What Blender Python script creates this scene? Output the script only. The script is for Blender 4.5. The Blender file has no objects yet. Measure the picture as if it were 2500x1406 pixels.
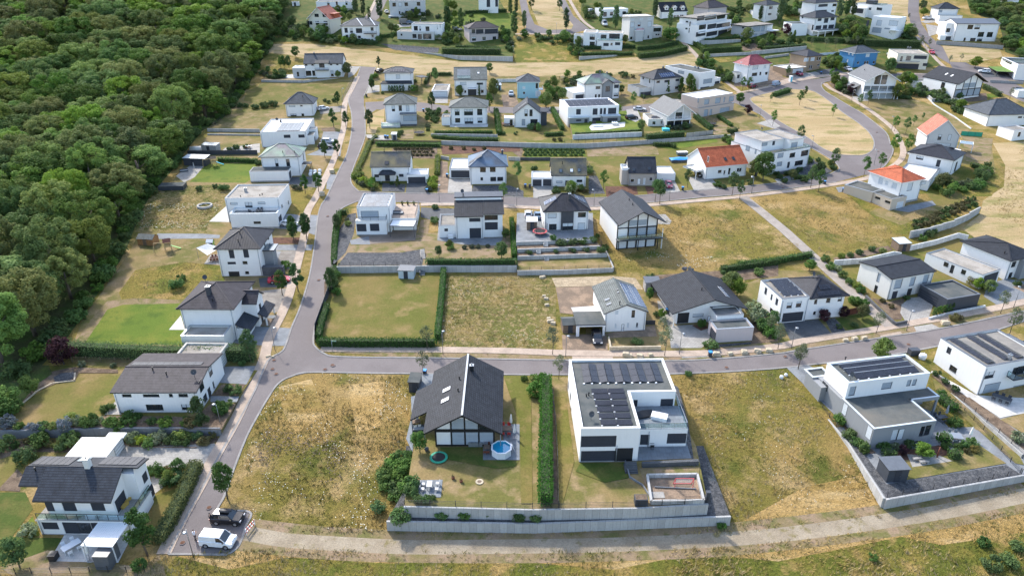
import bpy,bmesh,math,random
import numpy as np
from math import radians as R,sin,cos,pi,sqrt,atan2
from mathutils import Vector as V,Matrix
random.seed(7);np.random.seed(7)
SC=bpy.context.scene
COL=SC.collection
def D_(s):return[tuple((float(x)if '.' in x else int(x))if x[-1].isdigit()else x for x in q.split())for q in s.split(',')]
# -- camera, sky, sun, exposure
FPX,PITCH,HC=1733.0,R(26.7),72.0
cam=bpy.data.objects.new('camera',bpy.data.cameras.new('camera'));COL.objects.link(cam)
cam.location=(0,0,HC);cam.rotation_euler=(pi/2-PITCH,0,0)
cam.data.sensor_width=36;cam.data.lens=36*FPX/2500;cam.data.clip_end=4000;cam.data.clip_start=.5
SC.camera=cam
SUN_EL,SUN_AZ=R(42),atan2(-3.4,5.0)
w=bpy.data.worlds.new('World');SC.world=w;w.use_nodes=True
sky=w.node_tree.nodes.new('ShaderNodeTexSky');sky.sky_type='NISHITA';sky.sun_disc=False
sky.sun_elevation=SUN_EL;sky.sun_rotation=SUN_AZ;sky.air_density=1.0;sky.dust_density=1.6
w.node_tree.links.new(sky.outputs[0],w.node_tree.nodes['Background'].inputs[0])
w.node_tree.nodes['Background'].inputs[1].default_value=0.15
sl=bpy.data.lights.new('sun','SUN');sl.energy=2.15;sl.angle=R(3);sl.color=(1.0,.95,.87)
so=bpy.data.objects.new('sun',sl);COL.objects.link(so)
sd=V((sin(SUN_AZ)*cos(SUN_EL),cos(SUN_AZ)*cos(SUN_EL),sin(SUN_EL)))
so.rotation_euler=sd.to_track_quat('Z','Y').to_euler();so.location=(-60,100,150)
SC.view_settings.view_transform='Standard';SC.view_settings.look='None'
SC.view_settings.exposure=1.44;SC.view_settings.gamma=1
SC.render.engine='CYCLES';SC.cycles.max_bounces=5;SC.cycles.diffuse_bounces=3
SC.cycles.glossy_bounces=2;SC.cycles.transmission_bounces=3;SC.cycles.transparent_max_bounces=6
SC.cycles.use_denoising=True
# -- photo pixels -> points in the place
FR=dict(a=(0,950,.3244),b=(600,850,.3955),c=(1200,850,.3955),d=(1850,780,.3697),e=(150,500,.3913),f=(750,430,.3343),
 g=(1250,430,.3344),h=(1800,430,.3343),i=(350,180,.2845),j=(850,140,.256),k=(1250,140,.25605),l=(1700,80,.34144),
 m=(620,0,.2),n=(1080,0,.216),o=(1550,0,.22),p=(2000,0,.2),q=(0,950,.16),r=(380,1080,.2063),s=(980,860,.19206),
 t=(2100,780,.1636),u=(2180,440,.2133),v=(0,700,.2133),x=(0,0,1))
def Z(fr,p):o=FR[fr];return(o[0]+p[0]*o[2],o[1]+p[1]*o[2])
CP,SP=cos(PITCH),sin(PITCH)
def ray(u,v):
 a,b=(u-1250)/FPX,(703-v)/FPX
 return V((a,CP+b*SP,-SP+b*CP))
KY=D_('-200 -8,60 0,70 .4,88 2.4,110 4.0,122 4.4,150 6.2,175 8.4,200 10.4,250 13.7,285 17,330 25,370 33,420 43,520 56,700 66,1300 66')
def prof(y):
 for(a,b),(c,d)in zip(KY,KY[1:]):
  if y<=c:return b+(d-b)*(y-a)/(c-a)
 return 66.0
GY=[i*10.0 for i in range(-20,131)];GZ=[(prof(y-6)+prof(y-2)+prof(y+2)+prof(y+6))/4 for y in GY]
def T(x,y):
 k=min(max(int((y-GY[0])//10),0),len(GY)-2)
 return GZ[k]+(GZ[k+1]-GZ[k])*(y-GY[k])/10
TER=[]
def ins_(px,py,poly):
 c=False;n=len(poly);j=n-1
 for i in range(n):
  xi,yi=poly[i];xj,yj=poly[j]
  if(yi>py)!=(yj>py)and px<(xj-xi)*(py-yi)/(yj-yi)+xi:c=not c
  j=i
 return c
def G(x,y):
 z=T(x,y)
 for poly,tz in TER:
  if tz>z and ins_(x,y,poly):z=tz
 return z
def hz_(u,v,z):
 d=ray(u,v);t=(z-HC)/d.z
 return V((d.x*t,d.y*t,z))
def P(u,v):
 d=ray(u,v);best=None
 for poly,tz in TER:
  t=(tz-HC)/d.z
  if t>0 and ins_(d.x*t,d.y*t,poly)and(best is None or t<best):best=t
 for k in range(20,len(GY)-1):
  s=(GZ[k+1]-GZ[k])/10
  den=d.z-s*d.y
  if abs(den)<1e-9:continue
  t=(GZ[k]-s*GY[k]-HC)/den
  if t>0 and GY[k]-1e-6<=d.y*t<=GY[k+1]+1e-6:
   if best is None or t<best:best=t
   break
 if best is None:best=700/d.y
 return V((d.x*best,d.y*best,HC+d.z*best))
def Q(fr,u,v):return P(*Z(fr,(u,v)))
def zat(X,Y,v):
 c=(703-v)/FPX
 return HC+Y*(c*CP-SP)/(CP+c*SP)
def proj(p):
 x,y,z=p[0],p[1],p[2]-HC
 f=y*CP-z*SP;return(1250+FPX*x/f,703-FPX*(y*SP+z*CP)/f)
# -- materials
MC={}
class NT:
 def __init__(s,name):
  s.m=bpy.data.materials.new(name);s.m.use_nodes=True
  s.t=s.m.node_tree;s.b=s.t.nodes['Principled BSDF'];s.tc=None
 def n(s,ty,**kw):
  x=s.t.nodes.new('ShaderNode'+ty)
  for k,v in kw.items():
   if k[0]=='i' and k[1:].isdigit():s.put(x.inputs[int(k[1:])],v)
   elif k in x.inputs:s.put(x.inputs[k],v)
   else:setattr(x,k,v)
  return x
 def put(s,sock,v):
  if isinstance(v,bpy.types.NodeSocket):s.t.links.new(v,sock)
  elif isinstance(v,bpy.types.Node):s.t.links.new(v.outputs[0],sock)
  else:
   if isinstance(v,tuple)and len(v)==3 and sock.type=='RGBA':v=v+(1,)
   sock.default_value=v
 def co(s,kind='Object',sc=(1,1,1)):
  tc=s.n('TexCoord');mp=s.n('Mapping');s.t.links.new(tc.outputs[kind],mp.inputs[0]);mp.inputs['Scale'].default_value=sc
  return mp.outputs[0]
 def noise(s,co,scale,detail=4,rough=.55,lo=.35,hi=.65):
  x=s.n('TexNoise',Vector=co,Scale=scale,Detail=detail,Roughness=rough)
  return s.n('MapRange',i0=x.outputs[0],i1=lo,i2=hi).outputs[0]
 def mix(s,f,a,b,mode='MIX'):
  x=s.n('MixRGB',blend_type=mode);s.put(x.inputs[0],f);s.put(x.inputs[1],a);s.put(x.inputs[2],b);return x.outputs[0]
 def math(s,op,a,b=0.0):
  x=s.n('Math',operation=op);s.put(x.inputs[0],a);s.put(x.inputs[1],b);return x.outputs[0]
 def bump(s,h,strength=.4,dist=.05):
  x=s.n('Bump',Height=h,Strength=strength,Distance=dist);s.t.links.new(x.outputs[0],s.b.inputs['Normal'])
 def out(s,col=None,rough=None,metal=None,spec=None):
  if col is not None:s.put(s.b.inputs['Base Color'],col)
  if rough is not None:s.put(s.b.inputs['Roughness'],rough)
  if metal is not None:s.b.inputs['Metallic'].default_value=metal
  if spec is not None:s.b.inputs['Specular IOR Level'].default_value=spec
  return s.m
def basic(name,c,rough=.7,var=.12,scale=2.0,metal=0,spec=.4,bump=0,coords='Object',c2=None,fine=0):
 if name in MC:return MC[name]
 n=NT(name);co=n.co(coords)
 a=tuple(x*(1-var)for x in c);b=tuple(min(1,x*(1+var))for x in(c2 or c))
 f=n.noise(co,scale,5,.6,.3,.7);col=n.mix(f,a,b)
 if fine:col=n.mix(n.noise(co,fine,3,.7,.3,.7),col,n.mix(1.0,col,(.62,.62,.62),'MULTIPLY'))
 if bump:n.bump(n.noise(co,scale*6,3,.6,.2,.8),bump,.03)
 MC[name]=n.out(col,rough,metal,spec);return MC[name]
def ground(name,cs,scs,rough=.95,bump=.5,fine=4.0,famt=.35,streak=None,bdist=.08):
 """cs: list of colours blended by successive noises of scale scs (one fewer)"""
 if name in MC:return MC[name]
 n=NT(name);co=n.co('Object')
 col=cs[0]
 for i,(c,s)in enumerate(zip(cs[1:],scs)):
  n2=n.n('Mapping');n.put(n2.inputs[0],co);n2.inputs['Location'].default_value=(13.7*i,7.1*i,0)
  if streak:n2.inputs['Scale'].default_value=streak
  lo=.42 if len(s)<2 else s[1];hi=.58 if len(s)<3 else s[2]
  col=n.mix(n.noise(n2.outputs[0],s[0],6,.62,lo,hi),col,c)
 f=n.noise(co,fine,6,.75,.3,.7)
 col=n.mix(famt,col,n.mix(f,(.25,.25,.25),(1.6,1.6,1.6)),'MULTIPLY')
 n.bump(f,bump,bdist)
 MC[name]=n.out(col,rough,0,.15);return MC[name]
def tile(name,c,row=.36,colw=.3,rough=.65,var=.3,spec=.15,bs=.9,sheen=None):
 if name in MC:return MC[name]
 n=NT(name);uv=n.co('UV');sx=n.n('SeparateXYZ',i0=uv)
 r=n.math('FRACT',n.math('DIVIDE',sx.outputs[1],row))
 cc=n.math('PINGPONG',sx.outputs[0],colw/2)
 h=n.math('ADD',n.math('MULTIPLY',r,-.5),n.math('MULTIPLY',cc,2.2 if colw else 0))
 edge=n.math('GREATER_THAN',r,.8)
 br=n.n('TexBrick',Vector=uv,i1=(.0,.0,.0),i2=(1.,1.,1.),Scale=1.0);br.inputs['Brick Width'].default_value=colw;br.inputs['Row Height'].default_value=row
 br.inputs['Mortar Size'].default_value=0
 f=n.math('MULTIPLY',n.math('ADD',br.outputs[0],n.noise(uv,.8,4)),.5)
 col=n.mix(f,tuple(x*(1-var)for x in c),tuple(x*(1+var)for x in c))
 if sheen:col=n.mix(n.noise(uv,.18,3,.5,.38,.6),col,sheen)  # roof sheen painted as broad soft patches of base colour
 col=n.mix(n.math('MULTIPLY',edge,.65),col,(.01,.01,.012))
 n.bump(h,bs,.03)
 MC[name]=n.out(col,rough,0,spec);return MC[name]
def brick(name,c1,c2,mortar,bw,bh,ms=.03,rough=.85,coords='UV',bump=.3,offs=.5,nz=.5):
 if name in MC:return MC[name]
 n=NT(name);co=n.co(coords)
 br=n.n('TexBrick',Vector=co,i1=c1,i2=c2,i3=mortar,Scale=1.0,offset=offs)
 br.inputs['Brick Width'].default_value=bw;br.inputs['Row Height'].default_value=bh;br.inputs['Mortar Size'].default_value=ms
 br.inputs['Mortar Smooth'].default_value=.2
 f=n.noise(co,nz,5,.65,.3,.7)
 col=n.mix(f,n.mix(1.,br.outputs[0],(.72,.72,.72),'MULTIPLY'),n.mix(1.,br.outputs[0],(1.1,1.1,1.1),'MULTIPLY'))
 n.bump(n.math('SUBTRACT',1.0,br.outputs[1]),bump,.02)
 MC[name]=n.out(col,rough,0,.3);return MC[name]
def leafm(name,c1,c2,trans=.32):
 if name in MC:return MC[name]
 n=NT(name);co=n.co('Object');oi=n.n('ObjectInfo')
 f=n.noise(co,.9,3,.6,.3,.7);col=n.mix(f,c1,c2)
 hs=n.n('HueSaturation');n.put(hs.inputs['Color'],col)
 n.put(hs.inputs['Hue'],n.n('MapRange',i0=oi.outputs['Random'],i3=.483,i4=.512).outputs[0])
 n.put(hs.inputs['Value'],n.n('MapRange',i0=n.math('FRACT',n.math('MULTIPLY',oi.outputs['Random'],7.3)),i3=.72,i4=1.3).outputs[0])
 n.put(hs.inputs['Saturation'],n.n('MapRange',i0=n.math('FRACT',n.math('MULTIPLY',oi.outputs['Random'],3.7)),i3=.78,i4=1.02).outputs[0])
 n.out(hs.outputs[0],.75,0,.08)
 tr=n.n('BsdfTranslucent',i0=hs.outputs[0]);mx=n.n('MixShader',i0=trans)
 n.t.links.new(n.b.outputs[0],mx.inputs[1]);n.t.links.new(tr.outputs[0],mx.inputs[2])
 n.t.links.new(mx.outputs[0],n.t.nodes['Material Output'].inputs[0])
 MC[name]=n.m;return n.m
MB_COLORS={
 'white':(.84,.83,.81),'ofw':(.74,.72,.67),'cream':(.72,.67,.55),'lgrey':(.55,.55,.54),'taupe':(.42,.38,.34),'grey':(.27,.28,.29),
 'beige':(.55,.47,.38),'pink':(.58,.47,.40),'rose':(.60,.52,.50),'sky':(.33,.55,.62),'blue':(.08,.24,.45),'brownwall':(.30,.22,.15),'lilac':(.55,.48,.47),'paleblue':(.45,.62,.66)}
def m(name):
 if name in MC:return MC[name]
 if name in MB_COLORS:
  nn=NT(name);co=nn.co('Object');c=MB_COLORS[name]
  st=nn.noise(nn.co('UV',(2.2,.25,1)),1.5,4,.6,.35,.75)
  col=nn.mix(st,tuple(x*.88 for x in c),c);col=nn.mix(nn.noise(co,.5,4),col,tuple(x*.94 for x in c))
  nn.bump(nn.noise(co,25,2),.15,.01);MC[name]=nn.out(col,.85,0,.2);return MC[name]
 f={
  'trim':lambda:basic('trim',(.035,.037,.042),.5),
  'tdark':lambda:basic('tdark',(.012,.012,.014),.6),
  'glass':lambda:basic('glass',(.02,.025,.03),.06,.3,.7,spec=.9),
  'glassl':lambda:basic('glassl',(.10,.13,.15),.1,.35,.7,spec=.9),
  'shutter':lambda:tile('shutter',(.05,.055,.068),.1,40,.5,.1,bs=.5),
  'blind':lambda:tile('blind',(.37,.42,.47),.16,40,.5,.08,bs=.4),
  'lblind':lambda:tile('lblind',(.62,.66,.69),.16,40,.5,.05,bs=.3),
  'garage':lambda:tile('garage',(.055,.06,.072),.5,60,.5,.08,bs=.7),
  'wgr':lambda:tile('wgr',(.62,.66,.68),.5,60,.5,.05,bs=.5),
  'pvc':lambda:basic('pvc',(.75,.76,.77),.4,.03),
  'capl':lambda:basic('capl',(.48,.54,.57),.4,.08),
  'capd':lambda:basic('capd',(.10,.11,.125),.45),
  'zinc':lambda:basic('zinc',(.33,.35,.37),.4,metal=.5),
  'metal':lambda:basic('metal',(.22,.23,.24),.4,metal=.6),
  'btm':lambda:ground('btm',[(.075,.085,.085),(.11,.115,.11),(.15,.14,.12)],[(.3,),(.12,.5,.7)],fine=9,famt=.2,bump=.15),
  'groof':lambda:ground('groof',[(.36,.33,.29),(.27,.245,.21)],[(.35,)],fine=14,famt=.5,bump=.5),
  'groof2':lambda:ground('groof2',[(.20,.19,.175),(.27,.25,.22)],[(.35,)],fine=14,famt=.5,bump=.5),
  'wroof':lambda:basic('wroof',(.66,.66,.65),.6,.08,.5),
  'groofg':lambda:ground('groofg',[(.10,.18,.045),(.14,.22,.06)],[(.5,)]),
  'tile_d':lambda:tile('tile_d',(.034,.040,.051)),'tile_b':lambda:tile('tile_b',(.029,.032,.039),.34,.5),
  'tile_br':lambda:tile('tile_br',(.052,.046,.052),.36,.3),'tile_g':lambda:tile('tile_g',(.075,.085,.098),.36,.3),
  'tile_pl':lambda:tile('tile_pl',(.12,.132,.125),.36,.3),
  'tile_v':lambda:tile('tile_v',(.032,.033,.040),.3,.55,.5),'tile_lg':lambda:tile('tile_lg',(.14,.145,.15),.34,.4,.6,.12),
  'tile_r':lambda:tile('tile_r',(.42,.11,.05),.36,.3,.6),'tile_rp':lambda:tile('tile_rp',(.40,.14,.09),.36,.3,.6),
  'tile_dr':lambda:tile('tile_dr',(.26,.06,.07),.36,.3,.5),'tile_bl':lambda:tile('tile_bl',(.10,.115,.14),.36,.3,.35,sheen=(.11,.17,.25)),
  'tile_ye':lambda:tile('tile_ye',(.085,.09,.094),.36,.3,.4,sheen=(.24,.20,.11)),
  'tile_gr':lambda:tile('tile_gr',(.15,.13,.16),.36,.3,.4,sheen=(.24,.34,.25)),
  'solar':lambda:brick('solar',(.015,.018,.028),(.02,.023,.035),(.10,.11,.13),.17,.17,.006,.38,offs=0.,bump=0),
  'solb':lambda:brick('solb',(.03,.05,.11),(.035,.055,.12),(.45,.5,.55),1.0,1.65,.035,.2,offs=0.,bump=0),
  'sold':lambda:brick('sold',(.022,.027,.042),(.026,.03,.045),(.28,.3,.32),1.0,1.65,.025,.15,offs=0.,bump=0),
  'asphalt':lambda:ground('asphalt',[(.155,.135,.13),(.18,.158,.152)],[(.12,)],.8,.2,7.0,.26),
  'gutter':lambda:brick('gutter',(.302,.286,.269),(.252,.239,.227),(.168,.160,.151),.6,.16,.01,coords='Object',bump=.1),
  'paving':lambda:brick('paving',(.471,.368,.287),(.400,.317,.246),(.266,.205,.163),.3,.2,.012,coords='Object',bump=.2),
  'pvp':lambda:brick('pvp',(.360,.311,.268),(.317,.273,.229),(.208,.181,.153),.3,.2,.012,coords='Object',bump=.2),
  'pvl':lambda:brick('pvl',(.370,.353,.319),(.311,.294,.269),(.227,.210,.193),.5,.35,.02,coords='Object',bump=.2),
  'pvg':lambda:brick('pvg',(.227,.239,.252),(.197,.210,.220),(.134,.143,.151),.5,.3,.015,coords='Object',bump=.2),
  'pvd':lambda:brick('pvd',(.105,.11,.115),(.085,.09,.094),(.06,.06,.065),.4,.25,.015,coords='Object',bump=.2),
  'pvw':lambda:brick('pvw',(.554,.538,.504),(.504,.487,.458),(.353,.344,.328),.8,.8,.02,coords='Object',bump=.1),
  'terrace':lambda:brick('terrace',(.202,.223,.244),(.181,.202,.220),(.126,.139,.151),.9,.9,.02,coords='Object',bump=.1),
  'pvb':lambda:brick('pvb',(.252,.202,.160),(.218,.176,.139),(.151,.122,.101),.3,.2,.012,coords='Object',bump=.2),
  'gvd':lambda:ground('gvd',[(.07,.073,.078),(.12,.12,.123)],[(1.5,)],fine=6,famt=.85,bump=.9),
  'gvl':lambda:ground('gvl',[(.286,.260,.227),(.227,.202,.176)],[(.6,)],fine=8,famt=.6,bump=.6),
  'soil':lambda:ground('soil',[(.20,.145,.10),(.12,.085,.06)],[(.7,)],fine=5,famt=.5,bump=.7),
  'soilr':lambda:ground('soilr',[(.302,.218,.151),(.252,.181,.126),(.185,.139,.101)],[(.25,),(.504,.420,.546)],fine=5,famt=.35),
  'mulch':lambda:ground('mulch',[(.16,.085,.055),(.11,.06,.045)],[(1.2,)],fine=7,famt=.6,bump=.8),
  'track':lambda:ground('track',[(.33,.275,.20),(.27,.22,.155),(.20,.165,.08)],[(.3,),(.5,.58,.68)],fine=5,famt=.35),
  'tan':lambda:ground('tan',[(.267,.192,.124),(.203,.156,.076),(.139,.131,.045)],[(.25,),(.4,.5,.62)],fine=4,famt=.4),
  'lawn':lambda:ground('lawn',[(.177,.136,.045),(.113,.116,.024),(.256,.177,.080)],[(.12,.36,.58),(.2,.52,.7)],fine=3.2,famt=.32,bump=.4),
  'lawnb':lambda:ground('lawnb',[(.230,.167,.074),(.128,.121,.034),(.299,.211,.119)],[(.14,.4,.58),(.3,.5,.7)],fine=3.2,famt=.32,bump=.4),
  'lawng':lambda:ground('lawng',[(.094,.140,.018),(.143,.161,.026),(.066,.109,.015)],[(.16,.42,.62),(.3,.52,.66)],fine=3.5,famt=.3,bump=.4),
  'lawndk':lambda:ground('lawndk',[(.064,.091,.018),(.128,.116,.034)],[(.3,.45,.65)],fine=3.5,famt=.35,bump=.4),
  'straw':lambda:ground('straw',[(.41,.305,.17),(.34,.25,.125),(.23,.20,.075)],[(.09,),(.22,.5,.64)],fine=3,famt=.42,streak=(.45,1.2,1)),
  'meadow':lambda:ground('meadow',[(.352,.237,.082),(.213,.177,.040),(.128,.136,.026),(.448,.312,.140)],[(.05,.42,.56),(.11,.52,.64),(.14,.52,.66)],fine=2.6,famt=.4,bump=1.0,bdist=.25),
  'meag':lambda:ground('meag',[(.256,.202,.047),(.139,.151,.025),(.384,.262,.093)],[(.12,.42,.56),(.2,.54,.64)],fine=2.6,famt=.55,bump=1.0,bdist=.25),
  'golden':lambda:ground('golden',[(.491,.323,.125),(.384,.252,.084),(.203,.172,.040),(.555,.394,.186)],[(.12,),(.1,.55,.68),(.3,.5,.64)],fine=2.6,famt=.4,bump=1.0,bdist=.25,streak=(.35,1.2,1)),
  'wild':lambda:ground('wild',[(.299,.217,.082),(.160,.156,.040),(.352,.262,.125),(.128,.136,.034)],[(.1,),(.9,.5,.6),(.35,.55,.66)],fine=2.6,famt=.6,bump=1.0,bdist=.25),
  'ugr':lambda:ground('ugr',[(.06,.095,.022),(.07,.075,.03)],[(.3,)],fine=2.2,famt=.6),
  'wood':lambda:basic('wood',(.33,.17,.07),.7,.25,3,coords='UV'),'woodl':lambda:basic('woodl',(.45,.33,.16),.7,.25,3),
  'woodd':lambda:basic('woodd',(.17,.12,.085),.8,.25,3),'woodr':lambda:basic('woodr',(.15,.05,.03),.7,.2,3),
  'bark':lambda:basic('bark',(.13,.105,.08),.9,.3,4,bump=.6),
  'stone':lambda:basic('stone',(.46,.39,.28),.9,.25,2,bump=.7),'stoneg':lambda:basic('stoneg',(.3,.29,.28),.9,.25,2,bump=.7),
  'conc':lambda:concrete(),'concd':lambda:concrete('concd',(.20,.21,.225)),'concw':lambda:concrete('concw',(.62,.63,.63)),
  'gabion':lambda:brick('gabion',(.10,.105,.115),(.14,.145,.15),(.03,.03,.035),.35,.22,.02,bump=.6),
  'drs':lambda:ground('drs',[(.42,.33,.22),(.33,.26,.17)],[(.8,)],fine=2.5,famt=.55,bump=.9),
  'water':lambda:basic('water',(.02,.28,.46),.06,.1,1,spec=.6),'rubber':lambda:basic('rubber',(.02,.02,.022),.8),
  'black':lambda:basic('black',(.02,.021,.024),.5),'anth':lambda:basic('anth',(.05,.056,.068),.5),'green':lambda:basic('green',(.02,.30,.19),.5),
  'red':lambda:basic('red',(.55,.04,.03),.5),'pinkish':lambda:basic('pinkish',(.60,.11,.12),.6),'bluep':lambda:basic('bluep',(.03,.25,.62),.5),
  'aqua':lambda:basic('aqua',(.08,.50,.60),.4),'cloth':lambda:basic('cloth',(.72,.70,.65),.9),'clothg':lambda:basic('clothg',(.30,.31,.32),.9),
  'skin':lambda:basic('skin',(.48,.28,.20),.6,.05),'hair':lambda:basic('hair',(.03,.02,.015),.7),'shirt':lambda:basic('shirt',(.45,.55,.68),.8),'shirtw':lambda:basic('shirtw',(.7,.72,.76),.8),'trs':lambda:basic('trs',(.02,.023,.035),.8),
  'cushion':lambda:basic('cushion',(.55,.35,.08),.9),'signw':lambda:basic('signw',(.8,.8,.8),.4,.02),'signg':lambda:basic('signg',(.05,.30,.12),.4),'foam':lambda:basic('foam',(.72,.73,.74),.9,.1),
  'core':lambda:basic('core',(.03,.05,.015),.9,.3,1.5),'glassc':lambda:clearglass(),'flower':lambda:basic('flower',(.70,.70,.62),.8,.1),
  'flowerp':lambda:basic('flowerp',(.26,.22,.42),.8,.2,5),'thistle':lambda:basic('thistle',(.12,.085,.06),.9,.3),'blade':lambda:blade('blade',(.46,.335,.14),(.35,.26,.09)),'bladeg':lambda:blade('bladeg',(.19,.185,.05),(.12,.145,.03)),
  'bladel':lambda:blade('bladel',(.50,.39,.22),(.40,.30,.15)),'hlp':lambda:basic('hlp',(.6,.62,.65),.15,.03,spec=.8),'tail':lambda:basic('tail',(.35,.02,.02),.3),'rim':lambda:basic('rim',(.45,.46,.47),.35,metal=.7),
 }[name]
 MC[name]=f();return MC[name]
def concrete(name='conc',c=(.43,.425,.41)):
 n=NT(name);uv=n.co('UV');sx=n.n('SeparateXYZ',i0=uv)
 j=n.math('FRACT',sx.outputs[0]);j=n.math('LESS_THAN',j,.035)
 cell=n.n('TexWhiteNoise',noise_dimensions='1D');n.put(cell.inputs['W'],n.math('FLOOR',sx.outputs[0]))
 col=n.mix(cell.outputs[0],tuple(x*.86 for x in c),tuple(x*1.08 for x in c))
 st=n.noise(n.co('UV',(3.0,.35,1)),2.0,5,.65,.42,.72)
 col=n.mix(n.math('MULTIPLY',st,.55),col,tuple(x*.6 for x in c))
 col=n.mix(n.math('MULTIPLY',n.noise(n.co('UV',(.8,2.5,1)),2.2,4,.6,.5,.75),.3),col,(.22,.21,.14))
 col=n.mix(n.math('MULTIPLY',j,.6),col,(.08,.08,.08))
 n.bump(n.math('SUBTRACT',1.0,j),.4,.02)
 return n.out(col,.9,0,.2)
def clearglass():
 n=NT('glassc');tr=n.n('BsdfTransparent',i0=(.85,.95,.95));gl=n.n('BsdfGlossy',i0=(.8,.9,.95),Roughness=.05)
 mx=n.n('MixShader',i0=.22);n.t.links.new(tr.outputs[0],mx.inputs[1]);n.t.links.new(gl.outputs[0],mx.inputs[2])
 n.t.links.new(mx.outputs[0],n.t.nodes['Material Output'].inputs[0]);return n.m
def blade(name,c1,c2):
 n=NT(name);co=n.co('Object')
 col=n.mix(n.noise(co,.35,4,.6,.35,.65),c1,c2);col=n.mix(n.noise(co,3.0,2,.6,.3,.7),col,n.mix(1.,col,(.6,.6,.55),'MULTIPLY'))
 return n.out(col,.9,0,.1)
def paint(name,c,rough=.3,metal=0):
 if name in MC:return MC[name]
 n=NT(name);col=n.mix(n.noise(n.co('Object'),2.5,3),tuple(x*.93 for x in c),c);n.b.inputs['Coat Weight'].default_value=.3
 MC[name]=n.out(col,rough,metal,.5);return MC[name]
# -- mesh building
class MB:
 def __init__(s):s.v=[];s.f=[];s.mi=[];s.mats=[];s.sm=[]
 def mid(s,mt):
  if isinstance(mt,str):mt=m(mt)
  if mt not in s.mats:s.mats.append(mt)
  return s.mats.index(mt)
 def poly(s,pts,mt,smooth=False):
  i=len(s.v);s.v+=[tuple(p)for p in pts];s.f.append(tuple(range(i,i+len(pts))));s.mi.append(s.mid(mt));s.sm.append(smooth)
 def mesh(s,vs,fs,mt,smooth=False):
  i=len(s.v);s.v+=[tuple(p)for p in vs];k=s.mid(mt)
  for f in fs:s.f.append(tuple(i+j for j in f));s.mi.append(k);s.sm.append(smooth)
  return s
 def box(s,x0,x1,y0,y1,z0,z1,mt,top=None,M=None):
  vs=[V((x,y,z))for z in(z0,z1)for y in(y0,y1)for x in(x0,x1)]
  if M is not None:vs=[M@p for p in vs]
  s.mesh(vs,D_('0 2 3 1,0 1 5 4,1 3 7 5,3 2 6 7,2 0 4 6'),mt);s.mesh(vs,[(4,5,7,6)],top or mt);return s
 def prism(s,pts,z0,z1,mt,top=None):
  n=len(pts);a=sum(pts[i][0]*pts[(i+1)%n][1]-pts[(i+1)%n][0]*pts[i][1]for i in range(n))
  if a<0:pts=pts[::-1]
  vs=[(p[0],p[1],z0)for p in pts]+[(p[0],p[1],z1)for p in pts]
  s.mesh(vs,[(i,(i+1)%n,n+(i+1)%n,n+i)for i in range(n)],mt);s.mesh(vs,[tuple(range(n,2*n))],top or mt);return s
 def bar(s,a,b,w,mt,h=None,up=V((0,0,1))):
  a,b=V(a),V(b);d=(b-a);L=d.length
  if L<1e-5:return s
  d/=L;x=d.cross(up)
  if x.length<1e-3:x=d.cross(V((0,1,0)))
  x.normalize();y=x.cross(d);h=h or w;x*=w/2;y*=h/2
  vs=[a-x-y,a+x-y,a+x+y,a-x+y,b-x-y,b+x-y,b+x+y,b-x+y]
  s.mesh(vs,D_('0 1 2 3,7 6 5 4,0 4 5 1,1 5 6 2,2 6 7 3,3 7 4 0'),mt);return s
 def tube(s,pts,rads,mt,n=6,smooth=True,cap=True):
  rings=[];k=len(pts)
  pts=[V(p)for p in pts]
  base=len(s.v);mi=s.mid(mt)
  for i,p in enumerate(pts):
   d=(pts[min(i+1,k-1)]-pts[max(i-1,0)]).normalized();x=d.cross(V((0,1,.01)));
   if x.length<1e-3:x=d.cross(V((1,0,0)))
   x.normalize();y=d.cross(x)
   s.v+=[tuple(p+(x*cos(2*pi*j/n)+y*sin(2*pi*j/n))*rads[i])for j in range(n)]
  for i in range(k-1):
   for j in range(n):
    s.f.append((base+i*n+j,base+(i+1)*n+j,base+(i+1)*n+(j+1)%n,base+i*n+(j+1)%n));s.mi.append(mi);s.sm.append(smooth)
  if cap:
   s.f.append(tuple(base+(k-1)*n+j for j in range(n-1,-1,-1)));s.mi.append(mi);s.sm.append(False)
   s.f.append(tuple(base+j for j in range(n)));s.mi.append(mi);s.sm.append(False)
  return s
 def blob(s,c,r,mt,seed=0,sub=2,amp=.15):
  bm=bmesh.new();bmesh.ops.create_icosphere(bm,subdivisions=sub,radius=1);rnd=random.Random(seed)
  for v in bm.verts:
   k=1+rnd.uniform(-amp,amp);v.co=V((v.co.x*r[0]*k+c[0],v.co.y*r[1]*k+c[1],v.co.z*r[2]*k+c[2]))
  bm.verts.index_update()
  s.mesh([v.co for v in bm.verts],[tuple(v.index for v in f.verts)for f in bm.faces],mt,True);bm.free();return s
 def bd(s,name,parent=None,loc=None,rz=0):
  me=bpy.data.meshes.new(name);me.from_pydata(s.v,[],s.f)
  for mt in s.mats:me.materials.append(mt)
  me.polygons.foreach_set('material_index',s.mi);me.polygons.foreach_set('use_smooth',s.sm)
  nl=len(me.loops)
  if nl<60000:
   uv=me.uv_layers.new(name='UVMap');co=[0.0]*(nl*2)
   for p in me.polygons:
    n=p.normal;t=V((-n.y,n.x,0))if abs(n.z)<.985 else V((1,0,0))
    t.normalize();b=n.cross(t)
    for li in p.loop_indices:
     q=me.vertices[me.loops[li].vertex_index].co;co[2*li]=q.dot(t);co[2*li+1]=q.dot(b)
   uv.data.foreach_set('uv',co)
  o=bpy.data.objects.new(name,me);COL.objects.link(o)
  if parent:o.parent=parent
  if loc is not None:o.location=loc
  o.rotation_euler[2]=rz
  return o
def tag(o,lb=None,cat=None,grp=None,kind=None):
 if lb:o['label']=lb
 if cat:o['category']=cat
 if grp:o['group']=grp
 if kind:o['kind']=kind
 return o
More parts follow.
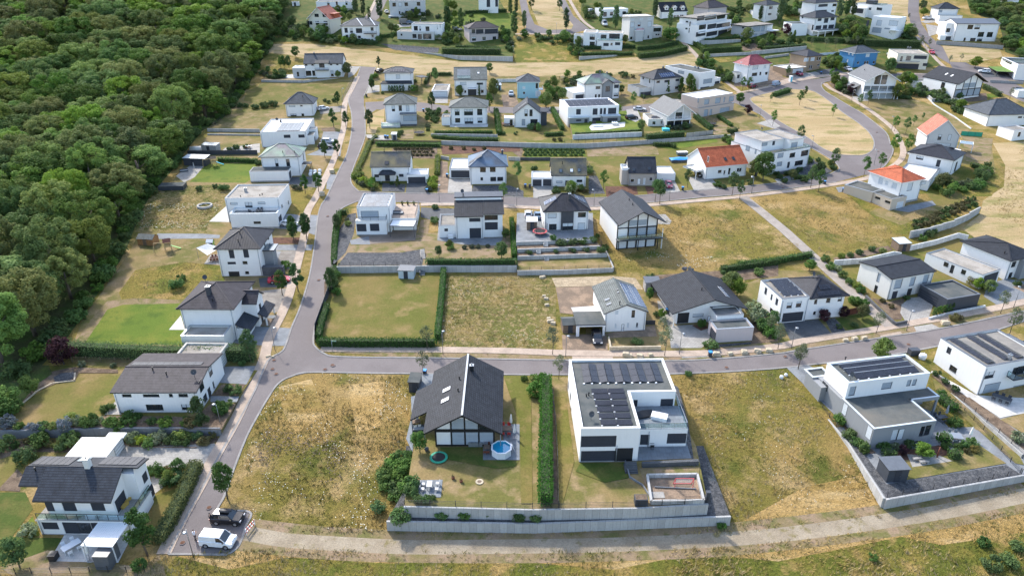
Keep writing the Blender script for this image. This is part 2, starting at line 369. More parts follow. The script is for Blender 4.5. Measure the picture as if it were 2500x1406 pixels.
def emp(name,loc,rz=0,lb=None,cat=None,grp=None):
 o=bpy.data.objects.new(name,None);COL.objects.link(o);o.location=loc;o.rotation_euler[2]=rz;o.empty_display_size=.5
 return tag(o,lb,cat,grp)
def copy_tree(o,parent=None):
 c=o.copy();COL.objects.link(c);c.parent=parent
 for ch in KIDS.get(o.name,[]):copy_tree(ch,c)
 return c
KIDS={}
# -- ground sheets
def crom(pts,n=5,closed=False):
 out=[];k=len(pts)
 for i in range(k if closed else k-1):
  g=lambda j:pts[j%k]if closed else pts[min(max(j,0),k-1)]
  p0,p1,p2,p3=g(i-1),g(i),g(i+1),g(i+2)
  for q in range(n):
   t=q/n;out.append(tuple(.5*((2*p1[c])+(-p0[c]+p2[c])*t+(2*p0[c]-5*p1[c]+4*p2[c]-p3[c])*t*t+(-p0[c]+3*p1[c]-3*p2[c]+p3[c])*t**3)for c in(0,1)))
 if not closed:out.append(tuple(pts[-1][:2]))
 return out
LAYER=[0]
def sheet(name,xy,mt,off=None,z=None,kind='structure',skirt=0):
 LAYER[0]+=1
 if off is None:off=.012+.00022*LAYER[0]
 bm=bmesh.new();f=bm.faces.new([bm.verts.new((p[0],p[1],0))for p in xy]);f.normal_update()
 if f.normal.z<0:f.normal_flip()
 bmesh.ops.triangulate(bm,faces=bm.faces[:])
 if z is None:
  ys=[p[1]for p in xy]
  k=math.ceil(min(ys)/10)*10
  while k<max(ys):
   bmesh.ops.bisect_plane(bm,geom=bm.verts[:]+bm.edges[:]+bm.faces[:],plane_co=(0,k,0),plane_no=(0,1,0),dist=1e-5);k+=10
 for v in bm.verts:v.co.z=(T(v.co.x,v.co.y)if z is None else z)+off
 me=bpy.data.meshes.new(name);bm.to_mesh(me);bm.free();me.materials.append(m(mt))
 o=bpy.data.objects.new(name,me);COL.objects.link(o)
 if kind:o['kind']=kind
 return o
def ar_(name,fr,pts,mt,smooth=False,z=None,kind='structure'):
 w=[P(*Z(fr,p))[:2]if z is None else hz_(*Z(fr,p),z)[:2]for p in pts]
 if smooth:w=crom(w,5,True)
 return sheet(name,w,mt,z=z,kind=kind)
def ribbon_xy(line,w):
 L,Rr=[],[]
 for i,p in enumerate(line):
  a,b=line[max(i-1,0)],line[min(i+1,len(line)-1)]
  d=V((b[0]-a[0],b[1]-a[1]));d.normalize()if d.length>1e-6 else None
  L.append((p[0]-d.y*w/2,p[1]+d.x*w/2));Rr.append((p[0]+d.y*w/2,p[1]-d.x*w/2))
 return L,Rr
def stp(name,fr,pts,w,mt,smooth=True,hgt=0,kind='structure',z=None,world=False):
 line=pts if world else[P(*Z(fr,p))[:2]for p in pts]
 if smooth:line=crom(line,5)
 if hgt==0:
  L,Rr=ribbon_xy(line,w);return sheet(name,L+Rr[::-1],mt,z=z,kind=kind)
 fine=[line[0]]
 for a,b in zip(line,line[1:]):
  d=sqrt((a[0]-b[0])**2+(a[1]-b[1])**2);n=max(1,int(d/3))
  fine+=[(a[0]+(b[0]-a[0])*i/n,a[1]+(b[1]-a[1])*i/n)for i in range(1,n+1)]
 L,Rr=ribbon_xy(fine,w);mb=MB();vs=[]
 for l,r in zip(L,Rr):
  zl,zr=(T(*l),T(*r))if z is None else(z,z)
  vs+=[(l[0],l[1],zl-.05),(l[0],l[1],zl+hgt),(r[0],r[1],zr+hgt),(r[0],r[1],zr-.05)]
 fs=[]
 for i in range(len(L)-1):
  for j in range(3):fs.append((i*4+j,i*4+4+j,i*4+5+j,i*4+j+1))
 n=len(vs);fs+=[(3,2,1,0),(n-4,n-3,n-2,n-1)]
 mb.mesh(vs,fs,mt);o=mb.bd(name)
 if kind:o['kind']=kind
 return o
# -- houses
HOUSES=[]
RECT={'f':0,'r':1,'b':2,'l':3}
class Vol:
 def __init__(s,h,x0,x1,y0,y1,z0,z1,mt,name,base=None):
  s.h,s.x0,s.x1,s.y0,s.y1,s.z0,s.z1,s.mt,s.name,s.base=h,x0,x1,y0,y1,z0,z1,mt,name,base;s.holes=dict(f=[],r=[],b=[],l=[]);s.tri=[]
 def fr(s,face):
  x0,x1,y0,y1=s.x0,s.x1,s.y0,s.y1
  return{'f':(V((x0,y0,0)),V((1,0,0)),V((0,-1,0)),x1-x0),'r':(V((x1,y0,0)),V((0,1,0)),V((1,0,0)),y1-y0),
    'b':(V((x1,y1,0)),V((-1,0,0)),V((0,1,0)),x1-x0),'l':(V((x0,y1,0)),V((0,-1,0)),V((-1,0,0)),y1-y0)}[face]
 def hit(s,face,u,v):
  O,U,N,L=s.fr(face);d=ray(*Z(s.h.f,(u,v)));d=s.h.inv.to_3x3()@d;c=s.h.inv@V((0,0,HC))
  t=(O-c).dot(N)/d.dot(N);p=c+d*t;return(p-O).dot(U),p.z
 def px(s,face,u0,v0,u1,v1):
  um,vm=(u0+u1)/2,(v0+v1)/2
  a,b=s.hit(face,u0,vm)[0],s.hit(face,u1,vm)[0];c,d=s.hit(face,um,v0)[1],s.hit(face,um,v1)[1]
  if a>b:a,b=b,a
  return a,b,min(c,d),max(c,d)
 def F(s,face,*rects):
  for r in rects:s.opg(face,*s.px(face,*r[:4]),r[4])
  return s
 def C(s,face,*cs):
  for(u,v,w,hh,k)in cs:
   a,z=s.hit(face,u,v);s.opg(face,a-w/2,a+w/2,z-hh/2,z+hh/2,k)
  return s
 def W(s,face,*ws):
  for(x,z,w,hh,k)in ws:s.opg(face,x-w/2,x+w/2,z,z+hh,k)
  return s
 def opg(s,face,a,b,c,d,kind):
  O,U,N,L=s.fr(face)
  if b-a<.25 or d-c<.2:return
  inn=a>.08 and b<L-.08 and c>s.z0+.02 and d<s.z1-.05
  for(p,q,r,t)in s.holes[face]:
   if a<q+.05 and b>p-.05 and c<t+.05 and d>r-.05:inn=False
  if inn:s.holes[face].append((a,b,c,d));dep=-.13
  else:dep=.05
  make_window(s.h,O,U,N,a,b,c,d,kind,dep)
 def fns(s):
  mb=MB();zb=s.z0 if s.base is None else s.base
  for face in 'frbl':
   O,U,N,L=s.fr(face);hs=s.holes[face]
   xs=sorted({0,L}|{h[0]for h in hs}|{h[1]for h in hs});zs=sorted({zb,s.z1}|{h[2]for h in hs}|{h[3]for h in hs})
   pt=lambda x,z,d=0:O+U*x+N*d+V((0,0,z))
   for xa,xb in zip(xs,xs[1:]):
    for za,zc in zip(zs,zs[1:]):
     xm,zm=(xa+xb)/2,(za+zc)/2
     if any(h[0]<xm<h[1]and h[2]<zm<h[3]for h in hs):continue
     mb.poly([pt(xa,za),pt(xb,za),pt(xb,zc),pt(xa,zc)],s.mt)
   for(a,b,c,d)in hs:
    e=-.15
    mb.poly([pt(a,c),pt(a,c,e),pt(b,c,e),pt(b,c)],'zinc');mb.poly([pt(a,d),pt(b,d),pt(b,d,e),pt(a,d,e)],s.mt)
    mb.poly([pt(a,c),pt(a,d),pt(a,d,e),pt(a,c,e)],s.mt);mb.poly([pt(b,c),pt(b,c,e),pt(b,d,e),pt(b,d)],s.mt)
  mb.poly([(s.x0,s.y0,s.z1-.01),(s.x1,s.y0,s.z1-.01),(s.x1,s.y1,s.z1-.01),(s.x0,s.y1,s.z1-.01)],s.mt)
  for t in s.tri:mb.poly(t,s.mt)
  mb.bd(s.name,s.h.o)
def make_window(h,O,U,N,a,b,c,d,kind,dep):
 near=h.near;pt=lambda x,z,q:O+U*x+N*q+V((0,0,z));Zv=V((0,0,1))
 def bx(mb,a,b,c,d,q0,q1,mt):
  vs=[pt(x,z,q)for q in(q0,q1)for z in(c,d)for x in(a,b)]
  mb.mesh(vs,D_('0 2 3 1,4 5 7 6,0 1 5 4,1 3 7 5,3 2 6 7,2 0 4 6'),mt)
 W_,H_=b-a,d-c;mb=MB();q=dep;proud=dep>0
 fm={'w':'pvc','wd':'pvc','wb':'pvc'}.get(kind,'trim');t=.07
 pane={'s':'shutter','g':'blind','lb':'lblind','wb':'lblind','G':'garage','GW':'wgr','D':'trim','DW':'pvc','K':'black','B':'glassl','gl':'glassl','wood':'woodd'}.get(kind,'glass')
 name={'G':'garage_door','GW':'garage_door','D':'door','DW':'door','wood':'garage_door','K':'doorway'}.get(kind,'window')
 if kind in('s','g','lb','wb','G','GW','D','DW','K','wood'):
  if proud:bx(mb,a,b,c,d,-.04,.012,fm);o=mb.bd(name,h.o);p2=MB();bx(p2,a+t,b-t,c+t,d-t,.0,.02,pane)
  else:
   for(x0,x1,z0,z1)in((a,a+t,c,d),(b-t,b,c,d),(a+t,b-t,d-t,d),(a+t,b-t,c,c+t)):bx(mb,x0,x1,z0,z1,q-.03,q+.05,fm)
   o=mb.bd(name,h.o);p2=MB();bx(p2,a+t,b-t,c+t,d-t,q-.04,q+.03,pane)
  if kind in 'sg' or kind in('lb','wb'):
   pn='shutter'
  else:pn='leaf'  # door leaf; in an open doorway, a black panel standing for inner shade
  if near:p2.bd(pn,o)
  else:merge(o,p2)
  if kind in('D','DW')and near:k=MB();bx(k,b-t-.16,b-t-.1,c+H_*.45,c+H_*.62,q+.03,q+.1,'metal');k.bd('handle',o)
  return
 q0,q1=(0.0,.05)if proud else(q-.03,q+.04)
 for(x0,x1,z0,z1)in((a,a+t,c,d),(b-t,b,c,d),(a+t,b-t,d-t,d),(a+t,b-t,c,c+t)):bx(mb,x0,x1,z0,z1,q0,q1,fm)
 nm_=0 if W_<1.3 else(1 if W_<2.6 else max(2,int(W_/1.4)-1))
 for i in range(nm_):
  x=a+W_*(i+1)/(nm_+1);bx(mb,x-.04,x+.04,c+t,d-t,q0,q1-.005,fm)
 o=mb.bd('window',h.o);p2=MB();zc=(q0+q1)/2-.01
 p2.poly([pt(a+t,c+t,zc),pt(b-t,c+t,zc),pt(b-t,d-t,zc),pt(a+t,d-t,zc)],pane)
 rnd=random.Random(int((a*31+c*17+h.o.location.x)*100))
 if kind=='h' or(kind=='d' and rnd.random()<.25 and H_>.9):
  hh=H_*rnd.choice((.35,.55));bx(p2,a+t,b-t,d-t-hh,d-t,zc+.004,zc+.02,'lblind')
 if near:p2.bd('pane',o)
 else:merge(o,p2)
 if not proud and near:sl_=MB();bx(sl_,a-.03,b+.03,c-.05,c,-.1,.05,'zinc');sl_.bd('sill',o)
def merge(o,mb):
 me=o.data;bm=bmesh.new();bm.from_mesh(me);idx={}
 for mt in mb.mats:
  if mt.name not in[x.name for x in me.materials]:me.materials.append(mt)
  idx[mb.mats.index(mt)]=[x.name for x in me.materials].index(mt.name)
 vs=[bm.verts.new(p)for p in mb.v];uvl=bm.loops.layers.uv.verify()
 for f,mi in zip(mb.f,mb.mi):
  fc=bm.faces.new([vs[i]for i in f]);fc.material_index=idx[mi];fc.normal_update();n=fc.normal
  t=V((-n.y,n.x,0))if abs(n.z)<.985 else V((1,0,0));t.normalize();b=n.cross(t)
  for l in fc.loops:l[uvl].uv=(l.vert.co.dot(t),l.vert.co.dot(b))
 bm.to_mesh(me);bm.free()
class Hs:
 def __init__(s,f,base=None,top=None,right=None,back=None,H=None,D=None,lb='',srt='',wall='white',near=None,cat='house',name='house',ang=None,L=None,lift=0):
  s.f=f;tz=Z(f,top)
  if base is not None:
   pb=Q(f,*base);s.z0=pb.z+lift
   c=zat(pb.x,pb.y,tz[1])-pb.z
   if H is None or c>H+.5:H=c
   pa=hz_(*tz,s.z0+H)
  else:
   z0=5
   for _ in range(40):pa=hz_(*tz,z0+H);z0=z0*.5+(G(pa.x,pa.y)+lift)*.5
   s.z0=z0;pa=hz_(*tz,z0+H)
  pr=hz_(*Z(f,right),s.z0+H)
  s.ang=atan2(pr.y-pa.y,pr.x-pa.x)if ang is None else R(ang);s.L=(pr.xy-pa.xy).length if L is None else L;s.H=H
  s.near=near if near is not None else pa.y<215
  s.o=emp(name,(pa.x,pa.y,s.z0),s.ang,lb,cat)
  s.inv=(Matrix.Translation((pa.x,pa.y,s.z0))@Matrix.Rotation(s.ang,4,'Z')).inverted();s.mw=s.inv.inverted()
  if D is None:D=s.at(back[0],back[1],H)[1]
  s.D=max(D,2.5);s.wall=wall;s.vols=[];s.planes=[];s.srt=srt or lb
  c=s.mw@V((s.L/2,s.D/2,0));HOUSES.append((c,s.srt,max(s.L,s.D)/2,s))
 def zp(s,x,y,v):
  p=s.mw@V((x,y,0));return zat(p.x,p.y,Z(s.f,(0,v))[1])-s.z0
 def at(s,u,v,z):
  p=s.inv@hz_(*Z(s.f,(u,v)),s.z0+z);return p.x,p.y
 def vol(s,x0,x1,y0,y1,z0,z1,mt=None,name='wall',base=None):
  if base is None and z0<=.01:base=-2.2
  v=Vol(s,x0,x1,y0,y1,z0,z1,mt or s.wall,name,base);s.vols.append(v);return v
 def flat(s,x0,x1,y0,y1,z,top='btm',cap='capl',wall=None,ph=.35,pw=.3,low=None,name='roof'):
  mb=MB();mb.box(x0+pw,x1-pw,y0+pw,y1-pw,z,z+.06,top);o=mb.bd(name,s.o);p=MB();wl=wall or s.wall
  for(a,b,c,d)in((x0,x1,y0,y0+pw),(x0,x1,y1-pw,y1),(x0,x0+pw,y0+pw,y1-pw),(x1-pw,x1,y0+pw,y1-pw)):
   p.box(a,b,c,d,z+.001,z+ph-.04,wl)
  e=.03
  for(a,b,c,d)in((x0-e,x1+e,y0-e,y0+pw+e),(x0-e,x1+e,y1-pw-e,y1+e),(x0-e,x0+pw+e,y0+pw+e,y1-pw-e),(x1-pw-e,x1+e,y0+pw+e,y1-pw-e)):
   p.box(a,b,c,d,z+ph-.04,z+ph,cap)
  p.bd('parapet',o);s.planes.append((V((x0,y0,z+.06)),V((1,0,0)),V((0,1,0))));return len(s.planes)-1
 def slope(s,mb,pts,mt,th=.2,under='trim'):
  pts=[V(p)for p in pts];n=(pts[1]-pts[0]).cross(pts[2]-pts[0]).normalized()
  if n.z<0:pts=pts[::-1];n=-n
  k=len(pts);lo=[p-V((0,0,th))for p in pts];mb.poly(pts,mt);mb.poly(lo[::-1],under)
  for i in range(k):mb.poly([lo[i],lo[(i+1)%k],pts[(i+1)%k],pts[i]],under)
 def pln(s,a,b,c):a,b,c=V(a),V(b),V(c);u=(b-a).normalized();n=u.cross(c-a).normalized();s.planes.append((a,u,n.cross(u)));return len(s.planes)-1
 def hip(s,x0,x1,y0,y1,z,rise,mt='tile_d',under='trim',gut=True,name='roof'):
  L,D=x1-x0,y1-y0;r=min(L,D)/2;cx,cy=(x0+x1)/2,(y0+y1)/2;mb=MB();zt=z+rise
  if L>=D:A,B=V((x0+r,cy,zt)),V((x1-r,cy,zt))
  else:A,B=V((cx,y0+r,zt)),V((cx,y1-r,zt))
  c=[V((x0,y0,z)),V((x1,y0,z)),V((x1,y1,z)),V((x0,y1,z))]
  e=1e-3<(B-A).length
  if L>=D:fs=[[c[0],c[1],B,A]if e else[c[0],c[1],A],[c[1],c[2],B],[c[2],c[3],A,B]if e else[c[2],c[3],A],[c[3],c[0],A]]
  else:fs=[[c[0],c[1],A],[c[1],c[2],B,A],[c[2],c[3],B],[c[3],c[0],A,B]]
  for f in fs:mb.poly(f,mt)
  s.lims=getattr(s,'lims',{})
  for f in fs:s.lims[s.pln(f[0],f[1],f[2])]=((f[1]-f[0]).length,sqrt(r*r+rise*rise))
  mb.box(x0,x1,y0,y1,z-.16,z-.004,under);o=mb.bd(name,s.o)
  rb=MB()
  for a,b in((c[0],A),(c[3],A),(c[1],B),(c[2],B),(A,B)):
   if(a-b).length>.1:rb.bar(a+V((0,0,.02)),b+V((0,0,.02)),.22,mt,.1)
  rb.bd('ridge_cap',o);return o
 def gable(s,x0,x1,y0,y1,z,rise,ax='x',mt='tile_d',ov=.5,og=.3,wall=True,rp=.5,vol=None,under='trim',name='roof',z2=None):
  """eave rectangle incl. overhang; ax 'x': ridge runs along x (eaves front and back); z2: eave height of the second slope"""
  mb=MB();z2=z if z2 is None else z2;zt=z+rise;k0=len(s.planes)
  if ax=='x':
   ym=y0+(y1-y0)*rp;s.slope(mb,[(x0,y0,z),(x1,y0,z),(x1,ym,zt),(x0,ym,zt)],mt,under=under);s.slope(mb,[(x1,y1,z2),(x0,y1,z2),(x0,ym,zt),(x1,ym,zt)],mt,under=under)
   s.pln((x0,y0,z),(x1,y0,z),(x1,ym,zt));s.pln((x1,y1,z2),(x0,y1,z2),(x0,ym,zt));rid=[(x0,ym,zt),(x1,ym,zt)]
   if vol:vol.tri+=[[(x,vol.y0,vol.z1-.02),(x,vol.y1,vol.z1-.02),(x,ym,zt-.22)]for x in(vol.x0,vol.x1)]
  else:
   xm=x0+(x1-x0)*rp;s.slope(mb,[(x0,y1,z),(x0,y0,z),(xm,y0,zt),(xm,y1,zt)],mt,under=under);s.slope(mb,[(x1,y0,z2),(x1,y1,z2),(xm,y1,zt),(xm,y0,zt)],mt,under=under)
   s.pln((x0,y1,z),(x0,y0,z),(xm,y0,zt));s.pln((x1,y0,z2),(x1,y1,z2),(xm,y1,zt));rid=[(xm,y0,zt),(xm,y1,zt)]
   if vol:vol.tri+=[[(vol.x0,y,vol.z1-.02),(vol.x1,y,vol.z1-.02),(xm,y,zt-.22)]for y in(vol.y0,vol.y1)]
  o=mb.bd(name,s.o);rb=MB();rb.bar(V(rid[0])+V((0,0,.02)),V(rid[1])+V((0,0,.02)),.26,mt,.12);rb.bd('ridge_cap',o);return k0
 def onp(s,k,u,v):
  O,U,W_=s.planes[k];n=U.cross(W_);d=s.inv.to_3x3()@ray(*Z(s.f,(u,v)));c=s.inv@V((0,0,HC));t=(O-c).dot(n)/d.dot(n);p=c+d*t
  return(p-O).dot(U),(p-O).dot(W_)
 def pan(s,k,a,b,nx,ny,mt='solar',gap=.04,lift=.09,fm='trim',single=None):
  """solar panels: opposite corners a, b in frame pixels on roof plane k"""
  (ua,va),(ub,vb)=s.onp(k,*a),s.onp(k,*b);ua,ub=sorted((ua,ub));va,vb=sorted((va,vb));lim=getattr(s,'lims',{}).get(k if k>=0 else len(s.planes)+k)
  if lim:ua,ub,va,vb=max(ua,lim[0]*.22),min(ub,lim[0]*.8),max(va,.25),min(vb,lim[1]*.72)
  if ub-ua<.5 or vb-va<.4:return
  O,U,W_=s.planes[k];n=U.cross(W_);du,dv=(ub-ua)/nx,(vb-va)/ny;P_=lambda u,v,q:O+U*u+W_*v+n*q
  for i in range(nx):
   for j in range(ny):
    u0,u1,v0,v1=ua+i*du+gap/2,ua+(i+1)*du-gap/2,va+j*dv+gap/2,va+(j+1)*dv-gap/2;mb=MB()
    vs=[P_(x,y,q)for q in(lift-.05,lift)for y in(v0,v1)for x in(u0,u1)]
    mb.mesh(vs,D_('0 2 3 1,0 1 5 4,1 3 7 5,3 2 6 7,2 0 4 6'),fm);mb.mesh(vs,[(4,5,7,6)],mt);mb.bd('solar_panel',s.o)
 def tilted(s,z,rows,n,dx,mt='solar',tilt=.22,depth=1.0,w=1.65):
  """rows of tilted panels on a flat roof: rows = [(x0, y, x1)]"""
  for(x0,y,x1)in rows:
   k=max(1,int((x1-x0)/w));ww=(x1-x0)/k
   for i in range(k):
    a,b=x0+i*ww+.03,x0+(i+1)*ww-.03;mb=MB()
    vs=[(a,y,z+.1),(b,y,z+.1),(b,y+depth,z+.1+tilt),(a,y+depth,z+.1+tilt)];mb.mesh(vs+[(p[0],p[1],p[2]-.04)for p in vs],D_('0 1 2 3,7 6 5 4,0 4 5 1,2 6 7 3'),mt)
    mb.bar((a+.1,y+depth,z),(a+.1,y+depth,z+.1+tilt),.06,'zinc');mb.box(a,a+.25,y-.14,y-.02,z,z+.1,'foam');mb.bd('solar_panel',s.o)
 def sky(s,k,u,v,w=.8,hh=1.2,mt='glassl',name='skylight'):
  a,b=s.onp(k,u,v);O,U,W_=s.planes[k];n=U.cross(W_);P_=lambda u,v,q:O+U*u+W_*v+n*q;mb=MB()
  def bb(a0,a1,b0,b1,q0,q1,mt):
   vs=[P_(x,y,q)for q in(q0,q1)for y in(b0,b1)for x in(a0,a1)];mb.mesh(vs,D_('0 2 3 1,0 1 5 4,1 3 7 5,3 2 6 7,2 0 4 6,4 5 7 6'),mt)
  bb(a-w/2,a+w/2,b-hh/2,b+hh/2,0,.09,'trim');o=mb.bd(name,s.o);mb=MB();bb(a-w/2+.08,a+w/2-.08,b-hh/2+.08,b+hh/2-.08,.05,.11,mt);mb.bd('pane',o)
 def chim(s,x,y,z0,z1,w=.5,mt='anth',cap='zinc'):
  mb=MB();mb.box(x-w/2,x+w/2,y-w/2,y+w/2,z0,z1,mt);mb.box(x-w/2-.05,x+w/2+.05,y-w/2-.05,y+w/2+.05,z1,z1+.07,cap);mb.tube([(x,y,z1),(x,y,z1+.35)],[.1,.1],'metal',8);mb.bd('chimney',s.o)
 def chp(s,k,u,v,hh=1.0,w=.5,mt='anth'):
  a,b=s.onp(k,u,v);O,U,W_=s.planes[k];p=O+U*a+W_*b;s.chim(p.x,p.y,p.z-.6,p.z+hh,w,mt)
 def vent(s,k,u,v,hh=.45):
  a,b=s.onp(k,u,v);O,U,W_=s.planes[k];p=O+U*a+W_*b;mb=MB();mb.tube([p,p+V((0,0,hh))],[.09,.09],'tdark',7);mb.tube([p+V((0,0,hh)),p+V((0,0,hh+.12))],[.16,.12],'tdark',7);mb.bd('roof_vent',s.o)
 def dish(s,k,u,v,face=-1):
  a,b=s.onp(k,u,v);O,U,W_=s.planes[k];p=O+U*a+W_*b;mb=MB();mb.tube([p,p+V((0,0,.9))],[.04,.04],'metal',6)
  c=p+V((0,0,1.0));d=V((.35,-.8,.35)).normalized();x=d.cross(V((0,0,1))).normalized();y=x.cross(d);rg=[c+d*.12+(x*cos(t)+y*sin(t))*.45 for t in[2*pi*i/14 for i in range(14)]]
  mb.mesh([c]+rg,[(0,i+1,(i+1)%14+1)for i in range(14)],'anth',True);mb.bar(c,c+d*.6,.03,'metal');mb.bd('satellite_dish',s.o)
 def pipe(s,*xy,z=None,mt='zinc'):
  for(x,y)in xy:mb=MB();mb.tube([(x,y,0),(x,y,(z or s.H)-.1)],[.055,.055],mt,6);mb.bd('downpipe',s.o)
 def rail(s,pts,z,hh=1.0,mt='trim',glass=None,step=1.6,name='railing'):
  mb=MB();pts=[V((p[0],p[1],z))for p in pts]
  for a,b in zip(pts,pts[1:]):
   mb.bar(a+V((0,0,hh)),b+V((0,0,hh)),.06,mt);n=max(1,int((b-a).length/step))
   for i in range(n+1):p=a+(b-a)*i/n;mb.bar(p,p+V((0,0,hh)),.05,mt)
   if not glass:
    for q in(.2,.4,.6,.8):mb.bar(a+V((0,0,hh*q)),b+V((0,0,hh*q)),.025,mt)
  o=mb.bd(name,s.o)
  if glass:
   g=MB()
   for a,b in zip(pts,pts[1:]):g.bar(a+V((0,0,hh*.52)),b+V((0,0,hh*.52)),.02,glass,hh*.86)
   g.bd('glass_panel',o)
 def slb(s,x0,x1,y0,y1,z0,z1,mt,name='balcony',top=None):mb=MB();mb.box(x0,x1,y0,y1,z0,z1,mt,top);return mb.bd(name,s.o)
 def post(s,x,y,z0,z1,w=.15,mt='trim',name='post'):mb=MB();mb.box(x-w/2,x+w/2,y-w/2,y+w/2,z0,z1,mt);mb.bd(name,s.o)
 def done(s,pipes=True,plinth=True):
  if plinth and s.near and s.vols:
   mb=MB()
   for v in s.vols:
    if v.z0<=.01 and v.base is not None:mb.box(v.x0-.018,v.x1+.018,v.y0-.018,v.y1+.018,-2.25,.12,'stoneg')
   if mb.v:mb.bd('plinth',s.o)
  for v in s.vols:v.fns()
  if pipes and s.vols:
   v=s.vols[0];s.pipe((v.x0+.25,v.y0-.07),(v.x1-.25,v.y0-.07),z=v.z1)
  return s
def vla(f,base,top,right,back,lb,srt,wn=(),sw=(),mt='tile_d',wall='white',rise=None,ov=.55,H=None,D=None,side='l',under='trim',near=None,lift=0,apx=None,**k):
 h=Hs(f,base,top,right,back,H,D,lb,srt,wall,near,lift=lift)
 if apx:rise=max(h.zp(h.L/2,h.D/2,apx)-h.H,.8)
 h.v=h.vol(ov,h.L-ov,ov,h.D-ov,0,h.H-.15);h.hip(0,h.L,0,h.D,h.H,rise or min(h.L,h.D)/2*.42,mt,under)
 if wn:h.v.F('f',*wn)
 if sw:h.v.C(side,*sw)
 return h
def cube(f,base,top,right,back,lb,srt,wn=(),sw=(),roof='groof',wall='white',H=None,D=None,side='l',cap='capd',near=None,lift=0,**k):
 h=Hs(f,base,top,right,back,H,D,lb,srt,wall,near,lift=lift)
 h.v=h.vol(0,h.L,0,h.D,0,h.H-.35);h.flat(0,h.L,0,h.D,h.H-.35,roof,cap)
 if wn:h.v.F('f',*wn)
 if sw:h.v.C(side,*sw)
 return h
def gbd(f,base,top,right,back,lb,srt,rise,ax='x',wn=(),sw=(),mt='tile_d',wall='white',ov=.4,og=.3,H=None,D=None,side='l',rp=.5,under='trim',near=None,lift=0,rdg=None,**k):
 h=Hs(f,base,top,right,back,H,D,lb,srt,wall,near,lift=lift)
 if rdg:rise=max(h.zp(h.L/2,h.D*rp if ax=='x' else 0,rdg)-h.H,.8)
 if ax=='x':h.v=h.vol(og,h.L-og,ov,h.D-ov,0,h.H+.02)
 else:h.v=h.vol(ov,h.L-ov,og,h.D-og,0,h.H+.02)
 h.gable(0,h.L,0,h.D,h.H,rise,ax,mt,vol=h.v,rp=rp,under=under)
 if wn:h.v.F('f',*wn)
 if sw:h.v.C(side,*sw)
 return h
# -- auto labels: made unique at the end of the script
AUTO=[]
def near_house(p,skip=None):
 best=None
 for c,sh,r,h in HOUSES:
  d=(c.xy-p.xy).length-r*.7
  if best is None or d<best[0]:best=(d,c,sh,r)
 return best
def auto(o,dsc,cat,p,grp=None,rel=True):
 o['category']=cat
 if grp:o['group']=grp
 AUTO.append((o,dsc,V(p),rel,o.name));return o
def finish_labels():
 lab={};one={}
 for q in AUTO:one[q[1]]=one.get(q[1],0)+1
 for o,dsc,p,rel,nm_ in AUTO:
  t=dsc;nw=len(dsc.split())
  if rel and not(nw>=7 or(one[dsc]==1 and nw>=5)):
   d,c,sh,r=near_house(p);a,b=proj(p),proj(c);dx,dy=a[0]-b[0],a[1]-b[1];sc=FPX/max(c.y,60)*r
   if abs(dx)>abs(dy)*1.4 and abs(dx)>sc*.5:w='left of' if dx<0 else 'right of'
   elif dy>0:w='before' if abs(dx)<sc*.6 else('front left of' if dx<0 else 'front right of')
   else:w='behind' if abs(dx)<sc*.6 else('rear left of' if dx<0 else 'rear right of')
   t=dsc+' '+w+' '+sh
  lab.setdefault(t,[]).append((o,p))
 OR=['first','second','third','fourth','fifth','sixth','seventh','eighth','ninth','tenth','eleventh','twelfth']
 for t,l in lab.items():
  if len(l)==1:l[0][0]['label']=t;continue
  us=[proj(p)[0]for o,p in l];vs=[proj(p)[1]for o,p in l];hor=(max(us)-min(us))>=(max(vs)-min(vs))
  l.sort(key=lambda q:proj(q[1])[0 if hor else 1]);n=len(l)
  for i,(o,p)in enumerate(l):
   on=OR[i]if i<12 else str(i+1)+'th'
   if hor:w='leftmost' if i==0 else 'rightmost' if i==n-1 else on+' from left'
   else:w='farthest' if i==0 else 'nearest' if i==n-1 else on+' from back'
   o['label']=t+', '+w
# -- plants
def lvs(mb_v,mb_f,centers,radii,n,size,rnd,up=.35,squash=1.0):
 k=len(centers);idx=rnd.integers(0,k,n);c=centers[idx];r=radii[idx]
 d=rnd.normal(size=(n,3));d[:,2]=d[:,2]*.9+up*.6;d/=np.linalg.norm(d,axis=1)[:,None]
 pos=c+d*(r*(rnd.uniform(.55,1.0,n)**.6)[:,None]if r.ndim==2 else(r*rnd.uniform(.6,1.05,n))[:,None])
 nrm=d+rnd.normal(scale=.45,size=(n,3));nrm/=np.linalg.norm(nrm,axis=1)[:,None]
 t=np.cross(nrm,rnd.normal(size=(n,3)));t/=np.linalg.norm(t,axis=1)[:,None];b=np.cross(nrm,t)
 s=size*rnd.uniform(.6,1.3,n)[:,None];t*=s;b*=s*.7
 q=np.stack([pos-t-b*.4,pos-b*.9+t*.1,pos+t+b*.3,pos+b*.9-t*.1],1).reshape(-1,3)
 return q
def quadmesh(name,q,mats,extra=None):
 n=len(q)//4;me=bpy.data.meshes.new(name);me.vertices.add(len(q));me.vertices.foreach_set('co',q.astype(np.float32).ravel())
 me.loops.add(4*n);me.loops.foreach_set('vertex_index',np.arange(4*n,dtype=np.int32));me.polygons.add(n)
 me.polygons.foreach_set('loop_start',np.arange(0,4*n,4,dtype=np.int32));me.update(calc_edges=True)
 for mt in mats:me.materials.append(m(mt)if isinstance(mt,str)else mt)
 return me
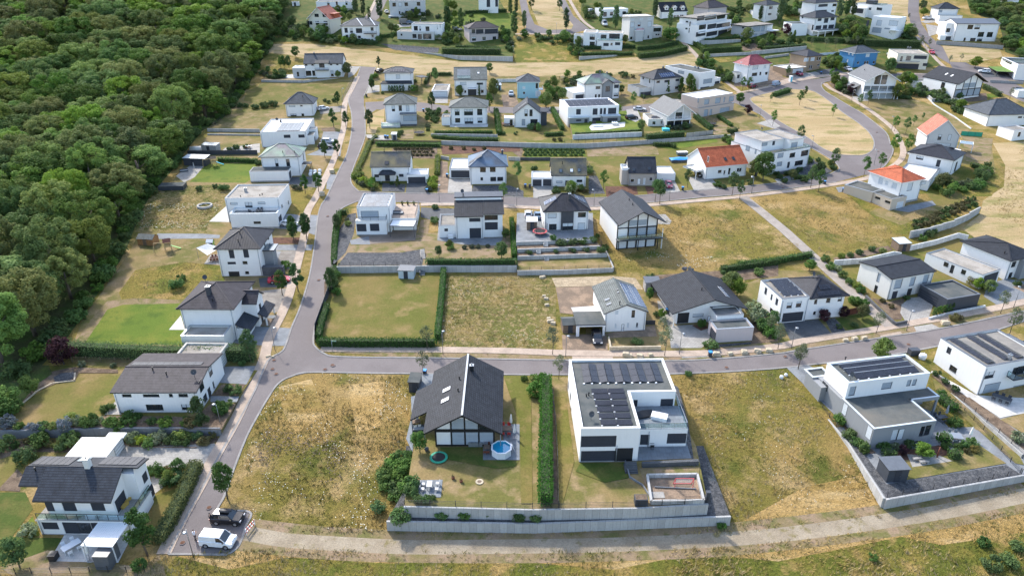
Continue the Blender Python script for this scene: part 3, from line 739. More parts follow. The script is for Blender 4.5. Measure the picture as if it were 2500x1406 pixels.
def crm(name,w,h,z0,nl,n,size,seed,mat,shape='round',lump=.3):
 rnd=np.random.default_rng(seed);cs=[];rs=[]
 for i in range(nl):
  a=rnd.uniform(0,2*pi);t=(i+.5)/nl;zz=t if shape!='round' else.5-.5*cos(pi*t)
  if shape=='round':rad=sin(pi*min(max(zz*.86+.1,0),1))**.7
  elif shape=='cone':rad=(1-zz)*.95+.05
  elif shape=='egg':rad=sin(pi*(zz**.75))**.8*.95+.08
  else:rad=(sin(pi*(zz*.85+.08)))**.4
  q=rnd.uniform(.55,1.0)**.5;rr=lump*w/2*rnd.uniform(.55,1.4)
  cs.append((cos(a)*rad*q*(w/2-rr*.6),sin(a)*rad*q*(w/2-rr*.6),z0+rr*.7+zz*(h-rr*1.6)));rs.append(rr)
 q=lvs(None,None,np.array(cs),np.array(rs),n,size,rnd)
 return quadmesh(name,q,[mat])
def tkm(name,h,r,mt='bark',limbs=4,spread=1.2,seed=0,top=.8):
 rnd=random.Random(seed);mb=MB();mb.tube([(0,0,-.3),(.02*h,0,h*.4),(0,.02*h,h*top)],[r*1.25,r,r*.45],mt,7)
 for i in range(limbs):
  a=2*pi*i/limbs+rnd.uniform(-.4,.4);z=h*rnd.uniform(.4,.6);d=V((cos(a)*spread,sin(a)*spread,spread*1.1));mb.tube([(0,0,z),V((0,0,z))+d*.5,V((0,0,z))+d*1.0+V((0,0,.3))],[r*.55,r*.35,r*.12],mt,5)
 o=mb.bd(name);me=o.data;bpy.data.objects.remove(o);return me
PROTO={}
def proto(kind):
 if kind in PROTO:return PROTO[kind]
 L=[]
 def add(n,f):
  for i in range(n):L.append(f(i))
 if kind=='wood':
  mats=['lf_m','lf_m','lf_y','lf_d','lf_m','lf_b','lf_m','lf_y','lf_d','lf_m']
  add(10,lambda i:(crm('crown',11,9.5+i%3*1.3,3.6,64+i%4*16,18000,.19,40+i,LF(mats[i]),'dome',.2),tkm('trunk',11,.3,seed=i,spread=2.6),14.5+i%3))
 elif kind=='street':add(5,lambda i:(crm('crown',2.9,4.7,1.5,20+i*3,2200,.15,60+i,LF('lf_s'),'egg',.36),tkm('trunk',5.0,.09,limbs=3,spread=.6,seed=i),6.2))
 elif kind=='young':add(4,lambda i:(crm('crown',2.4,3.6,1.9,16+i*3,1100,.13,70+i,LF('lf_y2'),'egg',.4),tkm('trunk',4.8,.055,limbs=3,spread=.5,seed=i),5.5))
 elif kind=='thin':add(3,lambda i:(crm('crown',2.4,3.2,2.0,16+i*4,560,.12,80+i,LF('lf_gy'),'egg',.45),tkm('trunk',4.6,.05,limbs=4,spread=.7,seed=i),5.2))
 elif kind=='poplar':add(3,lambda i:(crm('crown',2.8,8.5,.9,34+i*3,3000,.2,90+i,LF('lf_p'),'col',.42),tkm('trunk',7.5,.13,limbs=2,spread=.5,seed=i),9.4))
 elif kind=='garden':add(5,lambda i:(crm('crown',3.6,3.4,1.0,20+i*3,2200,.16,100+i,LF(['lf_l','lf_m','lf_g','lf_g','lf_b'][i]),'round',.38),tkm('trunk',3.2,.09,limbs=3,spread=.7,seed=i),4.4))
 elif kind=='purple':add(1,lambda i:(crm('crown',3.4,3.0,.4,20,1700,.15,111,LF('lf_pu'),'round',.38),tkm('trunk',2.2,.08,limbs=3,spread=.5,seed=i),3.4))
 elif kind=='conifer':add(2,lambda i:(crm('crown',2.6,5.0,.3,40,2200,.14,120+i,LF('lf_d'),'cone',.3),tkm('trunk',4.2,.09,limbs=0,seed=i),5.3))
 elif kind=='cypress':add(2,lambda i:(crm('crown',.8,1.9,.05,16,420,.09,130+i,LF('lf_hd'),'egg',.5),tkm('trunk',1.2,.04,limbs=0,seed=i),1.95))
 elif kind in SHR:
  mt,fl=SHR[kind]
  add(3,lambda i:(crm('shrub',2.0,1.5,-.1,14+i*3,900,.12,140+i,LF(mt),'dome',.42),fl,1.4))
 PROTO[kind]=L;return L
SHR={'shrub':('lf_g',None),'shrubd':('lf_hd',None),'shrubl':('lf_lime',None),'shruby':('lf_y2',None),'shrubw':('lf_wh',None),'shrubp':('lf_vi',None),'shrubr':('lf_pu',None),'shrubb':('lf_br',None),'shrubgy':('lf_gy',None)}
LFC={'lf_d':((.064,.131,.022),(.114,.192,.035)),'lf_m':((.116,.209,.030),(.176,.270,.044)),'lf_l':((.100,.164,.023),(.142,.201,.033)),'lf_y':((.145,.191,.038),(.215,.238,.053)),'lf_b':((.096,.146,.039),(.179,.207,.052)),
 'lf_s':((.041,.096,.024),(.074,.137,.033)),'lf_y2':((.074,.160,.031),(.111,.209,.049)),'lf_gy':((.105,.136,.068),(.148,.179,.093)),'lf_p':((.070,.132,.045),(.115,.176,.062)),'lf_g':((.074,.147,.032),(.119,.207,.052)),
 'lf_hd':((.071,.138,.028),(.118,.197,.041)),'lf_h':((.044,.117,.020),(.074,.165,.029)),'lf_hy':((.133,.177,.033),(.177,.221,.044)),'lf_lime':((.188,.266,.033),(.244,.321,.056)),'lf_wh':((.333,.366,.221),(.111,.177,.056)),'lf_vi':((.190,.200,.260),(.130,.170,.140)),'lf_pu':((.049,.022,.031),(.093,.037,.044)),'lf_br':((.123,.123,.037),(.185,.155,.056)),'lf_ho':((.105,.123,.031),(.155,.160,.044)),'lf_wi':((.062,.105,.037),(.111,.148,.049))}
def LF(n):return leafm(n,*LFC[n])
PC={}
def plant(kind,p,h=None,wf=1.0,dsc=None,cat=None,grp=None,rel=True,lb=None,name=None,world=True):
 L=proto(kind);i=PC.get(kind,random.randrange(len(L)));PC[kind]=i+1;crown,trunk,hh=L[i%len(L)]
 s=(h or hh)/hh;rz=random.uniform(0,6.28)
 if kind in SHR:
  o=bpy.data.objects.new(name or 'shrub',crown);COL.objects.link(o);o.location=p;o.scale=(s*wf,s*wf,s);o.rotation_euler[2]=rz
 else:
  o=emp(name or{'wood':'broadleaf_tree','poplar':'columnar_tree','conifer':'conifer','cypress':'cypress','street':'street_tree','young':'young_tree','thin':'young_tree'}.get(kind,'garden_tree'),p,rz);o.scale=(s*wf,s*wf,s)
  for nm,me in(('trunk',trunk),('crown',crown)):c=bpy.data.objects.new(nm,me);COL.objects.link(c);c.parent=o
 if kind in SHR:SHL.append((o,crown))
 if lb:tag(o,lb,cat,grp)
 else:auto(o,dsc or kind,cat or 'tree',p,grp,rel)
 return o
SHL=[]
def merge_small(keep=290):
 def sz(o):p=o.location;d=sqrt(p.x**2+p.y**2+(p.z-HC)**2);u,v=proj(p);return-1 if not(-30<u<2530 and-30<v<1430)else o.scale[0]*o.scale[2]/d/d
 l=sorted(SHL,key=lambda q:-sz(q[0]));by={};gone=set()
 for o,me in l[keep:]:
  n=len(me.vertices);a=np.zeros(n*3,np.float32);me.vertices.foreach_get('co',a);a=a.reshape(-1,4,3)[::3].reshape(-1,3)*1.0
  c=a.reshape(-1,4,3).mean(1,keepdims=True);a=((a.reshape(-1,4,3)-c)*1.7+c).reshape(-1,3)*np.array(o.scale);r=o.rotation_euler[2];R_=np.array([[cos(r),-sin(r),0],[sin(r),cos(r),0],[0,0,1]])
  by.setdefault(me.materials[0].name,[]).append(a@R_.T+np.array(o.location));gone.add(o.name);bpy.data.objects.remove(o)
 qs=[];mi=[];ms=[]
 for k,v in by.items():q=np.concatenate(v);qs.append(q);mi+=[len(ms)]*(len(q)//4);ms.append(bpy.data.materials[k])
 me=quadmesh('small_shrubs',np.concatenate(qs),ms);me.polygons.foreach_set('material_index',np.array(mi,np.int32));o=bpy.data.objects.new('small_shrubs',me);COL.objects.link(o);tag(o,'small distant shrubs and ground cover of the gardens','shrubs',None,'stuff')
 AUTO[:]=[q for q in AUTO if q[4]not in gone]
DESC={'street':('dark green street tree','tree'),'young':('fresh green young street tree','tree'),'thin':('thin grey-green young street tree','tree'),'poplar':('tall slim columnar tree','tree'),'garden':('leafy round garden tree','tree'),'purple':('dark purple-leaved garden tree','tree'),
 'conifer':('dark pointed conifer','tree'),'cypress':('small dark column cypress','shrub'),'shrub':('green round shrub','shrub'),'shrubd':('dark green shrub','shrub'),'shrubl':('bright lime green shrub','shrub'),'shruby':('fresh green leafy shrub','shrub'),'shrubw':('white flowering shrub','shrub'),'shrubp':('pale violet flowering shrub','shrub'),'shrubr':('dark red-purple shrub','shrub'),'shrubb':('olive brown garden shrub','shrub'),'shrubgy':('grey-green garden shrub','shrub')}
GRP={'street':'street trees with dense dark crowns','young':'fresh green young street trees','thin':'thin young trees on the verge','poplar':'tall columnar trees along the upper streets'}
def plz(kind,fr,*pts,dsc=None):
 for q in pts:plant(kind,Q(fr,q[0],q[1]),q[2]if len(q)>2 else None,q[3]if len(q)>3 else 1.0,dsc or DESC[kind][0],DESC[kind][1],GRP.get(kind))
def hedge(fr,pts,w,h,mt='lf_h',dsc='clipped green hedge',dens=1.0,z=None,wild=.06,leaf=.09,lb=None):
 pp=[Q(fr,*p)for p in pts];c=pp[len(pp)//2]if len(pp)>2 else(pp[0]+pp[1])/2;o0=V((c.x,c.y,c.z if z is None else z))
 rnd=np.random.default_rng(int(abs(o0.x*7+o0.y*13)));qs=[];core=MB()
 for a,b in zip(pp,pp[1:]):
  d=b-a;L=d.xy.length;n=max(1,int(L/2.5));u=V((d.x,d.y,0)).normalized();s=V((-u.y,u.x,0))
  for i in range(n):
   e_=min(.35/max(L,.5),.3);p0,p1=a+d*(max(i/n,e_)if a is pp[0]else i/n),a+d*(min((i+1)/n,1-e_)if b is pp[-1]else(i+1)/n);z0,z1=(G(p0.x,p0.y),G(p1.x,p1.y))if z is None else(z,z)
   q=[p0-s*w*.38,p1-s*w*.38,p1+s*w*.38,p0+s*w*.38];zz=[z0,z1,z1,z0];lo=[V((k.x,k.y,t-.2))-o0 for k,t in zip(q,zz)];hi=[V((k.x,k.y,t+h*.88))-o0 for k,t in zip(q,zz)]
   core.mesh(lo+hi,D_('4 5 6 7,0 1 5 4,1 2 6 5,2 3 7 6,3 0 4 7'),'core')
  A=L*(w+2*h)*(1.0);N=int(A*34*dens*(.09/leaf)**2);t=rnd.uniform(0,1,N);face=rnd.uniform(0,w+2*h,N);x=np.where(face<h,-w/2,np.where(face>h+w,w/2,face-h-w/2));zz=np.where(face<h,face,np.where(face>h+w,face-h-w,h))
  ne=int(w*h*34*dens*(.09/leaf)**2)
  for k_,tt in((0,0.),(1,1.)):
   if(k_==0 and a is pp[0])or(k_ and b is pp[-1]):sl_=slice(k_*ne,(k_+1)*ne);c_=len(t[sl_]);t[sl_]=tt;x[sl_]=rnd.uniform(-w/2,w/2,c_);zz[sl_]=rnd.uniform(0,h,c_)
  bx=a.x+d.x*t-u.y*x;by=a.y+d.y*t+u.x*x;gz=np.array([G(float(p),float(q))for p,q in zip(a.x+d.x*t[::1],a.y+d.y*t[::1])])if z is None else np.full(N,z)
  if z is None and N>0:pass
  pos=np.stack([bx,by,gz+zz],1)-np.array(o0)[None,:];pos+=rnd.normal(scale=wild,size=pos.shape)+np.sin(t*L*1.7)[:,None]*np.array([[0,0,wild*.6]])
  nr=rnd.normal(size=(N,3));nr/=np.linalg.norm(nr,axis=1)[:,None];nr[:,2]+=.6;tt=np.cross(nr,rnd.normal(size=(N,3)));tt/=np.linalg.norm(tt,axis=1)[:,None];bb=np.cross(nr,tt);bb/=np.linalg.norm(bb,axis=1)[:,None]
  s_=leaf*1.25*rnd.uniform(.6,1.4,N)[:,None];tt*=s_;bb*=s_*.75;qs.append(np.stack([pos-tt,pos-bb,pos+tt,pos+bb],1).reshape(-1,3))
 me=quadmesh('foliage',np.concatenate(qs),[LF(mt)]);o=emp('hedge',o0);f=bpy.data.objects.new('foliage',me);COL.objects.link(f);f.parent=o;core.bd('core_block',o)  # added solid block, dark leaf colour, fills the hedge behind its foliage
 if lb:tag(o,lb,'hedge')
 else:auto(o,dsc,'hedge',o0)
 return o
def wob(fr,pts,h,w=.3,mt='conc',dsc='grey concrete retaining wall',cat='wall',name='retaining_wall',z=None,cap=None,lb=None,base='pix',down=.6,step=False):
 pp=[Q(fr,*p)if z is None else hz_(*Z(fr,p),z)for p in pts];c=pp[0];mb=MB()
 for a,b in zip(pp,pp[1:]):
  d=b-a;L=d.length;d2=V((d.x,d.y,0)).normalized();s=V((-d2.y,d2.x,0))*w;n=max(1,int(L/4))if step else 1
  for i in range(n):
   p,q=a+d*(i/n),a+d*((i+1)/n);zt=max(p.z,q.z)+h
   tp,tq=(zt,zt)if step else(p.z+h,q.z+h)
   vs=[V((k.x,k.y,k.z-down))-c for k in(p,q,q+s,p+s)]+[V((k.x,k.y,t))-c for k,t in((p,tp),(q,tq),(q+s,tq),(p+s,tp))]
   mb.mesh(vs,D_('0 1 5 4,1 2 6 5,2 3 7 6,3 0 4 7'),mt);mb.mesh(vs,[(4,5,6,7)],cap or mt)
 o=mb.bd(name,loc=c)
 if lb:tag(o,lb,cat)
 else:auto(o,dsc,cat,pp[len(pp)//2])
 return o
def fnc(fr,pts,h=1.1,mt='trim',step=2.4,dsc='thin dark wire mesh fence',rails=4,z=None,name='fence',solid=None,lb=None,near=True):
 pp=[Q(fr,*p)if z is None else hz_(*Z(fr,p),z)for p in pts];c=pp[0].copy();o=emp(name,c);mb=MB();posts=MB();k=0
 for a,b in zip(pp,pp[1:]):
  d=b-a;n=max(1,round(d.length/step))
  for i in range(n+1):
   p=a+d*i/n;zz=(G(p.x,p.y)if z is None else z);q=V((p.x,p.y,zz))-c
   if i<n or b is pp[-1]:
    pm=MB();pm.bar((0,0,-.2),(0,0,h+.08),.07,mt);po=pm.bd('post',o,q);k+=1
   if i:
    for r in range(rails):t=h*(r+.6)/rails;mb.bar(prev+V((0,0,t)),q+V((0,0,t)),.028,mt)
    if solid:mb.bar(prev+V((0,0,h/2)),q+V((0,0,h/2)),.03,solid,h)
   prev=q
 mb.bd('mesh_panel' if not solid else 'panel',o)
 if lb:tag(o,lb,'fence')
 else:auto(o,dsc,'fence',(pp[0]+pp[-1])/2)
 return o
def terr(fr,pts,h=None,z=None,base=None,mt='lawn',name='lawn',wall='conc',walls=(),dsc='grey concrete retaining wall',lb=None,over=.0,w=.3,cap=None):
 if z is None:z=Q(fr,*base).z+h
 xy=[tuple(hz_(*Z(fr,p),z)[:2])for p in pts];TER.append((xy,z))
 mb=MB();c=V((xy[0][0],xy[0][1],z))
 a=sum(xy[i][0]*xy[(i+1)%len(xy)][1]-xy[(i+1)%len(xy)][0]*xy[i][1]for i in range(len(xy)))
 for(i,j)in walls:
  p,q=V(xy[i]+(z,)),V(xy[j]+(z,));d=q-p;s=V((d.y,-d.x,0)).normalized()*w*(1 if a>0 else-1)
  bz=min(T(*xy[i]),T(*xy[j]))-.8;n=1
  vs=[V((k.x,k.y,bz))-c for k in(p,q,q+s,p+s)]+[V((k.x,k.y,z+over))-c for k in(p,q,q+s,p+s)]
  mb.mesh(vs,D_('0 1 5 4,1 2 6 5,2 3 7 6,3 0 4 7'),wall);mb.mesh(vs,[(4,5,6,7)],cap or wall)
 if mb.v:
  o=mb.bd('retaining_wall',loc=c)
  if lb:tag(o,lb,'wall')
  else:auto(o,dsc,'wall',(V(xy[walls[0][0]]+(z,))+V(xy[walls[0][1]]+(z,)))/2)
 sd=MB();n=len(xy)
 bz=min(T(*p)for p in xy)-.8
 for i in range(n):p,q=xy[i],xy[(i+1)%n];sd.poly([(p[0],p[1],bz),(q[0],q[1],bz),(q[0],q[1],z),(p[0],p[1],z)],'tan')
 e=sd.bd('terrace_bank');e['kind']='structure'
 LAYER[0]+=1;sheet(name,xy,mt,off=0.001,z=z)
 return z
# -- vehicles, people, small things
CARK={
 'hatch':(4.1,1.76,1.48,.92,D_('-2.05 .45,-2.0 .95,.95 .95,1.85 .75,2.05 .5,2.02 .28,-2.02 .28'),(-1.9,1.05,-1.5,.35)),
 'suv':(4.35,1.82,1.62,1.02,D_('-2.15 .5,-2.12 1.05,.95 1.05,1.95 .92,2.17 .6,2.12 .32,-2.12 .32'),(-2.02,1.1,-1.75,.4)),
 'sedan':(4.6,1.82,1.44,.92,D_('-2.3 .5,-2.25 .95,1.1 .93,2.15 .72,2.3 .5,2.26 .28,-2.26 .28'),(-1.75,1.15,-1.1,.35)),
 'kombi':(4.55,1.80,1.48,.93,D_('-2.27 .5,-2.22 .97,1.1 .95,2.1 .74,2.27 .5,2.22 .28,-2.22 .28'),(-2.15,1.15,-1.8,.35)),
 'van':(4.5,1.86,1.86,1.12,D_('-2.2 .4,-2.22 1.12,1.25 1.1,2.05 .88,2.24 .6,2.2 .3,-2.2 .3'),(-2.18,1.42,-2.05,.75)),
 'transporter':(5.3,2.0,2.35,1.3,D_('-2.65 .4,-2.65 1.3,1.75 1.25,2.45 1.0,2.66 .6,2.6 .3,-2.6 .3'),(-2.6,1.85,-2.5,1.15))}
def car(kind,fr,at,head,color,lb,box=False,cat='car',grp=None,z=None):
 """head: frame pixel the bonnet points to"""
 l,w,h,belt,prof_,gh=CARK[kind];p=Q(fr,*at);q=Q(fr,*head);rz=atan2(q.y-p.y,q.x-p.x);o=emp('parked_car' if 'van' not in cat else 'parked_van',p,rz,lb,cat,grp)
 pm=paint('paint_'+color,dict(white=(.78,.79,.8),black=(.012,.012,.015),red=(.42,.015,.025),dred=(.22,.015,.04),silver=(.55,.57,.6),blue=(.10,.17,.26),grey=(.10,.11,.12),rose=(.5,.03,.06),lblue=(.35,.42,.5))[color])
 mb=MB();n=len(prof_);secs=[(-w/2+.02,.0),(-w/2,.06),(-w/2+.12,1.0)]
 hw=w/2;ys=[(-hw,1.0),(-hw+.05,1.0),(hw-.05,1.0),(hw,1.0)]
 def sh(pt,k):
  x,z=pt;return(x*(.965 if k else 1),z-(.06 if(k and z>.8)else 0)+(.03 if(k and z<.4)else 0))
 rows=[[(sh(pt,1)[0],-hw+.0,sh(pt,1)[1])for pt in prof_],[(pt[0],-hw+.14,pt[1])for pt in prof_],[(pt[0],hw-.14,pt[1])for pt in prof_],[(sh(pt,1)[0],hw,sh(pt,1)[1])for pt in prof_]]
 vs=[v for r in rows for v in r];fs=[(a*n+i,a*n+(i+1)%n,(a+1)*n+(i+1)%n,(a+1)*n+i)for a in range(3)for i in range(n)];fs+=[tuple(range(n)),tuple(3*n+i for i in range(n-1,-1,-1))]
 mb.mesh(vs,fs,pm);ax=(-l*.29,l*.31);wr=.33 if kind!='transporter' else.36
 for x in ax:
  for s in(-1,1):mb.tube([(x,s*(hw-.12),wr),(x,s*(hw+.012),wr)],[wr+.07]*2,'tdark',16)
 mb.box(-l/2+.1,l/2-.1,-hw+.2,hw-.2,.2,.32,'tdark');mb.bd('body',o)
 a,b,c,d=gh;solid=kind in('van','transporter');g=MB();y0,y1=hw-.1,hw-.26
 if solid:y1=hw-.14
 def house_(x0,x1,x2,x3,mt,z0,z1,yy0,yy1):
  v=[(x0,-yy0,z0),(x1,-yy0,z0),(x1,yy0,z0),(x0,yy0,z0),(x2,-yy1,z1),(x3,-yy1,z1),(x3,yy1,z1),(x2,yy1,z1)];g.mesh(v,D_('0 1 5 4,1 2 6 5,2 3 7 6,3 0 4 7'),mt)
 zr=h-.06
 if solid:
  cut=b-1.25;r2=lambda t:c+(d-c)*t
  house_(a,cut,c,cut,pm,belt-.02,zr,y0,y1);house_(cut,b,cut,d,'glass',belt-.04,zr,y0,y1);g.bd('cab_window',o)
 else:house_(a,b,c,d,'glass',belt-.03,zr,y0,y1);g.bd('window_band',o)
 r=MB();r.mesh([(c-.03,-y1-.02,zr-.03),(d+.03,-y1-.02,zr-.03),(d+.03,y1+.02,zr-.03),(c-.03,y1+.02,zr-.03),(c+.12,-y1+.12,h),(d-.2,-y1+.12,h),(d-.2,y1-.12,h),(c+.12,y1-.12,h)],D_('0 1 5 4,1 2 6 5,2 3 7 6,3 0 4 7,4 5 6 7'),pm)
 for s in(-1,1):
  for(x0,x1)in(((b,d),(a,c),((a+b)/2-.1,(c+d)/2-.05))if not solid else((b,d),)):r.bar((x0,s*(y0+.005),belt-.03),(x1,s*(y1+.01),zr),.07,pm)
 r.bd('roof',o)
 for x in ax:
  for s in(-1,1):
   t=MB();t.tube([(0,-.1,0),(0,.1,0)],[wr,wr],'rubber',16);wo=t.bd('wheel',o,(x,s*(hw-.07),wr));t=MB();t.tube([(0,s*.095,0),(0,s*.108,0)],[wr*.66]*2,'rim',12);t.bd('rim',wo)
 for s in(-1,1):
  t=MB();t.box(l/2-.22,l/2-.05,min(s*.5*hw,s*.92*hw),max(s*.5*hw,s*.92*hw),belt-.36,belt-.2,'hlp');t.bd('headlight',o)
  t=MB();t.box(-l/2-.005,-l/2+.1,min(s*.62*hw,s*.95*hw),max(s*.62*hw,s*.95*hw),belt-.32,belt-.08,'tail');t.bd('tail_light',o)
  t=MB();t.box(b-.3,b-.12,min(s*(hw-.03),s*(hw+.15)),max(s*(hw-.03),s*(hw+.15)),belt,belt+.13,pm if not solid else 'black');t.bd('wing_mirror',o)
 if box:t=MB();t.mesh(*capsule(-1.0,.75,.42,h+.05,h+.42),'black',True);t.bd('roof_box',o)
 return o
def capsule(x0,x1,hw,z0,z1):
 vs,fs=[],[];n=10;ks=D_('0 .3 .3,.12 .9 .8,.5 1 1,.85 .9 .8,1 .3 .25')
 for t,a,b in ks:
  for i in range(n):an=2*pi*i/n;vs.append((x0+(x1-x0)*t,cos(an)*hw*a,(z0+z1)/2+sin(an)*(z1-z0)/2*b))
 for k in range(len(ks)-1):
  for i in range(n):fs.append((k*n+i,(k+1)*n+i,(k+1)*n+(i+1)%n,k*n+(i+1)%n))
 fs+=[tuple(range(n)),tuple((len(ks)-1)*n+i for i in range(n-1,-1,-1))];return vs,fs
def person(fr,at,face,top,lb,arm='phone',h=1.78):
 p=Q(fr,*at);q=Q(fr,*face);o=emp('person',p,atan2(q.y-p.y,q.x-p.x),lb,'person');k=h/1.78
 J=[((0,0,.98),.13,-1),((0,0,1.18),.125,0),((-.01,0,1.42),.15,1),((0,0,1.52),.06,2),((.02,0,1.60),.075,3),((.03,0,1.70),.095,4),
   ((0,.10,.92),.10,0),((.10,.12,.50),.065,6),((-.02,.13,.09),.045,7),((.14,.14,.04),.035,8),((0,-.10,.92),.10,0),((.02,-.12,.50),.065,10),((-.06,-.13,.09),.045,11),((.10,-.14,.04),.035,12),
   ((0,.20,1.42),.065,2),((.04,.27,1.14),.05,14),((.26,.12,1.28)if arm=='phone' else(.10,.26,.88),.038,15),((0,-.20,1.42),.065,2),((.02,-.27,1.13),.05,17),((.24,-.10,1.22)if arm=='phone' else(.08,-.28,.87),.038,18)]
 me=bpy.data.meshes.new('body');me.from_pydata([V(j[0])*k for j in J],[(j[2],i)for i,j in enumerate(J)if j[2]>=0],[]);b=bpy.data.objects.new('body',me);COL.objects.link(b);b.parent=o
 md=b.modifiers.new('skin','SKIN');md.use_smooth_shade=True;sv=me.skin_vertices[0].data
 for i,j in enumerate(J):sv[i].radius=(j[1]*k*(.75 if i<3 else 1),j[1]*k*(1.15 if i<3 else 1))
 sv[0].use_root=True;b.modifiers.new('sub','SUBSURF').levels=1;me.materials.append(m('skin'))
 g=lambda*i:[V(J[q][0])*k for q in i]
 mb=MB();mb.tube(g(0,1,2)+[V((0,0,1.5))*k],[.17,.165,.185,.09],top,12);mb.tube(g(14,15)+[g(15)[0]*.75+g(16)[0]*.25],[.085,.068,.06],top,8);mb.tube(g(17,18)+[g(18)[0]*.75+g(19)[0]*.25],[.085,.068,.06],top,8);mb.bd('shirt',o)
 mb=MB();mb.tube([V((0,0,1.0))*k,V((0,0,.9))*k],[.168,.16],'trs',12);mb.tube(g(6,7,8),[.115,.082,.065],'trs',9);mb.tube(g(10,11,12),[.115,.082,.065],'trs',9);mb.bd('trs',o)
 mb=MB();mb.blob(V((-.005,0,1.745))*k,(.105,.095,.085),'hair',1,2,.04);mb.bd('hair',o)
 for i in(16,19):
  c=g(i)[0];d=(c-g(i-1)[0]).normalized();s=d.cross(V((0,0,1))).normalized();u=s.cross(d);mb=MB();mb.tube([c,c+d*.08],[.026,.036],'skin',6)
  for f,L in zip((-1.5,-.5,.5,1.5),(.062,.075,.07,.052)):a=c+d*.085+s*.018*f;mb.tube([a,a+d*L*.55,a+d*L*.85-u*L*.45],[.009,.009,.007],'skin',5)
  mb.tube([c+d*.03+s*.03,c+d*.055+s*.06,c+d*.09+s*.062-u*.015],[.011,.01,.008],'skin',5);mb.bd('hand',o)
 for i in(9,13):c=g(i)[0];mb=MB();mb.tube([c-V((.17,0,-.01)),c,c+V((.08,0,-.01))],[.045,.05,.035],'black',7);mb.bd('shoe',o)
 return o
def obj1(mb,name,p,rz,dsc,cat,grp=None,lb=None):
 o=mb.bd(name,loc=p,rz=rz)
 if lb:tag(o,lb,cat,grp)
 else:auto(o,dsc,cat,p,grp)
 return o
def shd(fr,a,b,d,h,mt,rf,dsc,lean=.25,gablr=0,lb=None,name='garden_shed',door=True,z=None,cat='shed',near=True):
 p=Q(fr,*a)if z is None else hz_(*Z(fr,a),z);q=hz_(*Z(fr,b),p.z);L=(q-p).length;o=emp(name,p,atan2(q.y-p.y,q.x-p.x));mb=MB();mb.box(0,L,0,d,-.5,h,mt)
 if gablr:mb.mesh([(0,0,h),(0,d,h),(0,d/2,h+gablr),(L,0,h),(L,d,h),(L,d/2,h+gablr)],[(0,1,2),(3,5,4)],mt)
 mb.bd('wall',o);r=MB();e=.15
 if gablr:
  g=gablr*1.0;r.mesh([(-e,-e,h-.05),(L+e,-e,h-.05),(L+e,d/2,h+g+.06),(-e,d/2,h+g+.06),(L+e,d+e,h-.05),(-e,d+e,h-.05)],[(0,1,2,3),(3,2,4,5)],rf)
  r.mesh([(-e,-e,h-.11),(L+e,-e,h-.11),(L+e,d/2,h+g),(-e,d/2,h+g),(L+e,d+e,h-.11),(-e,d+e,h-.11)],[(3,2,1,0),(5,4,2,3)],'trim')
 else:r.mesh([(x,y,h+.01+(lean if y>0 else 0)*1+dz)for dz in(0,.09)for(x,y)in((-e,-e),(L+e,-e),(L+e,d+e),(-e,d+e))],D_('0 1 5 4,1 2 6 5,2 3 7 6,3 0 4 7,3 2 1 0'),'trim');r.mesh([(x,y,h+.102+(lean if y>0 else 0))for(x,y)in((-e,-e),(L+e,-e),(L+e,d+e),(-e,d+e))],[(0,1,2,3)],rf)
 if lean and not gablr:w_=MB();w_.mesh([(0,d,h),(L,d,h),(L,d,h+lean),(0,d,h+lean),(0,0,h),(L,0,h)],[(0,1,2,3),(4,0,3),(5,2,1)],mt);w_.bd('gable_panel',o)
 r.bd('roof',o)
 if door:dd=MB();dd.box(L*.35,L*.35+.9,-.04,-.005,.02,min(h-.15,1.95),'shutter' if mt!='wood' else 'woodd');do=dd.bd('door',o);hd=MB();hd.box(L*.35+.75,L*.35+.8,-.09,-.04,.95,1.1,'metal');hd.bd('handle',do)
 if lb:tag(o,lb,cat)
 else:auto(o,dsc,cat,p)
 return o
def lamp(fr,at,lean=None,h=4.6):
 p=Q(fr,*at);o=emp('street_lamp',p);o.rotation_euler[2]=random.uniform(0,6);mb=MB();mb.tube([(0,0,0),(0,0,h*.5),(0,0,h)],[.065,.05,.035],'metal',7);mb.bd('pole',o)
 mb=MB();mb.tube([(0,0,h-.35),(.25,0,h-.02),(.55,0,h)],[.03,.025,.025],'metal',5);mb.bd('arm',o)
 mb=MB();mb.tube([(.5,0,h+.08),(.5,0,h+.02),(.5,0,h-.1)],[.1,.3,.22],'zinc',12);hd=mb.bd('lamp_head',o);mb=MB();mb.tube([(.5,0,h-.1),(.5,0,h-.17)],[.2,.12],'pvc',12);mb.bd('lens',hd)
 auto(o,'slim grey street lamp','street lamp',p,'street lamps along the roads');return o
def stn(fr,at,sz,dsc='pale sandstone block on the verge',z=None):
 p=Q(fr,*at);s=random.uniform(.85,1.2)*sz;mb=MB();vs=[]
 for zz,k in((-.1,1),(.45,.95),(.62,.8)):
  for sx,sy in((-1,-1),(1,-1),(1,1),(-1,1)):vs.append((sx*s*.62*k*random.uniform(.85,1.1),sy*s*.42*k*random.uniform(.85,1.1),zz*s*random.uniform(.9,1.1)))
 mb.mesh(vs,D_('0 1 5 4,1 2 6 5,2 3 7 6,3 0 4 7,4 5 9 8,5 6 10 9,6 7 11 10,7 4 8 11,8 9 10 11'),'stone');return obj1(mb,'stone_block',p,random.uniform(-.4,.4),dsc,'stone','sandstone blocks along the verges')
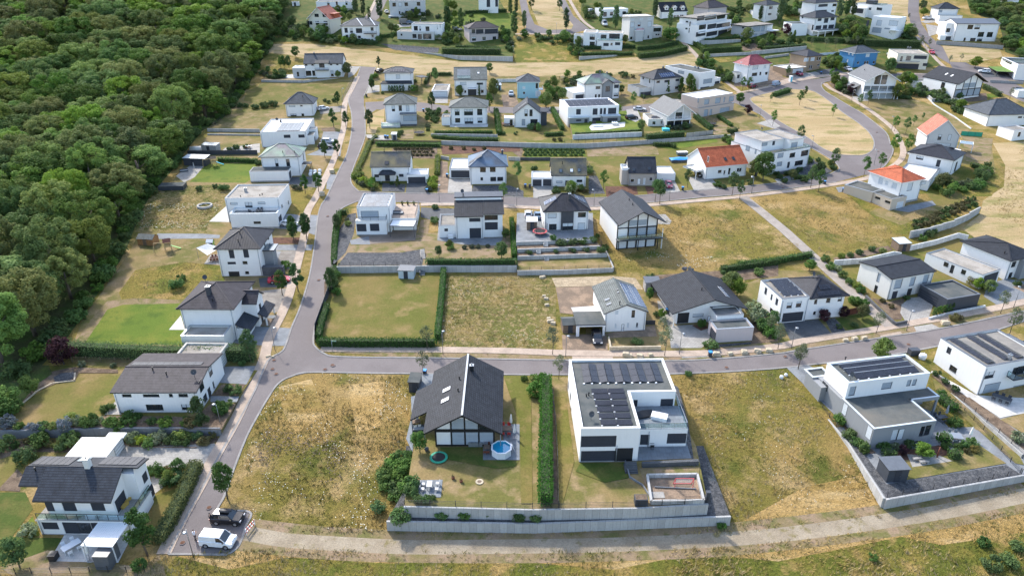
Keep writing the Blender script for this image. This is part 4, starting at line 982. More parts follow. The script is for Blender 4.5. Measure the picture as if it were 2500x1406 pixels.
def bins(fr,at,mt='anth',lid='bluep',dsc='wheeled bin with blue lid'):
 p=Q(fr,*at);o=emp('wheeled_bin',p,random.uniform(-.4,.4));mb=MB();mb.mesh(D_('-.24 -.26 .06,.24 -.26 .06,.24 .26 .06,-.24 .26 .06,-.29 -.34 .95,.29 -.34 .95,.29 .34 .95,-.29 .34 .95'),D_('0 1 5 4,1 2 6 5,2 3 7 6,3 0 4 7,4 5 6 7'),mt);mb.bd('body',o)
 mb=MB();mb.box(-.3,.3,-.37,.36,.95,1.05,lid);mb.bd('lid',o)
 for s in(-1,1):mb=MB();mb.tube([(s*.27,.3,.1),(s*.33,.3,.1)],[.1,.1],'rubber',9);mb.bd('wheel',o)
 auto(o,dsc,'bin',p);return o
def bag(fr,at,dsc='white bulk bag of building material',s=.9):
 p=Q(fr,*at);mb=MB();n=12;vs=[]
 for zz,k in((0,.9),*D_('.15 1.05,.5 1.1,.85 .95,.95 .6')):
  for i in range(n):a=2*pi*i/n;r=s*.5*k/max(abs(cos(a)),abs(sin(a)))**.6*random.uniform(.93,1.05);vs.append((cos(a)*r,sin(a)*r,zz*s))
 fs=[(r*n+i,r*n+(i+1)%n,(r+1)*n+(i+1)%n,(r+1)*n+i)for r in range(4)for i in range(n)]+[tuple(4*n+i for i in range(n))];mb.mesh(vs,fs,'foam');
 for s1 in(-1,1):mb.bar((s1*.25*s,-.2*s,.9*s),(s1*.1*s,0,1.15*s),.05,'foam')
 return obj1(mb,'bulk_bag',p,random.random(),dsc,'bulk bag')
def psl(fr,at,h=2.6,mt='cloth',dsc='closed white parasol',z=None):
 p=Q(fr,*at)if z is None else hz_(*Z(fr,at),z);o=emp('parasol',p);mb=MB();mb.tube([(0,0,0),(0,0,h)],[.03,.03],'zinc',6);mb.bd('pole',o);mb=MB();mb.tube([(0,0,h*.4),(0,0,h*.55),(0,0,h*.9),(0,0,h)],[.22,.2,.1,.03],mt,8,False);mb.bd('canopy',o)
 mb=MB();mb.box(-.3,.3,-.3,.3,0,.08,'stoneg');mb.bd('foot',o);auto(o,dsc,'parasol',p);return o
def table(fr,at,rz=0,L=1.8,w=.9,mt='anth',ch=4,cmt=None,dsc='garden dining table',cdesc='garden chair at a terrace table',z=None,legs=True):
 p=Q(fr,*at)if z is None else hz_(*Z(fr,at),z);o=emp('garden_table',p,rz);mb=MB();mb.box(-L/2,L/2,-w/2,w/2,.70,.75,mt);mb.bd('table_top',o)
 for sx in(-1,1):
  for sy in(-1,1):mb=MB();mb.box(sx*(L/2-.1)-.03,sx*(L/2-.1)+.03,sy*(w/2-.1)-.03,sy*(w/2-.1)+.03,0,.7,mt);mb.bd('leg',o)
 auto(o,dsc,'table',p)
 for i in range(ch):
  s=1 if i%2 else-1;n=(ch+1)//2;x=-L/2+L*((i//2)+.5)/n;q=Matrix.Rotation(rz,3,'Z')@V((x,s*(w/2+.35),0));chair(p+q,rz+(0 if s<0 else pi),cmt or mt,cdesc)
 return o
CH={}
def chair(p,rz,mt='anth',dsc='garden chair'):
 if mt not in CH:
  L=[]
  mb=MB();mb.box(-.24,.24,-.22,.24,.4,.45,mt);L.append(('seat',mb));mb=MB();mb.mesh(D_('-.24 -.22 .45,.24 -.22 .45,.24 -.3 .9,-.24 -.3 .9,-.24 -.26 .45,.24 -.26 .45,.24 -.34 .9,-.24 -.34 .9'),D_('0 1 2 3,7 6 5 4,0 4 5 1,2 6 7 3,1 5 6 2,0 3 7 4'),mt);L.append(('backrest',mb))
  for sx in(-1,1):
   for sy in(-1,1):mb=MB();mb.box(sx*.21-.02,sx*.21+.02,sy*.2-.02,sy*.2+.02,0,.4,mt);L.append(('leg',mb))
  CH[mt]=[]
  for n,q in L:t=q.bd(n);CH[mt].append((n,t.data));bpy.data.objects.remove(t)
 o=emp('garden_chair',p,rz)
 for n,me in CH[mt]:c=bpy.data.objects.new(n,me);COL.objects.link(c);c.parent=o
 auto(o,dsc,'chair',p,'garden chairs on the terraces');return o
def sofa(fr,at,rz=0,L=2.2,w=.85,h=.7,mt='anth',dsc='low outdoor lounge sofa',back=True,z=None):
 p=Q(fr,*at)if z is None else hz_(*Z(fr,at),z);o=emp('lounge_sofa',p,rz);mb=MB();mb.box(-L/2,L/2,-w/2,w/2,0,.3,mt);mb.bd('base',o);mb=MB();mb.box(-L/2+.1,L/2-.1,-w/2+.02,w/2-.15,.3,.43,'clothg' if mt!='foam' else 'foam');mb.bd('cushion',o)
 if back:mb=MB();mb.box(-L/2,L/2,w/2-.14,w/2,.3,h,mt);mb.bd('backrest',o)
 auto(o,dsc,'sofa',p);return o
def bxt(fr,at,L,w,h,mt,name,dsc,cat,rz=0,lid=None,z=None,lb=None):
 p=Q(fr,*at)if z is None else hz_(*Z(fr,at),z);o=emp(name,p,rz);mb=MB();mb.box(-L/2,L/2,-w/2,w/2,0,h,mt);mb.bd('body',o);mb=MB();mb.box(-L/2-.03,L/2+.03,-w/2-.03,w/2+.03,h,h+.06,lid or mt);mb.bd('lid',o)
 if lb:tag(o,lb,cat)
 else:auto(o,dsc,cat,p)
 return o
def pot(fr,at,h=.5,plantk='lf_g',mt='anth',dsc='potted plant',z=None,ph=.7):
 p=Q(fr,*at)if z is None else hz_(*Z(fr,at),z);o=emp('potted_plant',p);mb=MB();mb.tube([(0,0,0),(0,0,h)],[.2,.26],mt,10,False);mb.bd('pot',o)
 me=PM.get(plantk)
 if not me:me=PM[plantk]=crm('foliage',.8,1.0,0,8,260,.08,5,LF(plantk),'dome',.5)
 c=bpy.data.objects.new('foliage',me);COL.objects.link(c);c.parent=o;c.location=(0,0,h-.1);c.scale=(ph/1.0,)*3;auto(o,dsc,'potted plant',p);return o
PM={}
def trm(fr,at,r,h,pad,net=False,dsc='round trampoline'):
 p=Q(fr,*at);o=emp('trampoline',p);mb=MB();n=24
 ring=lambda rr,z:[(cos(2*pi*i/n)*rr,sin(2*pi*i/n)*rr,z)for i in range(n)]
 mb.mesh(ring(r-.32,h),[tuple(range(n))],'rubber');mb.bd('mat',o);mb=MB();vs=ring(r-.34,h+.02)+ring(r,h+.02)+ring(r,h-.07);mb.mesh(vs,[(i,(i+1)%n,n+(i+1)%n,n+i)for i in range(n)]+[(n+i,n+(i+1)%n,2*n+(i+1)%n,2*n+i)for i in range(n)],pad);mb.bd('edge_pad',o)
 for i in range(0,n,6):a=2*pi*i/n;mb=MB();mb.tube([(cos(a)*r*.95,sin(a)*r*.95,0),(cos(a)*r*.95,sin(a)*r*.95,h)],[.03,.03],'zinc',5);mb.bd('leg',o)
 if net:
  mb=MB()
  for i in range(n):a=2*pi*i/n;b=2*pi*(i+1)/n;mb.tube([(cos(a)*r,sin(a)*r,h),(cos(a)*r,sin(a)*r,h+1.8)],[.012,.012],'black',4,False,False)if i%4 else mb.tube([(cos(a)*r,sin(a)*r,h),(cos(a)*r,sin(a)*r,h+1.85)],[.035,.035],'black',5)
  for k in range(1,10):
   for i in range(n):a=2*pi*i/n;b=2*pi*(i+1)/n;mb.bar((cos(a)*r,sin(a)*r,h+k*.18),(cos(b)*r,sin(b)*r,h+k*.18),.012,'black')
  mb.bd('safety_net',o)
 auto(o,dsc,'trampoline',p);return o
def pgl(fr,a,b,d,h,mt='trim',top='pvc',dsc='pergola with light roof',z=None,slats=True,lb=None):
 p=Q(fr,*a)if z is None else hz_(*Z(fr,a),z);q=hz_(*Z(fr,b),p.z);L=(q-p).length;o=emp('pergola',p,atan2(q.y-p.y,q.x-p.x))
 for x in(.06,L-.06):
  for y in(.06,d-.06):mb=MB();mb.box(x-.06,x+.06,y-.06,y+.06,0,h,mt);mb.bd('post',o)
 mb=MB();mb.box(0,L,0,.12,h,h+.16,mt);mb.box(0,L,d-.12,d,h,h+.16,mt);mb.box(0,.12,.12,d-.12,h,h+.16,mt);mb.box(L-.12,L,.12,d-.12,h,h+.16,mt);mb.bd('frame',o);mb=MB();n=int(L/.28)if slats else 1
 for i in range(n):x0=.12+(L-.24)*i/n;mb.box(x0,x0+(L-.24)/n*(.86 if slats else 1),.12,d-.12,h+.1,h+.15,top)
 mb.bd('roof',o)
 if lb:tag(o,lb,'pergola')
 else:auto(o,dsc,'pergola',p)
 return o
def tft(name,fr,pts,dens,h,mt,w=.035,lb=None,world=None,z=None,clump=.12,bls=4,mats2=None,lean=.85,mask=None):
 xy=[tuple(Q(fr,*p)[:2])for p in pts]if z is None else[tuple(hz_(*Z(fr,p),z)[:2])for p in pts];a=np.array(xy);x0,y0=a.min(0);x1,y1=a.max(0);rnd=np.random.default_rng(int(abs(x0*7+y1))+3)
 N=int((x1-x0)*(y1-y0)*dens);p=np.stack([rnd.uniform(x0,x1,N),rnd.uniform(y0,y1,N)],1);ins=np.zeros(N,bool);j=len(xy)-1
 for i in range(len(xy)):
  (xi,yi),(xj,yj)=xy[i],xy[j];c=((yi>p[:,1])!=(yj>p[:,1]))&(p[:,0]<(xj-xi)*(p[:,1]-yi)/(yj-yi+1e-9)+xi);ins^=c;j=i
 from mathutils import noise
 p=p[ins]
 if mask:kk=np.array([mask(noise.fractal(V((q[0]*.09,q[1]*.09,mask.s)),.9,2.,4))>rnd.random()for q in p]);p=p[kk]
 if len(p)==0:return None
 hs=np.array([.55+.9*abs(noise.noise(V((q[0]*.25,q[1]*.25,3))))for q in p]);gz=np.interp(p[:,1],GY,GZ)if z is None else np.full(len(p),z)
 wd=np.array([noise.noise(V((q[0]*.06,q[1]*.06,9)))*3.5+.6 for q in p])
 qs=[]
 for b in range(bls):
  n=len(p);q0=np.column_stack([p+rnd.normal(scale=clump,size=(n,2)),gz]);an=wd+rnd.normal(scale=1.0,size=n);H_=h*hs*rnd.uniform(.6,1.25,n);le=H_*lean*rnd.uniform(.4,1.5,n)
  tip=q0+np.column_stack([np.cos(an)*le,np.sin(an)*le,H_]);a2=rnd.uniform(0,pi,n);s=np.column_stack([np.cos(a2)*w,np.sin(a2)*w,np.zeros(n)])*rnd.uniform(.6,1.6,n)[:,None]
  qs.append(np.stack([q0-s,q0+s,tip+s*.35,tip-s*.35],1).reshape(-1,3))
 me=quadmesh(name,np.concatenate(qs),[mt]);o=bpy.data.objects.new(name,me);COL.objects.link(o);o['kind']='stuff'
 if lb:o['label']=lb
 o['category']='grass';return o
# == THE GROUND
mb=MB();n=len(GY);XS=[-900,-300,0,300,900]
mb.mesh([(x,y,z)for y,z in zip(GY,GZ)for x in XS],[(i*5+j,i*5+j+1,(i+1)*5+j+1,(i+1)*5+j)for i in range(n-1)for j in range(4)],'meadow')
g=mb.bd('ground');g['kind']='structure'
# ---- raised plots with their retaining walls
zA1=terr('x',D_('944 1271,1300 1277,1360 1275,1783 1259,1692 1022,1640 930,1000 940,985 1200'),h=1.5,base=(948,1291),mt='gvd',name='gravel',walls=[(0,1),(1,2),(2,3)],lb='long outer concrete retaining wall along the dirt track, lower of two tiers',over=.12,w=.28)
zA2=terr('x',D_('986 1234,1300 1242,1560 1238,1728 1228,1700 1090,1655 1000,1640 925,1030 915,1000 1000,1010 1090'),z=zA1+1.75,mt='lawnb',walls=[(0,1),(1,2),(2,3)],lb='inner concrete retaining wall with thin fence on top, upper of two tiers',over=.05,w=.28)
zB=terr('x',D_('2161 1218,2497 1159,2560 1150,2400 900,1917 896,2076 1087'),h=1.55,base=(2161,1238),mt='pvg',name='paving',walls=D_('0 1,1 2,5 0,4 5'),lb='concrete retaining wall round the corner plot of the grey and white flat-roofed house',over=.15,w=.3)
zC=terr('x',D_('2271 917,2380 1005,2500 1110,2640 1150,2560 880,2290 880'),z=zB+.55,mt='pvl',name='paving',walls=[(0,1),(1,2),(2,3)],lb='straight concrete wall between the grey house garden and the white house at the right edge',over=.1,w=.3)
zD=terr('x',D_('-80 1052,120 1048,250 1044,384 1043,538 1044,570 985,655 868,170 862,0 925,-80 960'),h=1.35,base=(200,1064),mt='lawn',walls=D_('0 1,1 2,2 3,3 4'),lb='grey stepped concrete wall behind the lower left house and below the long tiled-roof house',wall='concd',over=.1)
zE=terr('x',D_('822 651,1027 649,1262 649,1262 560,835 560'),h=1.45,base=(1084,666),mt='tan',walls=[(0,1),(1,2)],lb='long concrete retaining wall behind the big hedged lawn',over=.1)
zF1=terr('x',D_('1263 661,1380 659,1496 654,1478 612,1262 612'),h=1.0,base=(1380,671),mt='lawnb',walls=[(0,1),(1,2),(2,3)],lb='lowest concrete garden wall with dark rails in front of the stepped garden',over=.1)
zF2=terr('x',D_('1263 625,1482 618,1466 596,1262 596'),z=zF1+.9,mt='soil',walls=[(0,1)],lb='second concrete wall of the stepped garden counted from below',over=.05)
zF3=terr('x',D_('1263 608,1464 600,1450 580,1262 582'),z=zF2+.8,mt='soil',walls=[(0,1)],lb='third concrete wall of the stepped garden counted from below',over=.05)
zF4=terr('x',D_('1260 590,1450 584,1447 520,1262 520'),z=zF3+.8,mt='pvg',name='paving',walls=[(0,1)],lb='uppermost concrete wall of the stepped garden beside the terrace',over=.05)
zG=terr('x',D_('912 342,1078 344,1352 351,1429 351,1575 343,1783 329,1775 285,930 285'),h=1.4,base=(1352,361),mt='lawn',walls=D_('1 2,2 3,3 4,4 5'),lb='very long pale concrete retaining wall below the second row of houses',over=.1)
zG2=terr('x',D_('1398 330,1567 323,1560 270,1385 275'),z=zG+1.4,mt='lawng',walls=[(0,1)],lb='white concrete retaining wall under the bright green lawn of the white and grey cube house',wall='concw',over=.1)
zH=terr('x',D_('638 196,740 197,830 191,850 165,660 168'),h=1.1,base=(740,206),mt='tan',walls=[(0,1),(1,2)],lb='grey concrete wall in front of the house with the dormer near the wood',over=.1)
zI=terr('x',D_('666 101,876 114,1120 137,1252 139,1250 95,680 70'),h=1.9,base=(1120,150),mt='lawndk',walls=[(0,1),(1,2),(2,3)],lb='weathered concrete wall above the mown straw field, left of the green gap',over=.1)
zJ=terr('x',D_('1414 139,1500 135,1556 130,1560 108,1400 112'),h=1.7,base=(1414,151),mt='lawndk',walls=[(0,1),(1,2)],lb='pale concrete wall above the straw field, right of the green gap',over=.1)
zK=terr('x',D_('1711 100,1808 97,1800 80,1702 84'),h=2.2,base=(1760,114),mt='lawn',walls=[(0,1),(3,0)],lb='tall pale concrete wall holding the lawn of the three-storey white house',over=.1)
# ---- broad zones
A=lambda nm,mt,*pts,sm=False,f='x',z=None:ar_(nm,f,pts,mt,sm,z)
A('lawn','lawnb',*D_('918 172,1640 178,1700 160,1800 235,1560 262,1030 252,935 248,892 235,905 200'))
A('lawn','lawnb',*D_('925 268,1100 265,1600 270,1790 247,1860 290,1990 372,2030 398,1900 360,1600 370,890 372,893 320'))
A('lawn','lawn',*D_('890 362,1500 362,1900 345,2045 402,2040 418,1930 443,1690 465,1440 482,1120 473,970 471,876 466,858 436'))
A('lawn','lawndk',*D_('690 0,930 0,905 60,870 100,660 104,650 60'))
A('lawn','lawndk',*D_('930 0,1220 0,1265 90,1250 139,1120 137,900 110'))
A('field','straw',*D_('1290 0,1370 0,1410 72,1395 80,1320 75'))
A('lawn','lawndk',*D_('1420 0,2200 0,2235 100,2300 160,2010 200,1920 185,1800 190,1700 130,1560 110,1415 70'))
A('meadow','straw',*D_('2050 0,2225 0,2230 50,2215 90,2190 60,2140 20'))
A('meadow','meag',*D_('1253 88,1385 88,1412 150,1255 153'))
A('field','straw',*D_('650 108,760 108,876 121,1000 136,1120 151,1253 154,1413 153,1512 143,1620 136,1675 119,1722 145,1700 165,1634 169,1532 182,1429 186,1250 187,1100 184,1000 180,918 172,870 160,770 150,700 134,640 128'))
A('lawn','lawnb',*D_('560 262,640 200,850 196,868 190,850 262,840 330,800 400,750 480,735 560,710 680,650 850,590 960,540 1044,170 870,200 780,300 640,400 470'))
A('lawn','lawn',*D_('600 225,650 202,850 199,838 240,822 270,760 265,590 275'))
A('lawn','lawnb',*D_('545 275,690 270,700 300,660 318,510 312'))
A('lawn','lawng',*D_('462 445,505 402,620 398,640 420,600 447'))
A('meadow','wild',*D_('330 565,350 500,395 455,545 452,560 480,510 540,505 570'))
A('lawn','lawng',*D_('195 840,235 790,260 752,300 742,440 740,455 842'))
A('meadow','meag',*D_('290 715,330 660,450 640,545 650,550 700,430 735,300 738'))
A('earth','tan',*D_('180 840,230 770,262 735,330 728,440 732,438 741,300 744,262 756,240 790,205 840'))
A('lawn','lawnb',*D_('2000 225,2060 235,2150 240,2240 245,2330 280,2370 322,2240 345,2180 330,2110 262'))
A('field','straw',*D_('2424 350,2454 404,2451 456,2400 490,2392 524,2349 558,2385 585,2500 610,2640 600,2640 340'))
A('lawn','lawnb',*D_('2200 345,2420 350,2430 420,2380 470,2250 450,2190 420'))
A('meadow','meag',*D_('2060 470,2180 520,2260 520,2320 490,2390 500,2390 520,2220 575,2190 570,2120 520'))
A('lawn','lawnb',*D_('2140 510,2330 480,2340 500,2200 550,2120 520'))
A('meadow','meag',*D_('2200 470,2250 410,2400 400,2450 440,2420 480,2330 480'))
A('lawn','lawn',*D_('1985 630,2220 600,2350 580,2420 600,2500 640,2500 740,2170 800,2130 762,2036 671'))
A('lawn','lawnb',*D_('1430 680,1830 690,1900 660,2000 660,2036 690,2100 740,2170 796,1900 845,1620 862,1430 860'))
A('meadow','wild',*D_('1085 672,1345 672,1358 700,1356 860,1068 850'))
A('lawn','lawn',*D_('815 668,1084 666,1066 842,774 838,772 800,785 760,805 710'))
A('meadow','meag',*D_('430 1357,620 1335,1200 1345,1800 1330,2500 1240,2700 1500,300 1500'))
A('meadow','golden',*D_('430 1357,620 1330,850 1340,1200 1345,1800 1328,2200 1278,2520 1222,2560 1290,2300 1330,2200 1310,1900 1370,1700 1350,1500 1390,1200 1365,950 1375,700 1360,560 1390'))
A('meadow','golden',*D_('1790 1285,1960 1190,2100 1160,2150 1245,2000 1275'))
A('meadow','golden',*D_('680 945,760 925,800 1010,720 1060,690 1000'));A('meadow','golden',*D_('850 940,940 930,930 1040,870 1060'))
A('verge','tan',*D_('765 856,1050 878,1350 882,1620 884,1900 866,2154 826,2500 761,2500 738,2168 798,1967 830,1618 862,1384 861,1067 854,783 852'))
A('verge','tan',*D_('1027 501,1258 507,1447 509,1594 497,1798 478,1900 467,2060 440,2060 450,1820 484,1594 502,1318 511,1027 502'))
# ---- roads
LB=D_('411 1352,449 1274,501 1177,535 1112,581 1031,624 950,654 881,686 860,697 844,713 797,733 750,756 672,768 598,776 531,785 500,797 482,828 416,848 373,859 317,858 277,851 245,862 215,881 163')
RB=D_('917 165,888 235,889 262,892 319,888 345,863 409,856 434,860 452,876 468,873 492,837 508,822 527,813 563,812 644,800 714,783 760,770 791,765 831,770 847,793 864,800 905,758 909,711 919,679 937,651 977,624 1024,600 1071,571 1145,548 1210,533 1238,537 1247,610 1250,600 1285,590 1317,577 1339,555 1354')
road=lambda pts:ar_('road','x',pts,'asphalt')
road(LB+RB)
UE=D_('760 840,775 855,793 864,833 871,1050 874,1350 879,1618 881,1750 876,1900 863,1950 855,2154 824,2301 801,2500 759,2640 730')
LE=D_('2640 756,2500 784,2362 828,2214 860,2100 876,1974 891,1850 903,1635 913,1350 915,1200 914,900 911,758 909,740 911')
road(UE+LE)
UBs=D_('850 455,876 467,970 472,1119 474,1301 484,1434 484,1560 478,1685 466,1800 457,1939 442,2017 428,2045 416')
LBs=D_('2120 425,2041 445,1939 459,1802 475,1718 482,1594 494,1447 505,1320 504,1258 502,1119 497,1027 495,920 492,873 493,850 500')
road(UBs+LBs)
OUT=D_('1790 250,1857 281,1888 312,1939 339,1990 367,2028 389,2048 408,2045 422,2120 428,2160 405,2180 370,2173 350,2161 322,2110 281,2076 261,2041 240,2014 223,2005 208,2018 200,2100 194,2200 196,2280 190,2278 180,2170 181,2065 181,2017 190,1953 198,1884 211,1836 224,1799 231')
road(OUT)
road(D_('892 250,938 248,1029 251,1093 259,1250 262,1380 262,1511 262,1570 256,1670 246,1799 231,1800 252,1700 262,1600 275,1400 276,1100 275,1000 272,919 268,893 285'))
road(D_('2218 0,2216 30,2222 55,2240 85,2265 110,2290 140,2320 158,2330 176,2280 188,2340 184,2500 200,2500 178,2370 160,2335 140,2300 115,2270 88,2250 60,2243 30,2244 0'))
road(D_('1268 0,1275 40,1285 68,1268 80,1310 84,1400 82,1440 72,1400 40,1380 0,1362 0,1385 45,1400 62,1395 72,1340 74,1305 60,1292 30,1285 0'))
road(D_('925 0,905 30,885 60,905 62,925 45,945 0'))
road(D_('2360 160,2420 175,2500 215,2500 250,2440 225,2380 190'))
ISL=D_('1831 244,1836 238,1877 227,1922 218,1973 220,1990 225,2024 247,2052 271,2093 299,2120 322,2134 346,2130 367,2110 379,2082 380,2045 377,2007 362,1966 333,1905 299,1864 271,1840 254')
ar_('field','x',ISL,'straw')
def kb(pts,w=.32,mt='gutter',closed=False):stp('kerb','x',pts,w,mt,hgt=.10)
kb(LB);kb(RB[:2]);kb(RB[2:9]);kb(RB[9:20]+UE[3:-1]);kb(LE[1:-1]+RB[22:]);kb([(555,1354),(411,1352)]);kb(UBs[1:]);kb(LBs[1:-1]);kb(ISL+ISL[:1]);kb(OUT[:8]);kb(OUT[8:20])
# ---- pavements and paths
LP=D_('400 1352,440 1270,492 1177,526 1112,572 1031,608 955,643 881,658 824,686 770,705 723,722 660,733 617,744 570,750 520,771 482,791 442,817 385,834 334,841 300,840 270,847 240,873 188')
stp('pavement','x',LP,1.9,'paving',hgt=.095)
stp('pavement','x',D_('783 852,1067 854,1250 857,1384 862,1618 864,1750 861,1900 846,1967 832,2168 799,2402 758,2510 735,2620 712'),1.8,'paving',hgt=.095)
stp('pavement','x',D_('1027 500,1119 499,1318 508,1450 510,1584 501,1751 486,1818 480,1900 470,1939 465,2041 450,2120 434,2188 401,2205 374,2198 346,2181 316,2144 285,2110 261,2069 237,2028 217,2014 205'),1.7,'paving',hgt=.095)
stp('path','x',D_('1813 481,1850 510,1915 563,1974 617,2034 671,2094 724,2134 764,2175 797'),2.7,'pvp',smooth=False,hgt=.095)
stp('verge','x',D_('600 1305,850 1328,1200 1334,1500 1329,1800 1314,2200 1265,2520 1205'),5.2,'tan')
stp('track','x',D_('596 1300,700 1318,850 1328,1000 1335,1200 1334,1500 1329,1800 1314,2000 1294,2200 1265,2350 1240,2520 1205'),2.3,'track')
stp('pavement','x',[(883,58),(903,30),(918,0)],1.6,'paving',hgt=.09);stp('pavement','x',[(1450,72),(1420,48),(1390,0)],1.6,'paving',hgt=.09);stp('pavement','x',[(1258,84),(1400,84)],1.2,'paving',hgt=.09)
stp('path','x',D_('1712 150,1690 125,1664 100,1650 84'),2.0,'paving');stp('pavement','x',D_('2322 178,2290 150,2262 118,2238 90'),1.6,'paving',hgt=.09);stp('pavement','x',[(2190,180),(2290,182)],1.4,'paving',hgt=.09)
stp('pavement','x',D_('1800 228,1850 218,1920 203,1990 190'),1.5,'paving',hgt=.09)
stp('path','x',[(1722,160),(1760,190),(1810,228)],1.8,'paving')
